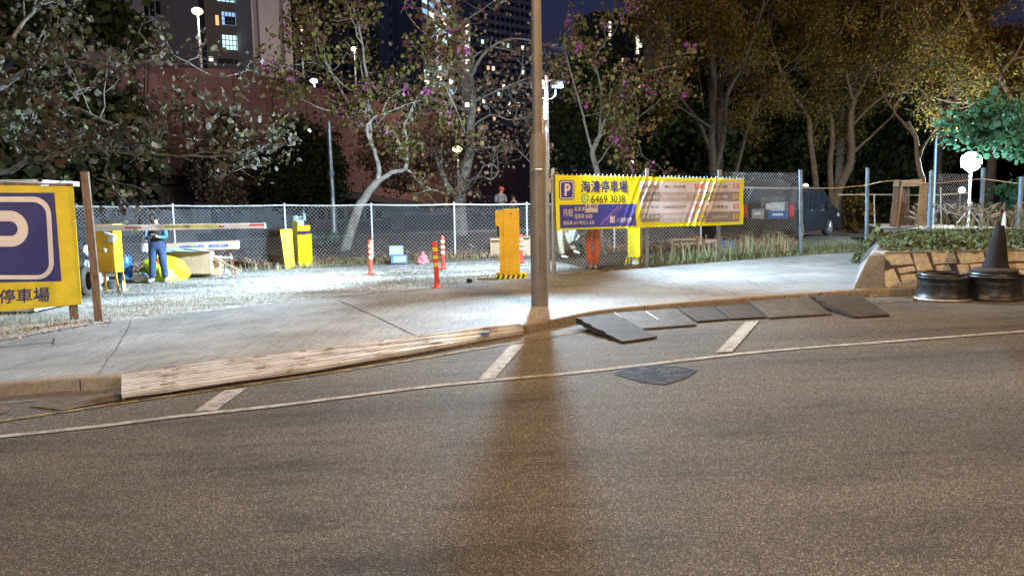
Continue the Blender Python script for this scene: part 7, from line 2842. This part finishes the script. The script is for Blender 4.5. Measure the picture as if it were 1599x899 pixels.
def tower(label, px0, Y0, px1, Y1, z1, wallm, depth, z0=-1.0, band=None, floors=20, bays=8, lit=None, maxparts=90, name='apartment_building', wf=.62, hf=.5, zf=None, wins=True):
    a, b2 = aty(px0, 200, Y0), aty(px1, 200, Y1)
    P_ = Plane(a, b2)
    Lw = (Vector((b2.x, b2.y, 0)) - Vector((a.x, a.y, 0))).length
    t = thing(name, label, 'building', (a.x, a.y, z0))
    mb = MB()
    mb.prism([P_.pt(0, z0), P_.pt(Lw, z0), P_.pt(Lw, z1), P_.pt(0, z1)], -P_.n * depth)
    mb.build('wall', wallm, t, world=True)
    if band:
        mb = MB()
        zf_ = zf or (z0, z1)
        for f_ in range(floors + 1):
            z = zf_[0] + (zf_[1] - zf_[0]) * f_ / floors
            hb_ = (zf_[1] - zf_[0]) / floors * .24
            mb.prism([P_.pt(0.1, z - hb_, .0), P_.pt(Lw - .1, z - hb_, .0), P_.pt(Lw - .1, z + hb_, .0), P_.pt(.1, z + hb_, .0)], P_.n * .5)
        mb.build('floor_band', band, t, world=True)
    if wins:
        windows_grid(t, P_, 0.02 * Lw, Lw * .98, zf or (z0, z1), floors, bays, wf, hf, lit or {}, maxparts=maxparts)
    return t, P_, Lw


# pale rendered block upper left
Zt = 34
t, P_, Lw = tower('pale lilac rendered block with a dark window strip at the upper left', 120, 78, 262, 84, Zt, 'pale_render', 14, wins=False)
mb = MB()
for i in range(7):
    x = 224 + i * 9.2
    pts = [P_.hit(x, -40), P_.hit(x + 7, -40), P_.hit(x + 8, 24 - 2 + i * .7), P_.hit(x + 1, 22 + i * .7)]
    o_ = MB()
    o_.prism([P_.pt(a_, z_, .06) for a_, z_ in [P_.hit(x, y) for x, y in ((x, 2), (x + 7, 3), (x + 8, 26 + i * 1.2), (x + 1.5, 24 + i * 1.2))]], -P_.n * .05)
    o_.build('window', 'dark_window', t, world=True)
t, P_, Lw = tower('dark grey block with bright lit stair windows behind the globe lamp', 262, 84, 332, 78, 34, 'grey_render', 2, wins=False)
t, P_, Lw = tower('dark recessed block whose windows glow cyan behind the globe lamp', 330, 74, 402, 76, 36, 'dark_render', 14, wins=False)
for (x0, y0, x1, y1, m_) in ((345, 18, 373, 42, 'lit_blue'), (346, 54, 375, 80, 'lit_cool'), (338, -8, 372, 6, 'lit_cool'), (336, 24, 342, 40, 'lit_warm'), (326, 89, 333, 96, 'lit_white'), (384, 20, 400, 40, None), (384, 56, 400, 80, None), (340, 90, 372, 102, None)):
    a_, b_ = P_.hit(x0, y0), P_.hit(x1, y1)
    mb = MB()
    mb.prism([P_.pt(a_[0], b_[1], .03), P_.pt(b_[0], b_[1], .03), P_.pt(b_[0], a_[1], .03), P_.pt(a_[0], a_[1], .03)], -P_.n * .05)
    w_ = mb.build('window', m_ or 'dark_window', t, world=True)
    if m_ in ('lit_blue', 'lit_cool'):
        mb = MB()
        nb2 = 5
        for i in range(nb2 + 1):
            s_ = a_[0] + (b_[0] - a_[0]) * i / nb2
            mb.prism([P_.pt(s_ - .035, b_[1], .07), P_.pt(s_ + .035, b_[1], .07), P_.pt(s_ + .035, a_[1], .07), P_.pt(s_ - .035, a_[1], .07)], -P_.n * .03)
        for f_ in (0, .3, .65, 1):
            z = b_[1] + (a_[1] - b_[1]) * f_
            mb.prism([P_.pt(a_[0], z - .035, .075), P_.pt(b_[0], z - .035, .075), P_.pt(b_[0], z + .035, .075), P_.pt(a_[0], z + .035, .075)], -P_.n * .03)
        f = mb.build('window_frame', 'dark_render', t, world=True)
        if m_ == 'lit_blue':
            mb = MB()
            z_a, z_b = b_[1] + (a_[1] - b_[1]) * .05, b_[1] + (a_[1] - b_[1]) * .62
            mb.prism([P_.pt(a_[0] + .3, z_a, .05), P_.pt(b_[0] - .3, z_a, .05), P_.pt(b_[0] - .3, z_b, .05), P_.pt(a_[0] + .3, z_b, .05)], -P_.n * .02)
            mb.build('blind', 'dark_window', t, world=True)
t, P_, Lw = tower('plain pale lilac slab between the cyan windows and the bauhinia', 402, 72, 452, 74, 36, 'pale_render', 12, wins=False)
mb = MB()
for (x0, x1) in ((402, 410), (440, 452)):
    mb.prism([P_.pt(P_.hit(x0, 50)[0], 9.5, .02), P_.pt(P_.hit(x1, 50)[0], 9.5, .02), P_.pt(P_.hit(x1, 50)[0], 34, .02), P_.pt(P_.hit(x0, 50)[0], 34, .02)], P_.n * .5)
mb.build('pilaster', 'pale_render', t, world=True)
t, P_, Lw = tower('dark grey tower between the pale slab and the high rise flats', 452, 120, 596, 130, 60, 'dark_render', 14, floors=18, bays=9, lit={(16, 2): 'lit_warm'}, maxparts=60)

# high rise of flats in the middle
rl = random.Random(12)
lit = {}
for k in range(70):
    lit[(rl.randint(13, 25), rl.randint(0, 8))] = rl.choice(['lit_cool', 'lit_blue', 'lit_cool', 'lit_blue', 'lit_white'])
t, P_, Lw = tower('high rise flats with pale floor bands and scattered lit windows', 615, 205, 721, 252, 78, 'grey_render', 14, z0=-1, band='spandrel', floors=27, bays=10, lit=lit, maxparts=64, wf=.7, hf=.5)
mb = MB()
a, b2 = aty(593, 100, 208), aty(615, 100, 205)
bwall(mb, (a.x, a.y), (b2.x, b2.y), -1, 82, 12)
mb.build('side_wing', 'pale_render', t, world=True)
mb = MB()
for f_ in range(10, 27):
    z = -1 + 79 * (f_ + .5) / 27
    bwall(mb, (a.x + .8, a.y - .1), (b2.x - .6, b2.y - .1), z - .9, z + .7, .08)
tag(mb.build('window', 'dark_window', t, world=True), kind='stuff')
PW = Plane(a, b2)
mb = MB()
w_ = PW.hit(598, 6), PW.hit(608, 12)
mb.prism([PW.pt(w_[0][0], w_[1][1], .2), PW.pt(w_[1][0], w_[1][1], .2), PW.pt(w_[1][0], w_[0][1], .2), PW.pt(w_[0][0], w_[0][1], .2)], -PW.n * .05)
mb.build('window', 'lit_cool', t, world=True)
# stair core with a column of bright lamps
t, P_, Lw = tower('slim stair core with a vertical row of bright white lamps', 722, 250, 738, 250, 62, 'grey_render', 8, wins=False)
for y in (40, 51, 62, 74, 85, 97, 109, 164):
    s_, z_ = P_.hit(729.5, y)
    mb = MB()
    r_ = rl.uniform(.45, .8)
    mb.prism([P_.pt(s_ - r_, z_ - r_, .1), P_.pt(s_ + r_, z_ - r_, .1), P_.pt(s_ + r_, z_ + r_, .1), P_.pt(s_ - r_, z_ + r_, .1)], -P_.n * .08)
    mb.build('stair_window', 'lamp_white' if r_ > .6 else 'lit_white', t, world=True)
    if y in (40, 74, 109, 164):
        ld = bpy.data.lights.new('facade_fill', 'POINT')
        ld.energy = 650
        ld.color = (1.0, .9, .8)
        ld.shadow_soft_size = 1.0
        lo = bpy.data.objects.new('lamp_or_fill', ld)
        COL.objects.link(lo)
        lo.parent = t
        lo.location = P_.pt(s_, z_, 16.0) - Vector(t.location)  # added fill, set well out in front to brighten the tower face
lit = {(rl.randint(10, 22), rl.randint(0, 9)): rl.choice(['lit_warm', 'lit_white', 'lit_cool']) for k in range(16)}
tower('dark far tower right of the sky gap with a few warm windows', 742, 300, 838, 320, 88, 'grey_render', 14, band='spandrel', floors=27, bays=12, lit=lit, maxparts=50, wf=.5)
lit = {(rl.randint(4, 22), rl.randint(0, 5)): rl.choice(['lit_warm', 'lit_white']) for k in range(8)}
t, P_, Lw = tower('far tower behind the red leaved tree with glittering light columns', 930, 280, 1006, 290, 72, 'dark_render', 14, floors=24, bays=6, lit=lit, maxparts=40)
for (x, ys_) in ((952, [36, 42, 48, 55, 62, 69, 76, 134, 141, 149, 156, 164, 170]), (995, [52, 58, 64, 70, 76, 82])):
    for y in ys_:
        s_, z_ = P_.hit(x, y)
        r_ = rl.uniform(.35, .8)
        mb = MB()
        mb.prism([P_.pt(s_ - r_, z_ - r_, .2), P_.pt(s_ + r_, z_ - r_, .2), P_.pt(s_ + r_, z_ + r_, .2), P_.pt(s_ - r_, z_ + r_, .2)], -P_.n * .08)
        mb.build('stair_window', 'lit_white', t, world=True)

# lamps on and about the podium
for lab, x, y, Y_, r_, m_, zb in (('globe street lamp glowing warm on the podium at the upper left', 308, 18, 50, .30, 'lamp_warm', ZP), ('small warm lamp among the bauhinia leaves at the upper left', 470, 51, 62, .30, 'lamp_white', ZP), ('small lamp fixed near the top of the pink wall', 490, 127, 50.5, .22, 'lamp_white', ZP - 3),
                                  ('small warm lamp between the bauhinia leaves and the tower', 553, 77, 70, .25, 'lamp_white', ZP), ('orange lamp glowing low on the pink wall beside the bare tree', 714, 233, 55, .30, 'lamp_warm', 0), ('white globe lamp right of the small red leaved tree', 988, 254, 40, .14, 'lamp_white', 0)):
    p = aty(x, y, Y_)
    t = thing('globe_lamp', lab, 'street lamp', (p.x, Y_, zb), 0, 'small lamps about the podium')
    mb = MB()
    mb.tube([(.05, .05, -.1), (.03, .02, p.z - zb - r_ * .5)], [.10, .07], 8)
    mb.build('lamp_pole', 'galv', t)
    mb = MB()
    mb.sphere((0, 0, p.z - zb), r_, 14, 9, sc=(1.2, 1.2, .8))
    mb.build('lamp_globe', m_, t, smooth=True)
    if m_ == 'lamp_warm' or x in (490, 470, 553):
        ld = bpy.data.lights.new('globe_glow', 'POINT')
        ld.energy = {308: 1800, 470: 1300, 490: 800, 553: 1300}.get(x, 500)
        ld.color = (1.0, .82, .68)
        ld.shadow_soft_size = .3
        lo = bpy.data.objects.new('lamp_or_fill', ld)
        COL.objects.link(lo)
        lo.parent = t
        lo.location = (0, -1.2, p.z - zb - .1)

# steel poles behind the rear fence and beside the cupboard
p = aty(521, 330, 30)
t = thing('steel_pole', 'plain grey pole rising behind the rear fence left of the bauhinia trunk', 'pole', (p.x, 30, gz(p.x)))
mb = MB()
mb.tube([(0, 0, 0), (-.04, 0, aty(516, 190, 30).z - gz(p.x))], [.11, .08], 10)
mb.build('pole_shaft', 'galv', t, smooth=True)
mb = MB()
mb.tube([(-.02, 0, 3.0), (-.02, 0, 3.15)], .125, 12)
mb.build('pole_band', 'blue_galv', t, smooth=True)
p = aty(1457, 345, 29)
t = thing('hooked_lamp_post', 'thin grey lamp post with a hooked arm beside the wooden cupboard', 'lamp post', (p.x, 29, gz(p.x)))
zt_ = aty(1455, 215, 29).z - gz(p.x)
mb = MB()
mb.tube([(0, 0, 0), (-.02, 0, zt_ - .2), (0, 0, zt_ + .05), (.1, 0, zt_ + .22)], [.07, .045, .04, .03], 8)
mb.build('pole_shaft', 'blue_galv', t, smooth=True)
mb = MB()
mb.tube([(-.02, 0, zt_ - .1), (.2, 0, zt_ + .08), (.38, 0, zt_ - .05), (.42, 0, zt_ - .3)], .022, 6)
mb.build('hooked_arm', 'galv', t, smooth=True)
